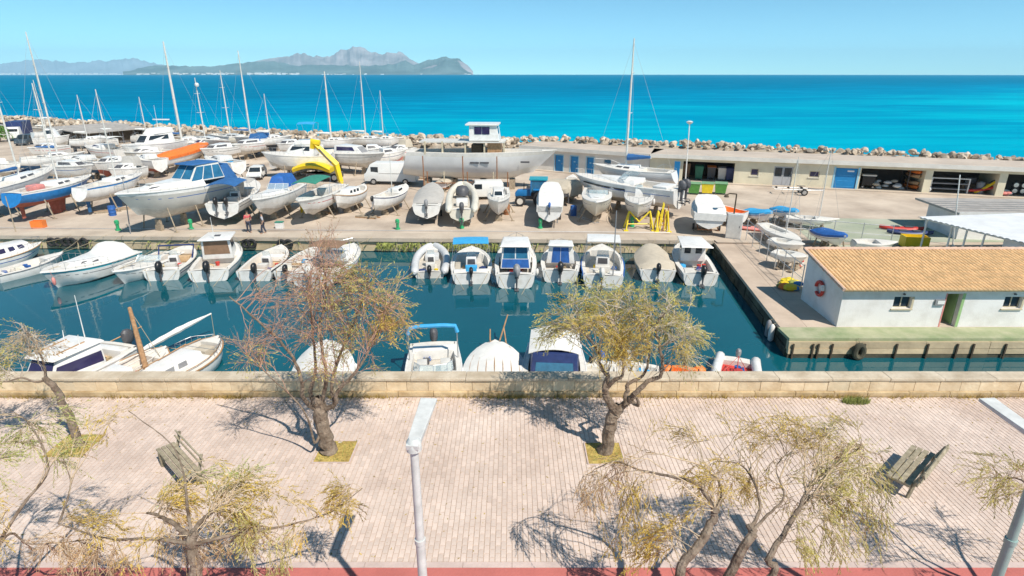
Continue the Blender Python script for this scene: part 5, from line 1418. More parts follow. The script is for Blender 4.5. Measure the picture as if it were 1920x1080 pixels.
# wheeled bins
def bin_(o, body, lid, s_=1.0, w_=1.35, d_=1.0, h=1.15):
    mb = MB(); a, b_ = w_/2*s_, d_/2*s_
    mb.hexa([(-a*.82,-b_*.75,.16),(a*.82,-b_*.75,.16),(a*.82,b_*.75,.16),(-a*.82,b_*.75,.16),(-a,-b_,h*s_),(a,-b_,h*s_),(a,b_,h*s_),(-a,b_,h*s_)]); mb.build('bin_body', body, o, bevel=.03)
    mb = MB(); n = 6; rows = [[(sx*(a+.03), -b_-.03+(2*b_+.06)*k/n, h*s_+.005+.16*s_*sin(pi*k/n)) for sx in (-1,1)] for k in range(n+1)]; mb.grid(rows); rows2 = [[(x,y,h*s_-.02) for x,y,z in r] for r in rows]; mb.grid(rows2)
    for k in (0,1): mb.grid([[r[k] for r in rows],[r[k] for r in rows2]])
    mb.grid([rows[0], rows2[0]]); mb.grid([rows[-1], rows2[-1]])
    mb.build('lid', lid, o)
    for sx in (-1, 1):
        for sy in (-1, 1): wheel(o, (sx*a*.72, sy*b_*.6, .09), .09, .06, 'y', 'mid_grey', 10)
        mb = MB(); mb.tube([(sx*(a+.02),0,h*s_*.9),(sx*(a+.10),0,h*s_*.9)], .04, 6); mb.build('lift_pin', body, o)
for px, bd_, ld, lab in ((1300,'bin_green','lid_green','green wheeled waste bin left of the yellow one'),(1325,'bright_yellow','lid_green','yellow wheeled waste bin between two green ones'),(1350,'bin_green','lid_green','green wheeled waste bin right of the yellow one')):
    o = thing_at('waste_bin', lab, 'bin', px, 364, rz=RZ2, group='waste bins in front of the first open bay'); bin_(o, bd_, ld, w_=1.22)
for px, y, bd_, ld, lab, h in ((1309,1.6,'dark_green','dark_green','tall dark green bin inside the first open bay',1.6),(1332,2.2,'dark_grey','orange','dark bin with orange lid inside the first open bay',1.5),(1352,1.8,'offwhite','mid_grey','white box bin inside the first open bay',1.5),(1367,1.5,'navy','navy','navy bin at the end wall of the first open bay',1.5),(1285,2.2,'brown_canvas','container','brown container at the dark left end of first bay',1.8)):
    o = bay_thing('storage_bin', lab, 'bin', px, y, 'bins stored inside the first bay'); bin_(o, bd_, ld, 1.0, .95, .9, h)
# stacked kayaks
def kayak(o, mat, L=3.6, B=.85, h=.34):
    mb = MB(); rows = []
    for i in range(11):
        t = i/10; b_ = B/2*max(.02, 1-abs(2*t-1)**2.6); z = .10*abs(2*t-1)**2
        rows.append([((t-.5)*L, b_*cos(a), z+h/2+h/2*sin(a)) for a in [2*pi*k/10 for k in range(10)]])
    mb.loft(rows); mb.build('hull', mat, o, smooth=1)
    for x in (-.5,.45):
        mb = MB(); mb.obox((x,0,h+.02), .6, B*.5, .06); mb.build('seat', 'dark_grey', o, bevel=.02)
for k, (px, z, mt, lab) in enumerate(((1708,.1,'orange','orange kayak lowest of the stack in second bay'),(1708,.52,'cushion','tan kayak second from bottom of the bay stack'),(1708,1.25,'cushion','tan kayak second from top of the bay stack'),(1708,1.7,'orange','orange kayak on top of the bay stack'))):
    o = bay_thing('kayak', lab, 'kayak', px, 2.6, 'kayaks stacked in the second bay', z+.06); o.rotation_euler.z += pi/2; kayak(o, mt, 3.4, 1.4, .38)
o = bay_thing('kayak_rack', 'steel rack holding the stacked kayaks in the second bay', 'rack', 1708, 2.6)
for sx in (-1, 1):
    for sy in (-1.2, 1.2): bx('upright', 'dark_grey', o, sx*.8-.04, sx*.8+.04, sy-.04, sy+.04, 0, 2.2)
    bx('shelf_arm', 'dark_grey', o, sx*.8-.03, sx*.8+.03, -1.15, 1.15, 1.16, 1.22)
def heap(o, n, w_, d_, h, mats, seed, nm='bundle'):
    rs = random.Random(seed)
    for i in range(n):
        u, v = rs.uniform(-1,1), rs.uniform(-1,1); z = h*(1-.6*(u*u))*rs.uniform(.1,.85)
        mb = MB(); r_ = rs.uniform(.22,.36)
        mb.loft([[(u*w_/2+r_*1.3*k*cos(a), v*d_/2+r_*k*sin(a), z+q*r_*.7) for a in [2*pi*j/8 for j in range(8)]] for q, k in ((-.8,.5),(-.3,1),(.4,.9),(.8,.4))])
        mb.build(nm, mats[i % len(mats)], o, smooth=1)
o = bay_thing('sail_heap', 'heap of rolled white sails in the second bay', 'sails', 1662, 1.4); heap(o, 14, 3.0, 1.0, 1.2, ['white_canvas','offwhite','tan_canvas'], 1, 'sail_roll')
o = bay_thing('engine_trolley', 'black outboard trolley with white tray top in the second bay', 'trolley', 1624, 1.3)
bx('tray', 'offwhite', o, -.7, .7, -.4, .4, 1.35, 1.5); bx('chassis', 'black', o, -.6, .6, -.35, .35, .35, 1.3)
for sx in (-.5, .5): wheel(o, (sx,-.4,.17), .17, .08)
o = bay_thing('shelf_rack', 'grey metal shelf rack in the third bay', 'rack', 1775, 1.0)
for sx in (-1.7, 1.7): bx('upright', 'alu', o, sx-.06, sx+.06, -.3, .3, 0, 1.55)
for z in (.35,.9,1.45): bx('shelf', 'alu' if z > 1 else 'mid_grey', o, -1.64, 1.64, -.3, .3, z, z+.1)
o = bay_thing('drum', 'pale grey drum standing in the third bay', 'drum', 1834, 1.2)
mb = MB(); mb.loft([[(.38*k*cos(a),.38*k*sin(a),z) for a in [2*pi*i/14 for i in range(14)]] for z, k in ((0,.95),(.05,1),(.6,1.02),(1.15,1),(1.2,.9))]); mb.build('barrel', 'mid_grey', o, smooth=1); bx('rim', 'alu', o, -.1, .1, -.1, .1, 1.2, 1.24)
o = bay_thing('buoy_basket', 'round grey net float leaning in the third bay', 'float', 1738, .6)
mb = MB(); mb.loft([[(.34*k*cos(a),.34*k*sin(a),z) for a in [2*pi*i/12 for i in range(12)]] for z, k in ((0,.3),(.12,.8),(.34,1),(.56,.8),(.68,.3))]); mb.build('float_body', 'hypalon', o, smooth=1); bx('eye', 'dark_grey', o, -.08,.08,-.37,-.3,.26,.42)
for px, mt, lab, tl in ((1850,'yellow','yellow kayak leaning in the third bay',.7),(1838,'red','red kayak lying at the mouth of third bay',.2)):
    o = bay_thing('kayak', lab, 'kayak', px, .9, 'loose kayaks in the third bay', .12); kayak(o, mt, 2.6, .6, .3); o.rotation_euler.y = -tl; o.location.z += .9*tl+.1
o = bay_thing('tarp_bundle', 'pinkish white tarp bundle at the mouth of the last bay', 'tarp', 1880, .7); heap(o, 6, 1.2, .6, .6, ['white_canvas','pink'], 5)
o = bay_thing('stored_tyres', 'black tyres piled in the dark last bay', 'tyres', 1912, 1.6)
for k in range(4): wheel(o, (-.6+.7*(k%2), 0, .4+.6*(k//2)), .38, .25)
o = bay_thing('workbench', 'dark workbench with machine in the third bay', 'workbench', 1812, 2.2)
bx('bench_top', 'container', o, -.9, .9, -.4, .4, .8, .9); bx('cabinet', 'brown_canvas', o, -.7, .7, -.35, .35, .0, .79); bx('machine', 'dark_grey', o, -.5, .5, -.3, .3, .904, 1.5, bev=.05)

# ---- tiled hut on the pier
hut = empty('harbour_hut', (16.35, 27.1, 1.0), 0, 'white harbour hut with orange tiled lean-to roof on the pier', 'hut')
HL, HD, HE, HB = 17.0, 3.9, 2.02, 2.70
HX = lambda px, z=.8: px_x(hut, px, 0, z)
wn = [(HX(1676,1.4),HX(1710,1.4),1.0,1.62),(HX(1883,1.4),HX(1917,1.4),1.0,1.62)]
dr_ = (HX(1768,.8),HX(1797,.8))
mb = MB(); wall_open(mb, 0, HL, 0, HE, 0, .25, [*wn, (dr_[0],dr_[1],.0,1.78)]); mb.build('front_wall', 'wall_white', hut)
def gable(name, x0, x1):
    q = [(.252,0),(HD,0),(HD,HB-.02),(.252,HE-.02+.04)]
    mb = MB(); mb.loft([[(x0,y,z) for y, z in q],[(x1,y,z) for y, z in q]]); return mb.build(name, 'wall_white', hut)
g_ = gable('gable_wall', 0, .25); gable('gable_wall', HL-.25, HL)
bx('corner', 'wall_white', hut, 0.001, .249, .001, .2515, HE, HE+.05)
bx('back_wall', 'wall_white', hut, .252, HL-.252, HD-.25, HD-.002, 0, HB-.06); bx('floor', 'concrete', hut, .252, HL-.252, .252, HD-.252, .0, .03)
for a, b_, c, d in wn:
    for q in ((a+.005,a+.05,c+.01,d-.005),(b_-.05,b_-.005,c+.01,d-.005),((a+b_)/2-.025,(a+b_)/2+.025,c+.01,d-.005),(a+.051,(a+b_)/2-.026,c+.01,c+.05),((a+b_)/2+.026,b_-.051,c+.01,c+.05),(a+.051,(a+b_)/2-.026,d-.05,d-.005),((a+b_)/2+.026,b_-.051,d-.05,d-.005)):
        bx('window_frame', 'frame_tan', hut, q[0], q[1], .13, .19, q[2], q[3])
    for q in ((a+.052,(a+b_)/2-.027),((a+b_)/2+.027,b_-.052)): bx('window_pane', 'glass', hut, q[0], q[1], .155, .165, c+.052, d-.052)
    bx('window_sill', 'frame_tan', hut, a-.08, b_+.08, -.07, .12, c-.07, c-.004)
    bx('window_reveal', 'frame_tan', hut, b_-.003, b_+.10, -.012, -.002, c, d)
    o_ = bx('wall_lamp', 'dark_grey', hut, (a+b_)/2-.08, (a+b_)/2+.0, -.10, -.002, d+.12, d+.19)
o_ = bx('open_door', 'door_green', hut, dr_[1]-.05, dr_[1]-.01, .255, 1.1, .035, 1.76); bx('handle', 'steel', o_, dr_[1]-.1, dr_[1]-.051, .95, 1.02, .85, .93)
bx('door_jamb', 'door_green', hut, dr_[1]-.002, dr_[1]+.14, -.012, -.002, .0, 1.80)
bx('door_jamb', 'pink', hut, dr_[0]-.06, dr_[0]+.002, -.012, -.002, .0, 1.80)
bx('inner_panel', 'wood', hut, dr_[0]-.2, dr_[1]+.6, 2.2, 2.25, .03, 1.9)
o_ = bx('meter_box', 'mid_grey', hut, HX(1752,1.35), HX(1770,1.35), -.09, -.002, 1.18, 1.48, bev=.01); bx('label_plate', 'white', o_, HX(1756,1.35), HX(1769,1.35), -.10, -.091, 1.26, 1.44)
# roof
slope = math.atan2(HB-HE, HD)
roof = bx('roof_board', 'terracotta', hut, -.18, HL+.2, 0, .01, 0, .01)
roof.data.clear_geometry() if hasattr(roof.data, 'clear_geometry') else None
def rp(x, y, n=0.0): return (x, y, HE+.045+(y)*(HB-HE)/HD+n)
mb = MB(); mb.hexa([rp(-.18,-.32),rp(HL+.2,-.32),rp(HL+.2,HD+.25),rp(-.18,HD+.25),rp(-.18,-.32,.06),rp(HL+.2,-.32,.06),rp(HL+.2,HD+.25,.06),rp(-.18,HD+.25,.06)])
me = bpy.data.meshes.new('roof'); me.from_pydata(mb.v, [], mb.f); me.materials.append(MAT['terracotta']); roof.data = me; roof.name = 'roof'
mb = MB(); rs = random.Random(6); tw = .205; rows_n = 12; yl = (HD+.55)/rows_n
nx = int((HL+.36)/tw)
for i in range(nx):
    x = -.16+(i+.5)*tw
    for j in range(rows_n):
        y0 = -.36+j*yl; y1 = y0+yl*1.12; jx = rs.uniform(-.006,.006); jz = rs.uniform(0,.006)
        r0, r1_ = tw*.47, tw*.40
        lo = [(x+jx-r0*cos(pi*k/5), y0, HE+.045+y0*(HB-HE)/HD+.075+jz+r0*.62*sin(pi*k/5)) for k in range(6)]
        hi = [(x-r1_*cos(pi*k/5), y1, HE+.045+y1*(HB-HE)/HD+.058+r1_*.62*sin(pi*k/5)) for k in range(6)]
        mb.grid([lo, hi]); mb.add([*lo], [tuple(range(6))])
tag(mb.build('roof_tiles', 'terracotta', roof, recalc=False), kind='stuff')
x = -.2
k = 0
while x < HL+.2:
    mb = MB(); z = rp(0, HD+.22, .10)[2]; mb.tube([(x,HD+.22,z),(x+.42,HD+.22,z+.012)], [.10,.115], 8); mb.build('ridge_tile', 'tile_edge', roof, smooth=1); x += .40
for j in range(11):
    y0 = -.34+j*.40
    mb = MB(); mb.tube([rp(-.18,y0,.10), rp(-.18,y0+.42,.11)], [.095,.08], 8); mb.build('verge_tile', 'tile_edge', roof, smooth=1)
def ring_buoy(label, loc, rz, r=.34, tilt=pi/2):
    o = empty('lifebuoy', loc, rz, label, 'lifebuoy', 'red lifebuoys near the hut')
    for k in range(8):
        mb = MB(); mb.tube([(r*cos(a)*1.0, 0, r*sin(a)) for a in [2*pi*(k+q/4)/8 for q in range(5)]], .085, 8); mb.build('ring_section', 'red' if k % 2 == 0 else ('red' if k % 4 == 1 else 'white'), o, smooth=1)
    return o
p = ZA(1532, 542, 29.0); o = ring_buoy('red lifebuoy hung on the shaded end wall of the hut', (16.24, 29.1, p.z), pi/2, .36)
# ---- white corrugated canopy and the small flat-roofed block at the right
c0, c1, c2 = G(1730,405,3.7), G(1925,452,3.7), G(1990,404,3.7)
cn = empty('boat_canopy', ((c0.x+c1.x)/2, (c0.y+c1.y)/2, GND), 0, 'white corrugated canopy on posts over the dinghy store', 'canopy')
e1, e2 = (c1-c0), (c2-c0); e1.z = e2.z = 0
org = c0-Vector(cn.location)
def cp(u, v, z): q = Vector((org.x,org.y,0))+e1*u+e2*v; return (q.x, q.y, z-GND)
nr = 26
for i in range(nr):
    mb = MB(); u0, u1 = -.02+i*1.5/nr, -.02+(i+.985)*1.5/nr
    up = []
    for u, dz_ in ((u0,.0),(u0*.75+u1*.25,.05),(u0*.45+u1*.55,.05),(u1,.0)): up.append((u, dz_))
    mb.grid([[cp(u,-.02,3.6+d_) for u, d_ in up],[cp(u,1.3,4.0+d_) for u, d_ in up]]); mb.grid([[cp(u,-.02,3.57+d_) for u, d_ in up],[cp(u,1.3,3.97+d_) for u, d_ in up]]); mb.grid([[cp(u,-.02,3.6+d_) for u, d_ in up],[cp(u,-.02,3.57+d_) for u, d_ in up]])
    mb.build('roof_sheet', 'corrugated', cn)
for u, v in ((.03,.02),(.30,.02),(.45,.02),(.62,.02),(.03,.9)):
    q = cp(u, v, GND); mb = MB(); mb.tube([q, (q[0],q[1],2.44)], .06, 6); mb.build('post', 'white', cn)
mb = MB(); mb.tube([cp(-.02,.0,3.52), cp(.95,.0,3.52)], .05, 5); mb.build('edge_beam', 'white', cn)
q0, q1 = cp(.78,.03,GND), cp(1.4,.03,GND); mb = MB(); mb.hexa([(q0[0],q0[1],0),(q1[0],q1[1],0),(q1[0]+.2,q1[1]+.2,0),(q0[0]+.2,q0[1]+.2,0),(q0[0],q0[1],2.38),(q1[0],q1[1],2.38),(q1[0]+.2,q1[1]+.2,2.38),(q0[0]+.2,q0[1]+.2,2.38)]); mb.build('wall', 'wall_white', cn)
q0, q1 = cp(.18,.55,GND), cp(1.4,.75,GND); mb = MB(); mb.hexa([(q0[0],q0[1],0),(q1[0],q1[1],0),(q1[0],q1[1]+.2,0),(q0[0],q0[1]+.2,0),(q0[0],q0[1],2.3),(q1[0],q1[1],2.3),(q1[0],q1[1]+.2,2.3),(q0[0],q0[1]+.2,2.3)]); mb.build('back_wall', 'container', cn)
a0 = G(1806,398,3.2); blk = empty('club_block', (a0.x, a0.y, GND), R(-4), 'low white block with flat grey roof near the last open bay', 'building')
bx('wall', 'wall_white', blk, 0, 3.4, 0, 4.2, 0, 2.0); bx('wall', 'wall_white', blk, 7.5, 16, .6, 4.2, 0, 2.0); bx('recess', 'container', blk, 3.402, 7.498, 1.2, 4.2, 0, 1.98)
bx('roof', 'shed_roof', blk, -.6, 16.4, -.5, 5.2, 2.004, 2.16); bx('fascia', 'white', blk, -.6, 16.4, -.56, -.503, 1.98, 2.22)
for y in (.4,1.2,2.0,2.8,3.6): bx('roof_batten', 'mid_grey', blk, -.5, 16.3, y, y+.06, 2.163, 2.20)
# grey shed at the back left
s0 = G(152,250,3.4); s1 = G(272,240,3.4)
sh_ = empty('yard_shed', (s0.x, s0.y, GND), math.atan2(s1.y-s0.y, s1.x-s0.x), 'low shed with wide plain grey roof beside the breakwater', 'shed')
sl = (Vector((s1.x-s0.x, s1.y-s0.y, 0))).length
mb = MB(); mb.hexa([(-.3,-.6,2.2),(sl+.3,-.6,2.2),(sl+.3,9,2.9),(-.3,9,2.9),(-.3,-.6,2.35),(sl+.3,-.6,2.35),(sl+.3,9,3.05),(-.3,9,3.05)]); mb.build('roof', 'shed_roof', sh_)
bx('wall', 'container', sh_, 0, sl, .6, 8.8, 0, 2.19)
for k in range(6): bx('post', 'dark_grey', sh_, sl*k/5-.08, sl*k/5+.08, -.3, -.14, 0, 2.2)

# ================================================================ VEHICLES AND YARD THINGS
def prism(name, mat, parent, prof, w0, w1=None, bev=.04, mats=None):   # side profile (x,z) with half width by point
    mb = MB(); a = [(x,-(w if len(p) == 3 else w0),z) for p in prof for x, z, w in [(p[0], p[1], p[2] if len(p) == 3 else w0)]]
    b_ = [(x,-y,z) for x, y, z in a]
    n = len(a); mb.v = a+b_; mb.f = [tuple(range(n)), tuple(range(2*n-1,n-1,-1))]+[(i, n+i, n+(i+1)%n, (i+1)%n) for i in range(n)]; mb.m = [0]*len(mb.f)
    return mb.build(name, mat, parent, bevel=bev, smooth=1)
def car(o, mat, L=4.0, W=.85, H=1.45, van=False):
    if van: pf = [(-L/2,.35),(-L/2,H*.9),(-L/2+.15,H,W*.92),(L*.18,H,W*.92),(L*.32,H*.62),(L*.47,H*.5),(L/2,.55),(L/2-.05,.3)]
    else: pf = [(-L/2,.4),(-L/2+.05,H*.68),(-L*.42,H,W*.82),(L*.12,H,W*.82),(L*.28,H*.64),(L*.46,H*.55),(L/2,.5),(L/2-.05,.28)]
    pf = [p if len(p) == 3 else (*p, W) for p in pf]
    prism('body', mat, o, pf, W, bev=.05)
    for sg in (-1, 1):
        for x in (-L*.31, L*.31): wheel(o, (x, sg*(W-.06), .31), .31, .20)
        y = sg*(W*.93)
        mb = MB(); mb.hexa([(-L*.38,y,H*.66),(L*.20,y,H*.66),(L*.10,y-sg*.07,H*.93),(-L*.36,y-sg*.07,H*.93)]+[(-L*.38,y+sg*.06,H*.66),(L*.20,y+sg*.06,H*.66),(L*.10,y-sg*.01,H*.93),(-L*.36,y-sg*.01,H*.93)])
        if not van: mb.build('side_window', 'glass', o)
        else:
            mb = MB(); mb.box(L*.02, L*.2, min(y,y+sg*.07), max(y,y+sg*.07), H*.62, H*.88); mb.build('side_window', 'glass', o)
        mb = MB(); mb.box(L/2-.08, L/2+.02, sg*W*.7-.12, sg*W*.7+.12, .58, .72); mb.build('headlight', 'clear', o)
        mb = MB(); mb.box(-L/2-.015, -L/2+.05, sg*W*.8-.1, sg*W*.8+.1, .6, .8); mb.build('tail_light', 'red', o)
    a, b_ = (L*.18, L*.32) if van else (L*.12, L*.28)
    z1, z0 = H*.97, H*.66
    mb = MB(); mb.hexa([(b_-.02,-W*.8,z0),(b_-.02,W*.8,z0),(a+.02,W*.72,z1),(a+.02,-W*.72,z1),(b_+.05,-W*.8,z0+.02),(b_+.05,W*.8,z0+.02),(a+.09,W*.72,z1+.0),(a+.09,-W*.72,z1+.0)]); mb.build('windscreen', 'glass', o)
    mb = MB(); mb.box(L/2-.06, L/2+.05, -W*.95, W*.95, .3, .48); mb.build('bumper', 'dark_grey', o, bevel=.02)
# old white panel van
o = thing_at('panel_van', 'boxy old white panel van parked beside the refit hull', 'van', 736, 344, rz=R(176)); L = 5.9
prism('body', 'van_white', o, [(-L/2,.4,1.05),(-L/2,2.2,1.0),(-L/2+.2,2.45,.9),(L*.32,2.45,.9),(L*.38,2.25,.95),(L*.46,1.35,1.02),(L/2,1.2,1.0),(L/2,.4,1.0)], 1.0, bev=.06)
for sg in (-1, 1):
    for x in (-L*.3, L*.32): wheel(o, (x, sg*.98, .36), .36, .22)
    bx('side_window', 'glass', o, L*.22, L*.36, sg*.99-.03, sg*.99+.03, 1.4, 2.0)
    bx('belt_trim', 'offwhite', o, -L*.48, L*.2, sg*1.035-.02, sg*1.035+.02, 1.3, 1.36)
    bx('headlight', 'clear', o, L/2-.03, L/2+.03, sg*.7-.12, sg*.7+.12, .75, .98)
mb = MB(); mb.hexa([(L*.455,-.8,1.42),(L*.455,.8,1.42),(L*.385,.75,2.18),(L*.385,-.75,2.18),(L*.47,-.8,1.42),(L*.47,.8,1.42),(L*.40,.75,2.2),(L*.40,-.75,2.2)]); mb.build('windscreen', 'glass', o)
bx('bumper', 'mid_grey', o, L/2-.02, L/2+.1, -.95, .95, .42, .58)
o = thing_at('small_van', 'small white car-derived van behind the inflatable with dark cover', 'van', 905, 372, rz=R(186)); car(o, 'van_white', 4.1, .85, 1.8, True)
o = thing_at('hatchback', 'small white hatchback parked nose-out behind the canopy boats', 'car', 483, 334, rz=R(-80)); car(o, 'van_white', 3.7, .8, 1.4)
o = thing_at('suv', 'dark parked car beside the dark truck at the far left', 'car', 51, 271, rz=R(-75)); car(o, 'car_dark', 4.5, .95, 1.75)
o = thing_at('box_truck', 'white cabbed truck with dark blue cargo box at far left', 'truck', 38, 262, rz=R(-70))
bx('cargo_box', 'navy', o, -3.4, 1.2, -1.25, 1.25, 1.0, 3.4, bev=.03); prism('cab', 'van_white', o, [(1.3,.6,1.15),(1.3,2.5,1.0),(2.3,2.5,.95),(2.9,1.5,1.1),(3.0,.6,1.1)], 1.1); bx('windscreen', 'glass', o, 2.55, 2.78, -.9, .9, 1.55, 2.2); bx('chassis', 'dark_grey', o, -3.3, 2.8, -.5, .5, .5, .95)
for sg in (-1, 1):
    for x in (-2.2, 2.1): wheel(o, (x, sg*1.05, .45), .45, .3)
# tractor
o = thing_at('tractor', 'blue tractor with teal cab roof among the front row boats', 'tractor', 1000, 384, rz=R(176))
prism('bonnet', 'tractor_blue', o, [(.2,.95,.42),(.25,1.55,.42),(1.5,1.45,.36),(1.75,1.2,.34),(1.75,.85,.34)], .4, bev=.06); bx('chassis', 'dark_grey', o, -1.2, 1.7, -.3, .3, .55, .93)
bx('cab_roof', 'teal', o, -1.35, .4, -.8, .8, 2.45, 2.62, bev=.05)
for x in (-1.2,.25):
    for sg in (-1, 1):
        mb = MB(); mb.tube([(x,sg*.7,1.0),(x*.95,sg*.72,2.46)], .045, 5); mb.build('cab_post', 'tractor_blue', o)
for sg in (-1, 1): bx('cab_glass', 'blue_glass', o, -1.1, .2, sg*.7-.01, sg*.7+.01, 1.35, 2.44)
bx('cab_glass', 'blue_glass', o, .24, .26, -.65, .65, 1.5, 2.44); bx('cab_glass', 'blue_glass', o, -1.22, -1.2, -.65, .65, 1.4, 2.44); bx('cab_body', 'black', o, -1.15, .2, -.62, .62, .95, 1.34)
for sg in (-1, 1):
    wheel(o, (-.75, sg*.95, .78), .78, .42, 'y', 'offwhite', 20); wheel(o, (1.25, sg*.8, .5), .5, .3, 'y', 'offwhite', 18)
    prism('mudguard', 'tractor_blue', o, [(-1.55,1.1,.0),(-1.3,1.62,.0),(-.3,1.62,.0),(.05,1.1,.0),(-.3,1.55,.0),(-1.28,1.55,.0)], .0) if False else bx('mudguard', 'tractor_blue', o, -1.4, .0, sg*.95-.24, sg*.95+.24, 1.60, 1.66)
mb = MB(); mb.tube([(.9,.3,1.4),(.9,.3,2.2)], .04, 6); mb.build('exhaust', 'black', o)
for sg in (-.4,.4): bx('lift_arm', 'dark_grey', o, -3.3, -1.2, sg-.06, sg+.06, .9, 1.05)
bx('lift_frame', 'dark_grey', o, -3.4, -3.28, -.6, .6, .3, 1.1)
# yellow crane
o = thing_at('boat_crane', 'yellow folding boat crane rising over the canopy boats', 'crane', 612, 338, rz=R(0))
Yc = o.location.y
def cl(px, py, dy=0.0): q = ZA(px, py, Yc+dy)-Vector(o.location); return q
bx('chassis', 'dark_grey', o, -2.0, 1.8, -1.0, 1.0, .5, .9)
for sx in (-1.5, 1.3):
    for sg in (-1, 1): wheel(o, (sx, sg*1.0, .48), .48, .32)
a, b_ = cl(553,316), cl(622,316)
n = 8; mb = MB(); rows = []
for i in range(n+1):
    t = i/n; x = a.x+(b_.x-a.x)*t; z = a.z+.75*sin(pi*(.12+.80*t))-.25
    rows.append([(x,-1.1,z),(x,-.7,z+.22),(x,.7,z+.22),(x,1.1,z),(x,.9,z-.35),(x,-.9,z-.35)])
mb.loft(rows); mb.build('engine_hood', 'yellow', o, smooth=1)
bx('turret', 'dark_grey', o, (a.x+b_.x)/2-1.2, (a.x+b_.x)/2+1.2, -.8, .8, .9, a.z-.5)
p0, p1, p2 = cl(640,343,-2.2), cl(630,308,-2.2), cl(590,270,-2.2)
mb = MB(); mb.tube([p0, p1], [.30,.36], 4); mb.build('lower_boom', 'yellow', o)
mb = MB(); mb.tube([p1+Vector((.1,0,-.1)), p2], [.38,.30], 4); mb.build('upper_boom', 'yellow', o)
mb = MB(); mb.tube([p2+Vector((-.35,0,-.5)), p2+Vector((-.2,0,.25)), p2+Vector((.6,0,.1))], [.30,.42,.32], 5); mb.build('boom_head', 'yellow', o)
mb = MB(); mb.tube([p1+Vector((-.4,-.35,.2)), p2+Vector((.5,-.35,-.5))], .09, 6); mb.build('ram', 'dark_grey', o)
mb = MB(); mb.tube([p0, p0+Vector((.35,0,-.5)), p0+Vector((.1,0,-.9))], [.2,.16,.1], 5); mb.build('hook_block', 'yellow', o)
# motorcycle
o = thing_at('motorcycle', 'parked motorcycle with blue and white fairing', 'motorcycle', 456, 322, rz=R(200))
wheel(o, (.72,0,.32), .32, .11); wheel(o, (-.68,0,.32), .32, .14)
prism('fairing', 'sky_blue', o, [(.1,.5,.16),(.2,1.0,.2),(.55,1.2,.16),(.7,.8,.1),(.45,.4,.14)], .18); prism('seat', 'black', o, [(-.85,.85,.1),(-.8,.95,.12),(-.1,.82,.14),(.05,.72,.14)], .14); prism('engine', 'dark_grey', o, [(-.35,.25),(-.4,.65),(.25,.65),(.3,.25)], .18); bx('windshield', 'clear', o, .42, .46, -.14, .14, 1.15, 1.4)
mb = MB(); mb.tube([(.35,-.36,1.08),(.45,0,1.1),(.35,.36,1.08)], .018, 5); mb.build('handlebar', 'black', o)
# big beige tarpaulin beside the tractor
b = Boat('covered_boat', 'broad boat swathed in pinkish beige tarpaulin beside the sport yacht', (1028,352,2.2), (1092,362,2.0), 3.4, .7, .4, top='tan_canvas', bottom='tan_canvas', lift=.15, group=MR)
b.deck().cover(-.04, 1.0, .7, 'tan_canvas', .75, .5, 12); b.props((.3,.7), label='timber blocks under the beige swathed boat')
# trailer by the cream wall
o = thing_at('flat_trailer', 'empty galvanised boat trailer parked by the cream wall', 'trailer', 1492, 364, rz=R(-12))
for sg in (-.55,.55):
    mb = MB(); mb.tube([(-2.3,sg,.55),(1.2,sg,.55),(2.6,0,.5)], .05, 5); mb.build('side_rail', 'steel', o)
for x in (-2.0,-.8,.5):
    mb = MB(); mb.tube([(x,-.55,.58),(x,.55,.58)], .04, 5); mb.build('cross_rail', 'steel', o); bx('keel_roller', 'rubber', o, x-.06, x+.06, -.2, .2, .62, .74)
for sg in (-1, 1):
    wheel(o, (.6, sg*.8, .34), .34, .2); bx('mudguard', 'dark_grey', o, .2, 1.0, sg*.8-.12, sg*.8+.12, .72, .76)
# dinghy yard
YR = 'small boats in the dinghy yard'
b = Boat('motorboat', 'trailer boat under a crisp white tarpaulin by the pier head', (1330,418,2.2), (1322,385,2.4), 2.5, .8, .4, bottom='offwhite', lift=.6, group=YR)
b.deck().cover(-.02, .97, .40, 'white_canvas', .5, .82, 3); b.trailer('rusty trailer under the crisp white tarpaulin boat', 'rust')
o = thing_at('pallet', 'worn wooden pallet lying by the trailer boat', 'pallet', 1316, 432, rz=R(-25))
for k in range(6): bx('slat', 'old_wood', o, -.6+k*.22, -.6+k*.22+.14, -.5, .5, .10, .125)
for k in (-.45,0,.45): bx('bearer', 'old_wood', o, -.62, .62, k-.05, k+.05, .0, .098)
o = thing_at('utility_cabinet', 'tall narrow pale grey cabinet at the pier head', 'cabinet', 1374, 446, rz=R(-25))
bx('cabinet_body', 'lamp_paint', o, -.55, .55, -.35, .35, 0, 1.9, bev=.02); bx('cabinet_door', 'offwhite', o, -.5, .5, -.37, -.352, .1, 1.8); bx('handle', 'dark_grey', o, .38, .42, -.39, -.371, .9, 1.05)
b = Boat('rowing_boat', 'white rowing boat with orange interior beside grey cabinet', (1396,408,1.9), (1345,398,2.0), 1.8, .5, .3, bottom='white', lift=.4, group=YR, deckm='orange')
b.deck((.05,.75), w=.12, depth=.25, sole='orange').rub('white'); b.props((.3,.7), label='blocks under the orange-lined rowing boat', out=.3)
for k, (st, bw_, mt, lab) in enumerate((((1400,398,1.9),(1446,410,1.9),'sky_blue','dinghy under a light blue cover next to orange rowing boat'),((1456,396,1.8),(1492,410,1.8),'sky_blue','small dinghy with light blue cover nearer the trailer'),((1534,440,1.7),(1582,462,1.7),'royal','dinghy with dark blue cover beside the white catamaran hulls'))):
    b = Boat('dinghy', lab, st, bw_, 1.6, .4, .2, lift=.4, bottom='white', group=YR, cat='dinghy'); b.deck().cover(.02, .98, .22, mt, .12, .4, k); b.props((.3,.7), label='launch blocks under the '+lab, out=.2)
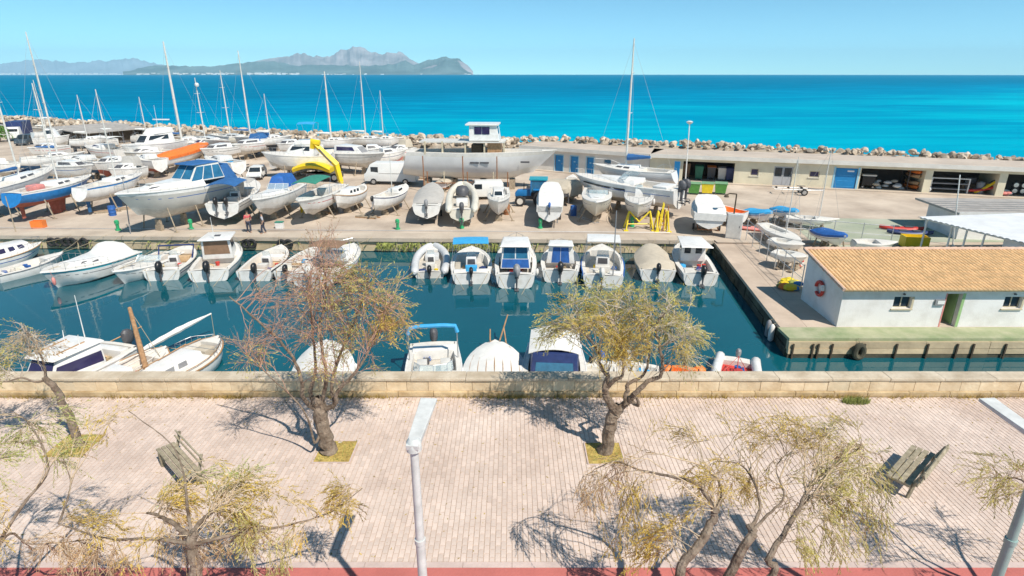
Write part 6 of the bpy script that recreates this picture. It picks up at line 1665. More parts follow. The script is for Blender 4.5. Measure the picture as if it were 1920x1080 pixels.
for px, py, mt, lab, rz in ((1412,432,'pink','pink kayak lying on the ground by the fence',-25),(1690,432,'red','red kayak lying in the yard by the canopy',-15),(1705,440,'navy','dark blue kayak beside the red one near the canopy',-12)):
    o = thing_at('kayak', lab, 'kayak', px, py, rz=R(rz), group='kayaks lying in the dinghy yard'); kayak(o, mt, 3.3, .75, .32)
for k, (st, bw_, lab) in enumerate((((1472,416,1.5),(1572,424,1.5),'long white sailing dinghy across the dinghy yard'),((1430,430,1.5),(1500,468,1.5),'white racing dinghy along the pier fence'),((1444,462,1.4),(1506,476,1.4),'white dinghy next to the striped lifebuoy fence'),((1450,486,1.4),(1512,500,1.4),'white dinghy closest to the shaded hut wall'),((1600,462,1.6),(1680,466,1.6),'pale dinghy just behind the tiled roof'))):
    b = Boat('sailing_dinghy', lab, st, bw_, 1.7, .35, .2, 's', lift=.35, bottom='white', group=YR, cat='dinghy', rise=.1); b.deck((.1,.55), w=.3, depth=.2, sole='offwhite').rub('offwhite', .02)
    if k in (0, 1): b.mast(.62, 5.5, .035, spread=False, stays=True)
    b.props((.3,.7), label='launch blocks below the '+lab, out=.15)
o = thing_at('yellow_crate', 'yellow plastic fish crate near the canopy', 'crate', 1712, 462, rz=R(-10)); bx('base', 'yellow', o, -.8, .8, -.5, .5, 0, .06)
for q in ((-.8,-.74,-.5,.5),(.74,.8,-.5,.5),(-.739,.739,-.5,-.44),(-.739,.739,.44,.5)): bx('side', 'yellow', o, *q, .061, .8)
o = thing_at('net_heap', 'heap of yellow and green fishing nets by hut wall', 'nets', 1486, 540, 1.0); heap(o, 9, 1.4, 1.0, .5, ['yellow','weed','orange_canvas','blue'], 9, 'net_roll')
o = thing_at('yellow_buoy_heap', 'small heap of yellow floats on the pier walkway', 'floats', 1474, 530, 1.0); heap(o, 5, .8, .6, .3, ['bright_yellow'], 10, 'float')
# fence along the pier
def fence(label, pts, h=1.6, step=2.0, rails=(.95,.5), mat='alu', wires=6):
    o = empty('wire_fence', pts[0], 0, label, 'fence', 'wire fences round the dinghy yard')
    P0 = Vector(pts[0]); q = []
    for a, b_ in zip(pts, pts[1:]):
        a, b_ = Vector(a), Vector(b_); n = max(1, round((b_-a).length/step))
        for i in range(n): q.append(a.lerp(b_, i/n)-P0)
    q.append(Vector(pts[-1])-P0)
    for p in q:
        mb = MB(); mb.tube([p, p+Vector((0,0,h))], .03, 5); mb.build('post', mat, o)
    for r_ in rails:
        mb = MB(); mb.tube([p+Vector((0,0,h*r_)) for p in q], .022, 4); mb.build('rail', mat, o)
    for i in range(wires):
        mb = MB(); mb.tube([p+Vector((0,0,h*(i+.6)/wires)) for p in q], .006, 3); mb.build('wire', 'wire', o)
z = 1.0
fence('wire fence along the pier walkway edge', [G(1398,452,1.02), G(1452,505,1.02), G(1500,548,1.02)], 1.7, 1.6)
fence('wire fence across the middle of the dinghy yard', [G(1470,446,1.1), G(1560,452,1.1), G(1668,462,1.1)], 1.6, 2.2)
fence('steel rail fence behind the blue covered dinghies', [G(1420,430,1.1), G(1452,420,1.1), G(1500,440,1.1), G(1540,462,1.1)], 1.3, 1.5)
ring_buoy('red lifebuoy on the wire fence beyond the hut', ZA(1497,492,36.5), R(20), .34)
# kerbs, step between pier and yard
mb = MB(); mb.hexa([(15.4,42.55,.85),(48,41.0,.85),(48,43.2,.85),(15.4,43.6,.85),(15.4,42.55,1.094),(48,41.0,1.094),(48,43.2,1.094),(15.4,43.6,1.094)]); tag(mb.build('kerb', 'concrete'), 'low concrete step between pier and yard', kind='structure')
# bollards, hoses, crates and tyres along the quay
for px, py, lab in ((222,432,'green water and power post in front of the big yacht'),(359,430,'green water post left of the two people'),(866,428,'green water post below the inflatable on its trailer'),(746,430,'green water post below the navy-belted boat'),(1013,428,'blue-green water post near the silver-wrapped boat'),(1185,425,'green water post near the yellow stand')):
    o = thing_at('service_post', lab, 'post', px, py, group='service posts along the far quay')
    mb = MB(); mb.loft([[(r_*cos(a), r_*sin(a), h) for a in [2*pi*i/10 for i in range(10)]] for h, r_ in ((0,.2),(.12,.2),(.14,.12),(.5,.12),(.52,.17),(.78,.17),(.86,.08))]); mb.build('column', 'bollard_green', o, smooth=1); bx('tap', 'steel', o, -.03, .03, -.24, -.17, .55, .62)
o = thing_at('fish_crate', 'orange plastic crate standing on the far quay', 'crate', 74, 427, rz=R(8)); bx('base', 'orange', o, -.45, .45, -.3, .3, 0, .05)
for q in ((-.45,-.40,-.3,.3),(.40,.45,-.3,.3),(-.399,.399,-.3,-.25),(-.399,.399,.25,.3)): bx('side', 'orange', o, *q, .051, .6)
o = thing_at('life_ring_box', 'white marker box beside the green post, far quay', 'box', 525, 428); bx('box_body', 'white', o, -.3, .3, -.2, .2, .0, .5, bev=.02); bx('box_lid', 'green_canvas', o, -.32, .32, -.22, .22, .504, .56)
for k, px in enumerate((78,92,106,118,455,466,523,536,140)):
    p = G(px, 460, .65); o = empty('tyre_fender', (p.x, qy(p.x)-.18, .62), 0, ['first','second','third','fourth','fifth','sixth','seventh','eighth','ninth'][k]+' black tyre fender hung on the far quay, counted from the frame edge' if k < 4 else ['tyre fender left of its pair behind the pilothouse boat','tyre fender right of its pair behind the pilothouse boat','tyre fender left of its pair behind the walkaround boat','tyre fender right of its pair behind the walkaround boat','lone tyre fender beyond the teal-striped cruiser'][k-4], 'tyre', 'tyre fenders on the far quay')
    mb = MB(); mb.tube([(.28*cos(a), 0, .28*sin(a)) for a in [2*pi*i/14 for i in range(15)]], .11, 8, cap=False); mb.build('tyre', 'rubber', o, smooth=1)
    mb = MB(); mb.tube([(0,.06,.3),(0,.2,.5)], .012, 4); mb.build('rope', 'rope', o)
p = G(1630, 640, .9); o = empty('tyre_fender', (p.x-.5, 25.42, .45), 0, 'big mossy tyre fender on the pier face below the hut', 'tyre', None)
mb = MB(); mb.tube([(.20*cos(a), 0, .32*sin(a)) for a in [2*pi*i/14 for i in range(15)]], .14, 8, cap=False); mb.build('tyre', 'quay_dark', o, smooth=1); mb = MB(); mb.tube([(0,.06,.4),(0,.25,.6)], .015, 4); mb.build('rope', 'rope', o)
for k, (px, py) in enumerate(((1447,628),(1455,620))):
    p = G(px, py, .35); o = empty('mooring_fender', (plx(p.y)-.22, p.y, .0), 0, ['white sausage fender hanging on the pier corner','grey sausage fender just behind the white one'][k], 'fender', 'fenders on the pier corner')
    mb = MB(); mb.loft([[(r_*cos(a), r_*sin(a), h) for a in [2*pi*i/10 for i in range(10)]] for h, r_ in ((0,.05),(.08,.14),(.5,.15),(.85,.13),(.95,.05))]); mb.build('fender_body', 'white' if k == 0 else 'mid_grey', o, smooth=1); mb = MB(); mb.tube([(0,0,.93),(.25,0,1.05)], .012, 4); mb.build('rope', 'rope', o)
# masts of small boats and poles seen over the quay
def pole(name, label, base, top, r, mat, cat='pole', group=None, head=None):
    o = empty(name, base, 0, label, cat, group); d = Vector(top)-Vector(base)
    mb = MB(); mb.tube([(0,0,0), d], [r, r*.7], 6); mb.build('shaft', mat, o, smooth=1)
    mb = MB(); mb.loft([[(k*cos(a), k*sin(a), h) for a in [2*pi*i/8 for i in range(8)]] for h, k in ((0,r*2.5),(.08,r*2.5),(.1,r*1.2))]); mb.build('foot', mat, o)
    if head: head(o, d)
    return o
def lamp_head(o, d):
    mb = MB(); mb.loft([[(d.x+k*cos(a), d.y+k*sin(a), d.z+h) for a in [2*pi*i/10 for i in range(10)]] for h, k in ((-.05,.1),(.1,.32),(.2,.36),(.3,.15))]); mb.build('lamp_head', 'lamp_paint', o, smooth=1)
p = G(1284,352,GND); pole('street_lamp', 'slim white lamp post in front of the first open bay', p, ZA(1293,232,p.y), .07, 'white', 'lamp', 'yard lamp posts', lamp_head)
p = G(1370,446,GND)
def arm_head(o, d):
    mb = MB(); mb.tube([d, d+Vector((-.5,0,.05)), d+Vector((-.75,0,-.05))], .05, 5); mb.build('arm', 'container', o)
    mb = MB(); mb.loft([[(d.x-.75+k*cos(a), k*sin(a), d.z+h) for a in [2*pi*i/8 for i in range(8)]] for h, k in ((-.22,.2),(-.1,.16),(0,.05))]); mb.build('lamp_head', 'container', o)
pole('street_lamp', 'dark brown lamp post with hooked arm at the pier head', p, (p.x+.02, p.y, ZA(1376,364,p.y).z), .07, 'container', 'lamp', 'yard lamp posts', arm_head)
p = G(1786,462,1.0); pole('flagpole', 'tall thin white pole in front of the canopy', p, ZA(1800,328,p.y), .05, 'white')
p = G(1148,540,.0); pole('mooring_pole', 'thin grey mooring pole beside white hardtop boat', (p.x,p.y,-.5), ZA(1156,395,p.y), .045, 'mid_grey', 'pole', 'thin mooring poles')
p = G(248,466,.0); pole('mooring_pole', 'thin grey mooring pole by the small cuddy boat', (p.x,p.y,-.5), ZA(230,335,p.y+1), .045, 'mid_grey', 'pole', 'thin mooring poles')
p = G(38,462,.0); pole('mooring_pole', 'thin mooring pole near the wheelhouse boat', (p.x,p.y,-.5), ZA(10,368,p.y+1), .05, 'old_wood', 'pole', 'thin mooring poles')
# bush at the left edge
def bush(label, px, py, r, n, z=GND):
    o = thing_at('bush', label, 'bush', px, py, z); mb = MB(); rs = random.Random(px)
    for i in range(n):
        a, e, q = rs.uniform(0,6.28), rs.uniform(-.2,1.4), r*rs.random()**.4
        c = Vector((q*cos(a)*cos(e), q*sin(a)*cos(e), r*.5+q*sin(e))); u = Vector((rs.uniform(-1,1),rs.uniform(-1,1),rs.uniform(-1,1))).normalized()*.16; v = u.orthogonal().normalized()*.08
        mb.add([c-u,c+v,c+u,c-v], [(0,1,2,3)])
    mb.build('foliage', 'bush_leaf', o, recalc=False); mb = MB(); mb.tube([(0,0,0),(0,0,r*.9)], [.12,.05], 6); mb.build('stem', 'bark', o)
bush('green bush by the boatyard gate at the left edge', 2, 266, 2.0, 900)

# loose yard clutter
rs = random.Random(15)
for k, (px, py, lab) in enumerate(((240,392,'plank pile under the slim white sailboat'),(200,398,'grey timber pile beside the big yacht bow'),(600,400,'short timber pile below the green-canopied launch'),(690,408,'short timber pile below the small cabin double-ender'),(790,335,'timber pile beside the scaffold'),(880,395,'timber pile left of the small fishing boat'))):
    o = thing_at('timber_pile', lab, 'timber', px, py, rz=rs.uniform(-.6,.6), group='timber piles in the yard')
    for i in range(6): bx('plank', rs.choice(['old_wood','old_wood','wood']), o, -rs.uniform(.7,1.1), rs.uniform(.7,1.1), -.36+(i%3)*.24, -.36+(i%3)*.24+.2, .0+.09*(i//3), .085+.09*(i//3))
for k, (px, py, mt, lab) in enumerate(((212,404,'royal','blue drum beside the big yacht bow'),(570,398,'yellow','yellow drum under the royal-blue canopy cruiser'),(722,398,'dark_grey','dark drum by the navy-belted double-ender'),(1075,404,'royal','blue drum near the cream cuddy boat'),(950,402,'rust','rusty drum below the small fishing boat'),(640,398,'mid_grey','grey drum below the small cabin boat'))):
    o = thing_at('oil_drum', lab, 'drum', px, py, group='drums standing about the yard')
    mb = MB(); mb.loft([[(.29*q*cos(a), .29*q*sin(a), z) for a in [2*pi*i/12 for i in range(12)]] for z, q in ((0,1),(.28,1),(.3,1.05),(.32,1),(.56,1),(.58,1.05),(.6,1),(.88,1))]); mb.build('drum_body', mt, o, smooth=1); bx('drum_cap', 'dark_grey', o, .1, .18, -.04, .04, .88, .9)
for k, (px, py, lab) in enumerate(((330,402,'aluminium ladder lying beside the big yacht'),(1100,412,'aluminium ladder lying near the cream cuddy boat'))):
    o = thing_at('ladder', lab, 'ladder', px, py, rz=R(20+k*100), group='ladders on the hardstand')
    for sg in (-.2,.2): bx('rail', 'alu', o, -1.5, 1.5, sg-.02, sg+.02, .0, .06)
    for i in range(9): bx('rung', 'alu', o, -1.35+i*.33, -1.32+i*.33, -.178, .178, .015, .045)
for k, (st, bw_, cov, lab) in enumerate((((286,322,1.7),(316,314,1.7),'sky_blue','small dinghy with light blue cover behind the big yacht'),((512,312,1.7),(546,306,1.7),None,'upright white dinghy beyond the parked hatchback'),((548,322,1.7),(584,316,1.7),'grey_canvas','grey covered dinghy at the foot of the crane'),((826,350,1.7),(846,338,1.7),'tan_canvas','tan covered dinghy by the scaffold poles'),((1066,352,1.7),(1074,338,1.7),None,'bare white dinghy behind the silver-wrapped boat'),((18,330,1.8),(70,322,1.8),'navy','navy covered dinghy between the two left sailboats'),((206,340,1.7),(238,332,1.7),None,'white dinghy beneath the slim sailboat bow'))):
    b = Boat('dinghy', lab, st, bw_, 1.5, .42, .2, lift=.3, bottom='offwhite', group=FB, cat='dinghy'); b.deck((.1,.75), w=.1, depth=.25) if not cov else b.deck().cover(.02, .98, .2, cov, .12, .4, k); b.rub('mid_grey', .025); b.props((.3,.7), label='low blocks under the '+lab, out=.15)
# more small craft below the promenade
for k, (px, mt, lab) in enumerate(((1108,'hypalon','grey tender nosing out between cruiser and white dinghy'),(1212,'white','white rowing tender right of the little white tender'),(1285,'orange','orange-lined tender between the two orange buoys'))):
    b = Boat('dinghy', lab, (px,678+4*(k==2),.55), (px-4,752,.55), 1.3, .4, .2, group=NQ, top=mt if k < 2 else 'white', cat='dinghy', deckm='deck' if k < 2 else 'orange')
    b.deck((.08,.8), w=.1, depth=.28, sole='sole' if k < 2 else 'orange').rub('rubber'); b.box('thwart', .4, .48, -.45, .45, b.sz0-.12, b.sz0-.06, 'old_wood'); b.outboard(0, ['black','mid_grey','black'][k], .6); b.clutter(3, 90+k, .15, .6, .28)
# ---------------------------------------------------------------- people on the quay
def person(label, px, py, h, shirt, face, arm):
    p = G(px, py, GND); o = empty('person', (p.x, p.y, GND), face, label, 'person', 'people walking on the far quay')
    k = h/1.75
    V = {'pel':(0,0,.95,.13),'chest':(0,0,1.30,.15),'neck':(0,0,1.47,.06),'head':(.01,0,1.60,.09),'top':(.0,0,1.70,.085)}
    names = []; vs_, rr, ed = [], [], []
    def add(x, y, z, r): vs_.append((x*k,y*k,z*k)); rr.append(r*k); return len(vs_)-1
    pel = add(0,0,.95,.13); wa = add(0,0,1.1,.12); ch = add(0,0,1.32,.15); nk = add(0,0,1.48,.055); hd = add(.015,0,1.60,.088); tp = add(.0,0,1.70,.07)
    ed += [(pel,wa),(wa,ch),(ch,nk),(nk,hd),(hd,tp)]
    for sg in (-1, 1):
        st = .16*sg
        a = add(0,.10*sg,.86,.09); b_ = add(.04+st*.5,.10*sg,.48,.065); c = add(st*.9-.03,.10*sg,.09,.045); d = add(st*.9+.15,.11*sg,.04,.035)
        ed += [(pel,a),(a,b_),(b_,c),(c,d)]
        s1 = add(0,.19*sg,1.38,.06); e = add(-.03-st*.3,.25*sg,1.10,.045); hnd = add(*((.28,.20*sg,1.05) if arm and sg > 0 else (.10-st*.4,.24*sg,.86)),.035); fg = add(*((.36,.19*sg,1.06) if arm and sg > 0 else (.13-st*.4,.23*sg,.77)),.028)
        ed += [(ch,s1),(s1,e),(e,hnd),(hnd,fg)]
    def skin(name, idx, grow, mat):
        mp = {q: i for i, q in enumerate(idx)}
        me = bpy.data.meshes.new(name); me.from_pydata([vs_[q] for q in idx], [(mp[a], mp[b_]) for a, b_ in ed if a in mp and b_ in mp], [])
        me.materials.append(MAT[mat]); ob = bpy.data.objects.new(name, me); COL.objects.link(ob); ob.parent = o
        ob.modifiers.new('skin', 'SKIN'); ob.modifiers.new('sub', 'SUBSURF').levels = 1
        ob.modifiers['sub'].render_levels = 2
        for i, q in enumerate(idx):
            sv = me.skin_vertices[0].data[i]; sv.radius = (rr[q]+grow, rr[q]+grow); sv.use_root = (i == 0)
        return ob
    allv = list(range(len(vs_)))
    skin('body', allv, 0, 'skin')
    skin('shirt', [wa, ch, 10, 11, 18, 19], .022*k, shirt)
    skin('trousers', [pel, 6, 7, 8, 14, 15, 16], .018*k, 'dark_trousers')
    mb = MB(); mb.loft([[(-.015+.1*k*q*cos(a), .095*k*q*sin(a), (1.60+h_)*k) for a in [2*pi*i/10 for i in range(10)]] for h_, q in ((-.02,.75),(.05,1.08),(.11,.95),(.16,.5))]); mb.build('hair', 'hair', o, smooth=1)
person('person in a red shirt and dark trousers standing on the far quay', 468, 436, 1.75, 'red_shirt', R(-60), True)
person('person in a grey top and dark trousers beside the red-shirted one', 495, 438, 1.72, 'grey_shirt', R(200), False)

# ---------------------------------------------------------------- promenade furniture
def bench(label, pa, pb, hgt=.43):
    a, b_ = G(*pa, PZ+hgt), G(*pb, PZ+hgt); d = b_-a; m = (a+b_)/2
    L = d.length; rz = math.atan2(d.y, d.x)
    o = empty('park_bench', (m.x, m.y, PZ), rz, label, 'bench', 'slatted benches on the promenade')
    return o, L
o, L = bench('slatted wooden bench with high backrest, casting a dark shadow', (1692,904), (1740,846))
for k in range(4):
    mb = MB(); mb.box(-L/2, L/2, .30-k*.135-.055, .30-k*.135+.055, .40, .44); mb.build('seat_slat', 'bench_wood', o, bevel=.006)
for k in range(3):
    z = .52+k*.125; y = -.22-.05*k
    mb = MB(); mb.obox((0,y-.05,z), L, .035, .115, rx=R(-18)); mb.build('back_slat', 'bench_wood', o, bevel=.006)
for x in (-L*.42, 0, L*.42):
    mb = MB(); mb.box(x-.04, x+.04, -.16, .34, .30, .398); mb.build('bearer', 'bench_wood', o)
    mb = MB(); mb.box(x-.05, x+.05, .22, .32, 0, .299); mb.build('leg', 'bench_wood', o)
    mb = MB(); mb.tube([(x,-.14,0),(x,-.20,.42),(x,-.36,.82)], .045, 4); mb.build('back_leg', 'bench_wood', o)
o, L = bench('weathered slatted bench with leaves on one end', (358,893), (308,836))
for k in range(4):
    mb = MB(); mb.box(-L/2, L/2, -.24+k*.115, -.24+k*.115+.095, .40, .44); mb.build('seat_slat', 'bench_wood', o, bevel=.006)
for k in range(2):
    mb = MB(); mb.obox((0,-.29-.04*k,.57+k*.14), L, .035, .12, rx=R(-18)); mb.build('back_slat', 'bench_wood', o, bevel=.006)
for x in (-L*.40, L*.40):
    for y in (-.19,.16):
        mb = MB(); mb.box(x-.05, x+.05, y-.05, y+.05, 0, .398); mb.build('leg', 'bench_wood', o)
    mb = MB(); mb.tube([(x,-.24,.36),(x,-.36,.77)], .04, 4); mb.build('back_leg', 'bench_wood', o)
# lamp posts on the promenade: round pole, flat slab head on a short arm
def prom_lamp(label, base, top, tip, mat, hm=None):
    o = empty('street_lamp', (base.x, base.y, PZ-.004), 0, label, 'lamp', 'slab-headed lamps along the promenade')
    b0 = Vector(o.location); t = top-b0; e = tip-b0
    zm = t.z*.62
    mb = MB(); mb.tube([(0,0,0),(0,0,.3),(0,0,zm)], [.076,.073,.070], 14); mb.build('lower_pole', mat, o, smooth=1)
    mb = MB(); mb.tube([(0,0,zm-.03),(0,0,zm+.05)], .083, 14); mb.build('pole_collar', mat, o, smooth=1)
    mb = MB(); mb.tube([(0,0,zm),(t.x*.5,t.y*.5,(zm+t.z)/2),t], [.066,.062,.058], 14); mb.build('upper_pole', mat, o, smooth=1)
    mb = MB(); mb.loft([[(r_*cos(a), r_*sin(a), h) for a in [2*pi*i/12 for i in range(12)]] for h, r_ in ((0,.16),(.03,.16),(.05,.1))]); mb.build('base_plate', mat, o)
    d = (e-t); L_ = d.length; d.normalize(); s_ = d.cross(Vector((0,0,1))).normalized(); u = s_.cross(d)
    a0, a1 = t-d*.10+u*.03, e
    mb = MB(); mb.hexa([a0-s_*.09-u*.05, a1-s_*.13-u*.04, a1+s_*.13-u*.04, a0+s_*.09-u*.05, a0-s_*.09+u*.04, a1-s_*.13+u*.02, a1+s_*.13+u*.02, a0+s_*.09+u*.04]); h = mb.build('lamp_head', hm or mat, o, bevel=.012)
    g0, g1 = a0+d*L_*.35, a1-d*.05
    mb = MB(); mb.hexa([g0-s_*.08-u*.062, g1-s_*.10-u*.050, g1+s_*.10-u*.050, g0+s_*.08-u*.062, g0-s_*.08-u*.048, g1-s_*.10-u*.043, g1+s_*.10-u*.043, g0+s_*.08-u*.048]); mb.build('light_panel', 'clear', h)
    mb = MB(); mb.loft([[tuple(Vector((t.x,t.y,t.z+hh))+Vector((r_*cos(a), r_*sin(a), 0))) for a in [2*pi*i/12 for i in range(12)]] for hh, r_ in ((-.10,.075),(-.08,.11),(-.02,.11),(.06,.105),(.11,.06))]); mb.build('head_joint', mat, o, smooth=1)
tp = Vector((-1.38, 6.98, PZ+4.50)); prom_lamp('pale grey lamp post with flat slab head in front of the paving', Vector((-1.38,6.98,0)), tp, Vector((-1.30, 8.02, PZ+4.62)), 'lamp_paint')
prom_lamp('green-grey lamp post with slab head at the right frame edge', Vector((7.50,6.98,0)), Vector((7.50,6.98,PZ+4.50)), Vector((7.42,8.02,PZ+4.62)), 'lamp_green', 'lamp_paint')  # head takes the paler paint to imitate sun on the slab

# ================================================================ TREES (tamarisks)
def smooth_path(pts, n=4):
    out = []
    P_ = [Vector(p) for p in pts]
    for i in range(len(P_)-1):
        a, b_, c, d = P_[max(i-1,0)], P_[i], P_[i+1], P_[min(i+2,len(P_)-1)]
        for k in range(n):
            t = k/n
            out.append(.5*((2*b_)+(c-a)*t+(2*a-5*b_+4*c-d)*t*t+(3*b_-a-3*c+d)*t**3))
    out.append(P_[-1]); return out
def tree(label, base, limbs, crowns, seed, group='tamarisk trees along the promenade', tw='twig', lsz=1.0, fine=1.0):
    """limbs: (points, r0, r1); crowns: (centre, radii, branches, leaves per twig, leaf material, droop, shell)"""
    rs = random.Random(seed); B0 = Vector(base)
    o = empty('tamarisk_tree', base, 0, label, 'tree', group)
    nodes = []
    for li, (pts, r0, r1) in enumerate(limbs):
        path = smooth_path([Vector(p)-B0 for p in pts], 5)
        n = len(path)-1; rad_ = []
        for i in range(len(path)):
            t = i/n
            w_ = .22*r0*(1 if 0 < i < n else 0)
            path[i] = path[i]+Vector((rs.uniform(-w_,w_), rs.uniform(-w_,w_), rs.uniform(-w_,w_)*.5))
            knob = 1+.22*max(0, NZ.noise(Vector((i*.55, seed*3.3, li*2.7))))
            rad_.append((r0+(r1-r0)*t**.8)*knob*(1.35 if (li == 0 and i == 0) else 1))
            if li > 0 or t > .75: nodes.append((path[i], max(.2, t)))
        mb = MB(); mb.tube(path, rad_, 9)
        mb.build('trunk' if li == 0 else 'limb', 'bark', o, smooth=1)
    tm = MB()
    for ci, (c, rr, nb, nl, lm, droop, shell) in enumerate(crowns):
        lf = MB(); C = Vector(c)-B0
        cl_ = []
        while len(cl_) < max(3, nb//5):
            u = Vector((rs.uniform(-1,1), rs.uniform(-1,1), rs.uniform(-1,1)))
            if shell**2 < u.length_squared < 1: cl_.append(u)
        for k in range(nb):
            u = rs.choice(cl_)+Vector((rs.gauss(0,1), rs.gauss(0,1), rs.gauss(0,1)))*.20
            T = C+Vector((u.x*rr[0], u.y*rr[1], u.z*rr[2]))
            if T.z < .35: T.z = .35+rs.random()*.3
            cand = rs.sample(nodes, min(len(nodes), 14))
            S = min(cand, key=lambda q: (q[0]-T).length-.25*q[1])[0]
            L = (T-S).length
            mid = S.lerp(T, .5)+Vector((rs.uniform(-.1,.1)*L, rs.uniform(-.1,.1)*L, (.16+.2*droop)*L))
            path = smooth_path([S, mid, T], 4)
            for i in range(1, len(path)-1): path[i] += Vector((rs.uniform(-1,1), rs.uniform(-1,1), rs.uniform(-1,1)))*.025*L
            r0 = .005+.004*min(L,2)
            tm.tube(path, [r0*(1-.75*i/(len(path)-1)) for i in range(len(path))], 4, cap=False)
            # side twigs
            nt_ = int(8*fine**.7)
            for j in range(nt_):
                f_ = .35+.65*(j+rs.random())/nt_
                i = min(int(f_*(len(path)-1)), len(path)-2); q = path[i].lerp(path[i+1], f_*(len(path)-1)-i)
                dr0 = (path[i+1]-path[i]).normalized()
                dv = (dr0+Vector((rs.uniform(-1,1), rs.uniform(-1,1), rs.uniform(-.7,.8)))*.62).normalized()
                tl = rs.uniform(.22,.52)*lsz
                e1 = q+dv*tl*.55; e2 = q+dv*tl+Vector((0,0,-droop*.28*tl+(1-droop)*.10*tl))
                tm.tube([q, e1, e2], [.0036,.0028,.0016], 3, cap=False)
                for m_ in range(int(nl*fine)):
                    g = .25+.75*(m_+rs.random())/int(nl*fine)
                    w0 = q.lerp(e1, g*2) if g < .5 else e1.lerp(e2, g*2-1)
                    ax = (dv*.9+Vector((rs.uniform(-1,1), rs.uniform(-1,1), rs.uniform(-1,1)))*.5+Vector((0,0,-.3*droop))).normalized()
                    sd_ = ax.cross(Vector((rs.uniform(-1,1), rs.uniform(-1,1), rs.uniform(-1,1)))).normalized()
                    ll, lw = rs.uniform(.06,.13)*lsz/fine**.6, rs.uniform(.007,.014)*lsz/fine**.6
                    lf.add([w0-sd_*lw*.4, w0+ax*ll*.5-sd_*lw, w0+ax*ll, w0+ax*ll*.5+sd_*lw], [(0,1,2,3)])
        if lf.v: tag(lf.build('crown', lm, o, recalc=False), kind='stuff')
    tag(tm.build('twigs', tw, o, recalc=False), kind='stuff')
    return o
def q_(px, py, Y): return ZA(px, py, Y)
# bare reddish tree left of the lamp
b0 = G(617,846,PZ)
tree('bushy tamarisk with reddish bare twigs, left of the pale lamp', b0, [
    ([b0, q_(606,800,13.1), q_(597,762,13.1), q_(592,748,13.15)], .19, .15),
    ([q_(598,770,13.1), q_(570,748,13.0), q_(562,700,13.0), q_(535,650,12.9), q_(470,590,12.8), q_(430,556,12.8)], .07, .012),
    ([q_(596,762,13.1), q_(582,735,13.2), q_(592,690,13.3), q_(585,620,13.4), q_(578,540,13.5)], .075, .012),
    ([q_(596,758,13.1), q_(606,745,13.1), q_(612,700,13.0), q_(600,620,13.2), q_(612,540,13.4), q_(600,480,13.6)], .07, .010),
    ([q_(598,772,13.1), q_(628,758,13.0), q_(632,735,12.9), q_(668,695,12.9), q_(700,640,13.1), q_(735,560,13.3)], .08, .012),
    ([q_(628,758,13.0), q_(622,720,13.2), q_(640,660,13.5), q_(670,590,13.8), q_(690,530,14.0)], .06, .010),
    ([q_(604,800,13.1), q_(590,830,12.8), q_(570,770,12.6), q_(500,700,12.5), q_(455,660,12.5)], .04, .008)],
    [(q_(595,545,13.4), (.9,.9,1.3), 88, 2, 'leaf_brown', .0, .1), (q_(600,590,13.2), (.6,.7,.8), 31, 2, 'leaf_olive', .1, .1),
     (q_(692,575,13.6), (1.0,.9,1.2), 88, 5, 'leaf_olive', .1, .15), (q_(735,600,13.4), (.5,.7,.8), 27, 5, 'leaf_yellow', .15, .1),
     (q_(478,610,12.9), (.85,.7,.75), 37, 1, 'leaf_brown', .15, .15), (q_(650,680,13.0), (1.2,.8,.45), 34, 3, 'leaf_olive', .2, .1), (q_(500,680,12.8), (.7,.6,.35), 16, 3, 'leaf_olive', .3, .1)], 5, tw='twig_red', fine=1.3)
# crooked leafy tree right of the lamp
b0 = G(1134,846,PZ)
tree('crooked-trunked tamarisk with round yellow-olive crown, right of the pale lamp', b0, [
    ([b0, q_(1145,800,13.1), q_(1152,772,13.1), q_(1158,762,13.1)], .17, .15),
    ([q_(1152,768,13.1), q_(1138,745,13.1), q_(1134,725,13.1), q_(1140,705,13.2), q_(1128,690,13.3), q_(1110,640,13.5), q_(1060,600,13.7)], .12, .012),
    ([q_(1138,728,13.1), q_(1152,712,13.0), q_(1168,703,13.0), q_(1165,660,13.2), q_(1150,600,13.6)], .07, .012),
    ([q_(1158,768,13.1), q_(1180,752,13.0), q_(1190,738,12.9), q_(1215,715,12.9), q_(1240,700,12.9), q_(1238,650,13.0), q_(1228,610,13.2), q_(1262,575,13.4)], .10, .012),
    ([q_(1172,760,13.0), q_(1176,735,13.1), q_(1178,720,13.2), q_(1210,698,13.3), q_(1215,640,13.6), q_(1180,585,13.9)], .08, .012),
    ([q_(1238,650,13.0), q_(1262,640,13.0), q_(1300,625,13.1)], .025, .006),
    ([q_(1185,752,13.0), q_(1196,760,12.8), q_(1194,745,12.7)], .06, .03)],
    [(q_(1165,600,13.9), (1.75,1.4,.70), 93, 8, 'leaf_yellow', .5, .25), (q_(1170,590,14.0), (1.9,1.4,.75), 68, 8, 'leaf_olive', .45, .35),
     (q_(1060,610,13.8), (.55,.7,.6), 24, 8, 'leaf_olive', .5, .1), (q_(1275,615,13.5), (.65,.8,.6), 31, 6, 'leaf_olive', .6, .1), (q_(1190,660,13.2), (1.3,.7,.45), 27, 6, 'leaf_yellow', .8, .1), (q_(1270,668,13.1), (.6,.5,.3), 12, 3, 'leaf_olive', .8, .1)], 8, tw='twig_pale', fine=1.4)
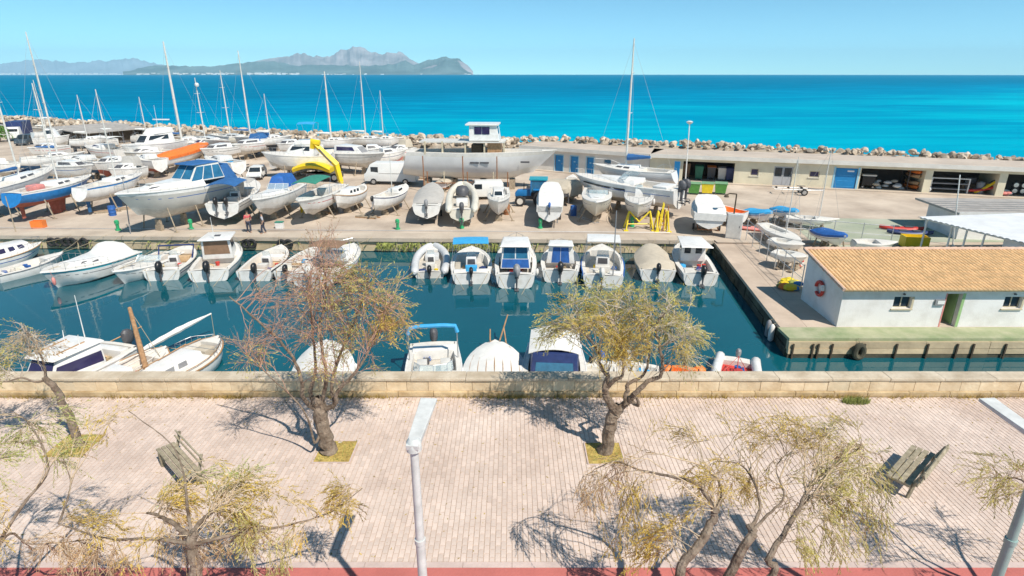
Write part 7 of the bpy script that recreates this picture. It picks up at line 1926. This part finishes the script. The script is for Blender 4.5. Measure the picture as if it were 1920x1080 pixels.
# slender leaning tree at the left
b0 = G(150,836,PZ)
tree('slender leaning tamarisk near the left edge of the promenade', b0, [
    ([b0, q_(138,800,13.4), q_(118,760,13.35), q_(105,728,13.3), q_(84,708,13.3)], .12, .07),
    ([q_(88,712,13.3), q_(66,716,13.2), q_(40,708,13.1), q_(5,716,13.0), q_(-40,700,13.0)], .035, .01),
    ([q_(86,710,13.3), q_(84,690,13.4), q_(70,650,13.5), q_(40,610,13.6)], .04, .01),
    ([q_(120,768,13.35), q_(112,790,13.1), q_(95,780,13.0)], .02, .006)],
    [(q_(20,668,13.5), (1.1,.9,.5), 50, 3, 'leaf_olive', .4, .1), (q_(75,650,13.5), (.6,.6,.5), 26, 2, 'leaf_brown', .2, .1), (q_(-60,690,13.2), (.9,.8,.6), 30, 5, 'leaf_olive', .4, .1)], 13, tw='twig_pale')
# near trees whose crowns are looked down on
NG = 'tamarisk trees along the red lane'
b0 = Vector((-5.25, 7.35, PZ))
tree('wide sparse tamarisk crown spread over the weathered bench', b0, [
    ([b0, q_(368,1075,7.5), q_(362,1030,7.6), q_(360,1000,7.7)], .11, .08),
    ([q_(362,1015,7.65), q_(330,985,7.9), q_(300,968,8.1), q_(275,962,8.2)], .055, .02),
    ([q_(360,1000,7.7), q_(380,975,8.0), q_(400,958,8.1), q_(428,944,8.2)], .055, .02),
    ([q_(360,1005,7.7), q_(350,940,8.2), q_(345,890,8.6), q_(318,830,8.9), q_(240,770,9.2)], .03, .006),
    ([q_(364,1020,7.6), q_(450,1000,7.9), q_(540,985,8.2), q_(620,960,8.5), q_(680,915,8.8)], .035, .006),
    ([q_(362,1020,7.6), q_(280,1010,7.6), q_(200,1010,7.7), q_(110,982,7.8)], .035, .012),
    ([q_(110,982,7.8), q_(128,930,8.2), q_(132,900,8.4), q_(118,860,8.6)], .02, .006)],
    [(q_(330,985,8.0), (1.7,.9,.55), 32, 8, 'leaf_yellow', .7, .1), (q_(470,960,8.3), (1.4,.9,.55), 30, 8, 'leaf_yellow', .7, .1), (q_(400,925,8.7), (1.2,.7,.4), 16, 6, 'leaf_green', .6, .1),
     (q_(590,970,8.4), (.7,.6,.5), 15, 8, 'leaf_yellow', .8, .1), (q_(240,1040,7.7), (1.6,.7,.4), 24, 6, 'leaf_brown', .6, .1), (q_(200,800,9.2), (.8,.6,.5), 5, 6, 'leaf_yellow', .5, .1), (q_(480,1040,7.8), (1.2,.6,.4), 20, 8, 'leaf_olive', .7, .1)], 21, group=NG, lsz=.85, fine=1.9)
b0 = Vector((-9.2, 7.3, PZ))
tree('sparse tamarisk at the lower left corner with thin green sprays', b0, [
    ([b0, Vector((-9.0,7.4,4.6)), Vector((-8.7,7.6,5.4))], .10, .06),
    ([Vector((-8.7,7.6,5.4)), q_(40,950,8.2), q_(90,880,8.7), q_(60,800,9.2), q_(20,770,9.5)], .035, .006),
    ([Vector((-8.7,7.6,5.4)), q_(20,1000,7.9), q_(60,1020,8.0), q_(180,1010,8.2)], .03, .006),
    ([Vector((-8.7,7.6,5.4)), q_(-20,900,8.6), q_(0,850,8.9)], .03, .006)],
    [(q_(60,850,9.0), (1.1,.9,.6), 34, 6, 'leaf_green', .6, .1), (q_(30,960,8.3), (1.1,.8,.5), 15, 6, 'leaf_yellow', .6, .1), (q_(90,1050,7.8), (1.3,.6,.3), 17, 5, 'leaf_brown', .6, .1)], 22, group=NG, lsz=.85, fine=1.9)
b0 = Vector((3.05, 7.30, PZ))
tree('many-stemmed tamarisk in front of the slatted bench, trunks in view', b0, [
    ([b0, b0+Vector((.05,.05,.35))], .17, .15),
    ([b0+Vector((0,0,.2)), q_(1272,1078,7.6), q_(1312,1020,7.8), q_(1336,975,8.0), q_(1342,955,8.05)], .09, .06),
    ([b0+Vector((.1,0,.2)), q_(1365,1078,7.6), q_(1400,1020,7.7), q_(1412,1000,7.8), q_(1405,985,7.9)], .09, .06),
    ([b0+Vector((.2,0,.2)), q_(1448,1078,7.5), q_(1440,1050,7.6), q_(1470,1000,7.8), q_(1495,960,8.0), q_(1512,925,8.2), q_(1540,890,8.5), q_(1600,850,8.9), q_(1618,835,9.0)], .07, .014),
    ([q_(1340,958,8.05), q_(1325,930,8.3), q_(1300,905,8.5), q_(1250,892,8.7), q_(1195,880,8.9), q_(1150,865,9.1), q_(1100,890,9.2)], .045, .006),
    ([q_(1340,958,8.05), q_(1352,930,8.3), q_(1345,900,8.6), q_(1310,870,8.9)], .04, .008),
    ([q_(1408,990,7.85), q_(1425,950,8.2), q_(1412,900,8.6), q_(1385,870,8.9), q_(1345,865,9.1)], .035, .006),
    ([q_(1410,995,7.8), q_(1440,965,8.0), q_(1470,930,8.3), q_(1455,880,8.7), q_(1475,850,9.0)], .03, .006)],
    [(q_(1350,890,8.9), (1.2,.9,.6), 28, 6, 'leaf_yellow', .6, .1), (q_(1480,880,8.8), (1.3,.9,.7), 32, 6, 'leaf_olive', .5, .1), (q_(1400,820,9.3), (1.4,.8,.6), 34, 5, 'leaf_yellow', .5, .1), (q_(1150,920,9.0), (.8,.7,.4), 13, 7, 'leaf_brown', .8, .1),
     (q_(1175,1010,8.3), (.55,.5,.7), 24, 10, 'leaf_yellow', .9, .1), (q_(1580,1010,7.9), (1.0,.5,.5), 30, 10, 'leaf_olive', .9, .1), (q_(1570,830,9.2), (1.0,.7,.5), 24, 4, 'leaf_olive', .4, .1)], 31, group=NG, lsz=.85, fine=1.9)
b0 = Vector((10.1, 7.5, PZ))
tree('tamarisk mostly beyond the frame beside the green-grey lamp', b0, [
    ([b0, b0+Vector((.0,.1,.9)), b0+Vector((-.1,.3,1.6))], .12, .09),
    ([b0+Vector((-.1,.3,1.6)), b0+Vector((-.5,.7,2.1)), q_(1915,900,9.0), q_(1870,905,9.3)], .04, .006),
    ([b0+Vector((-.1,.3,1.6)), b0+Vector((.5,.7,2.4)), b0+Vector((1.0,1.0,2.8))], .05, .01),
    ([b0+Vector((-.1,.3,1.6)), b0+Vector((-.3,.2,2.4)), b0+Vector((-.5,.6,3.0))], .05, .01)],
    [(b0+Vector((0,.7,2.4)), (1.7,1.2,.7), 44, 7, 'leaf_olive', .5, .1)], 41, group=NG, lsz=.85, fine=1.9)
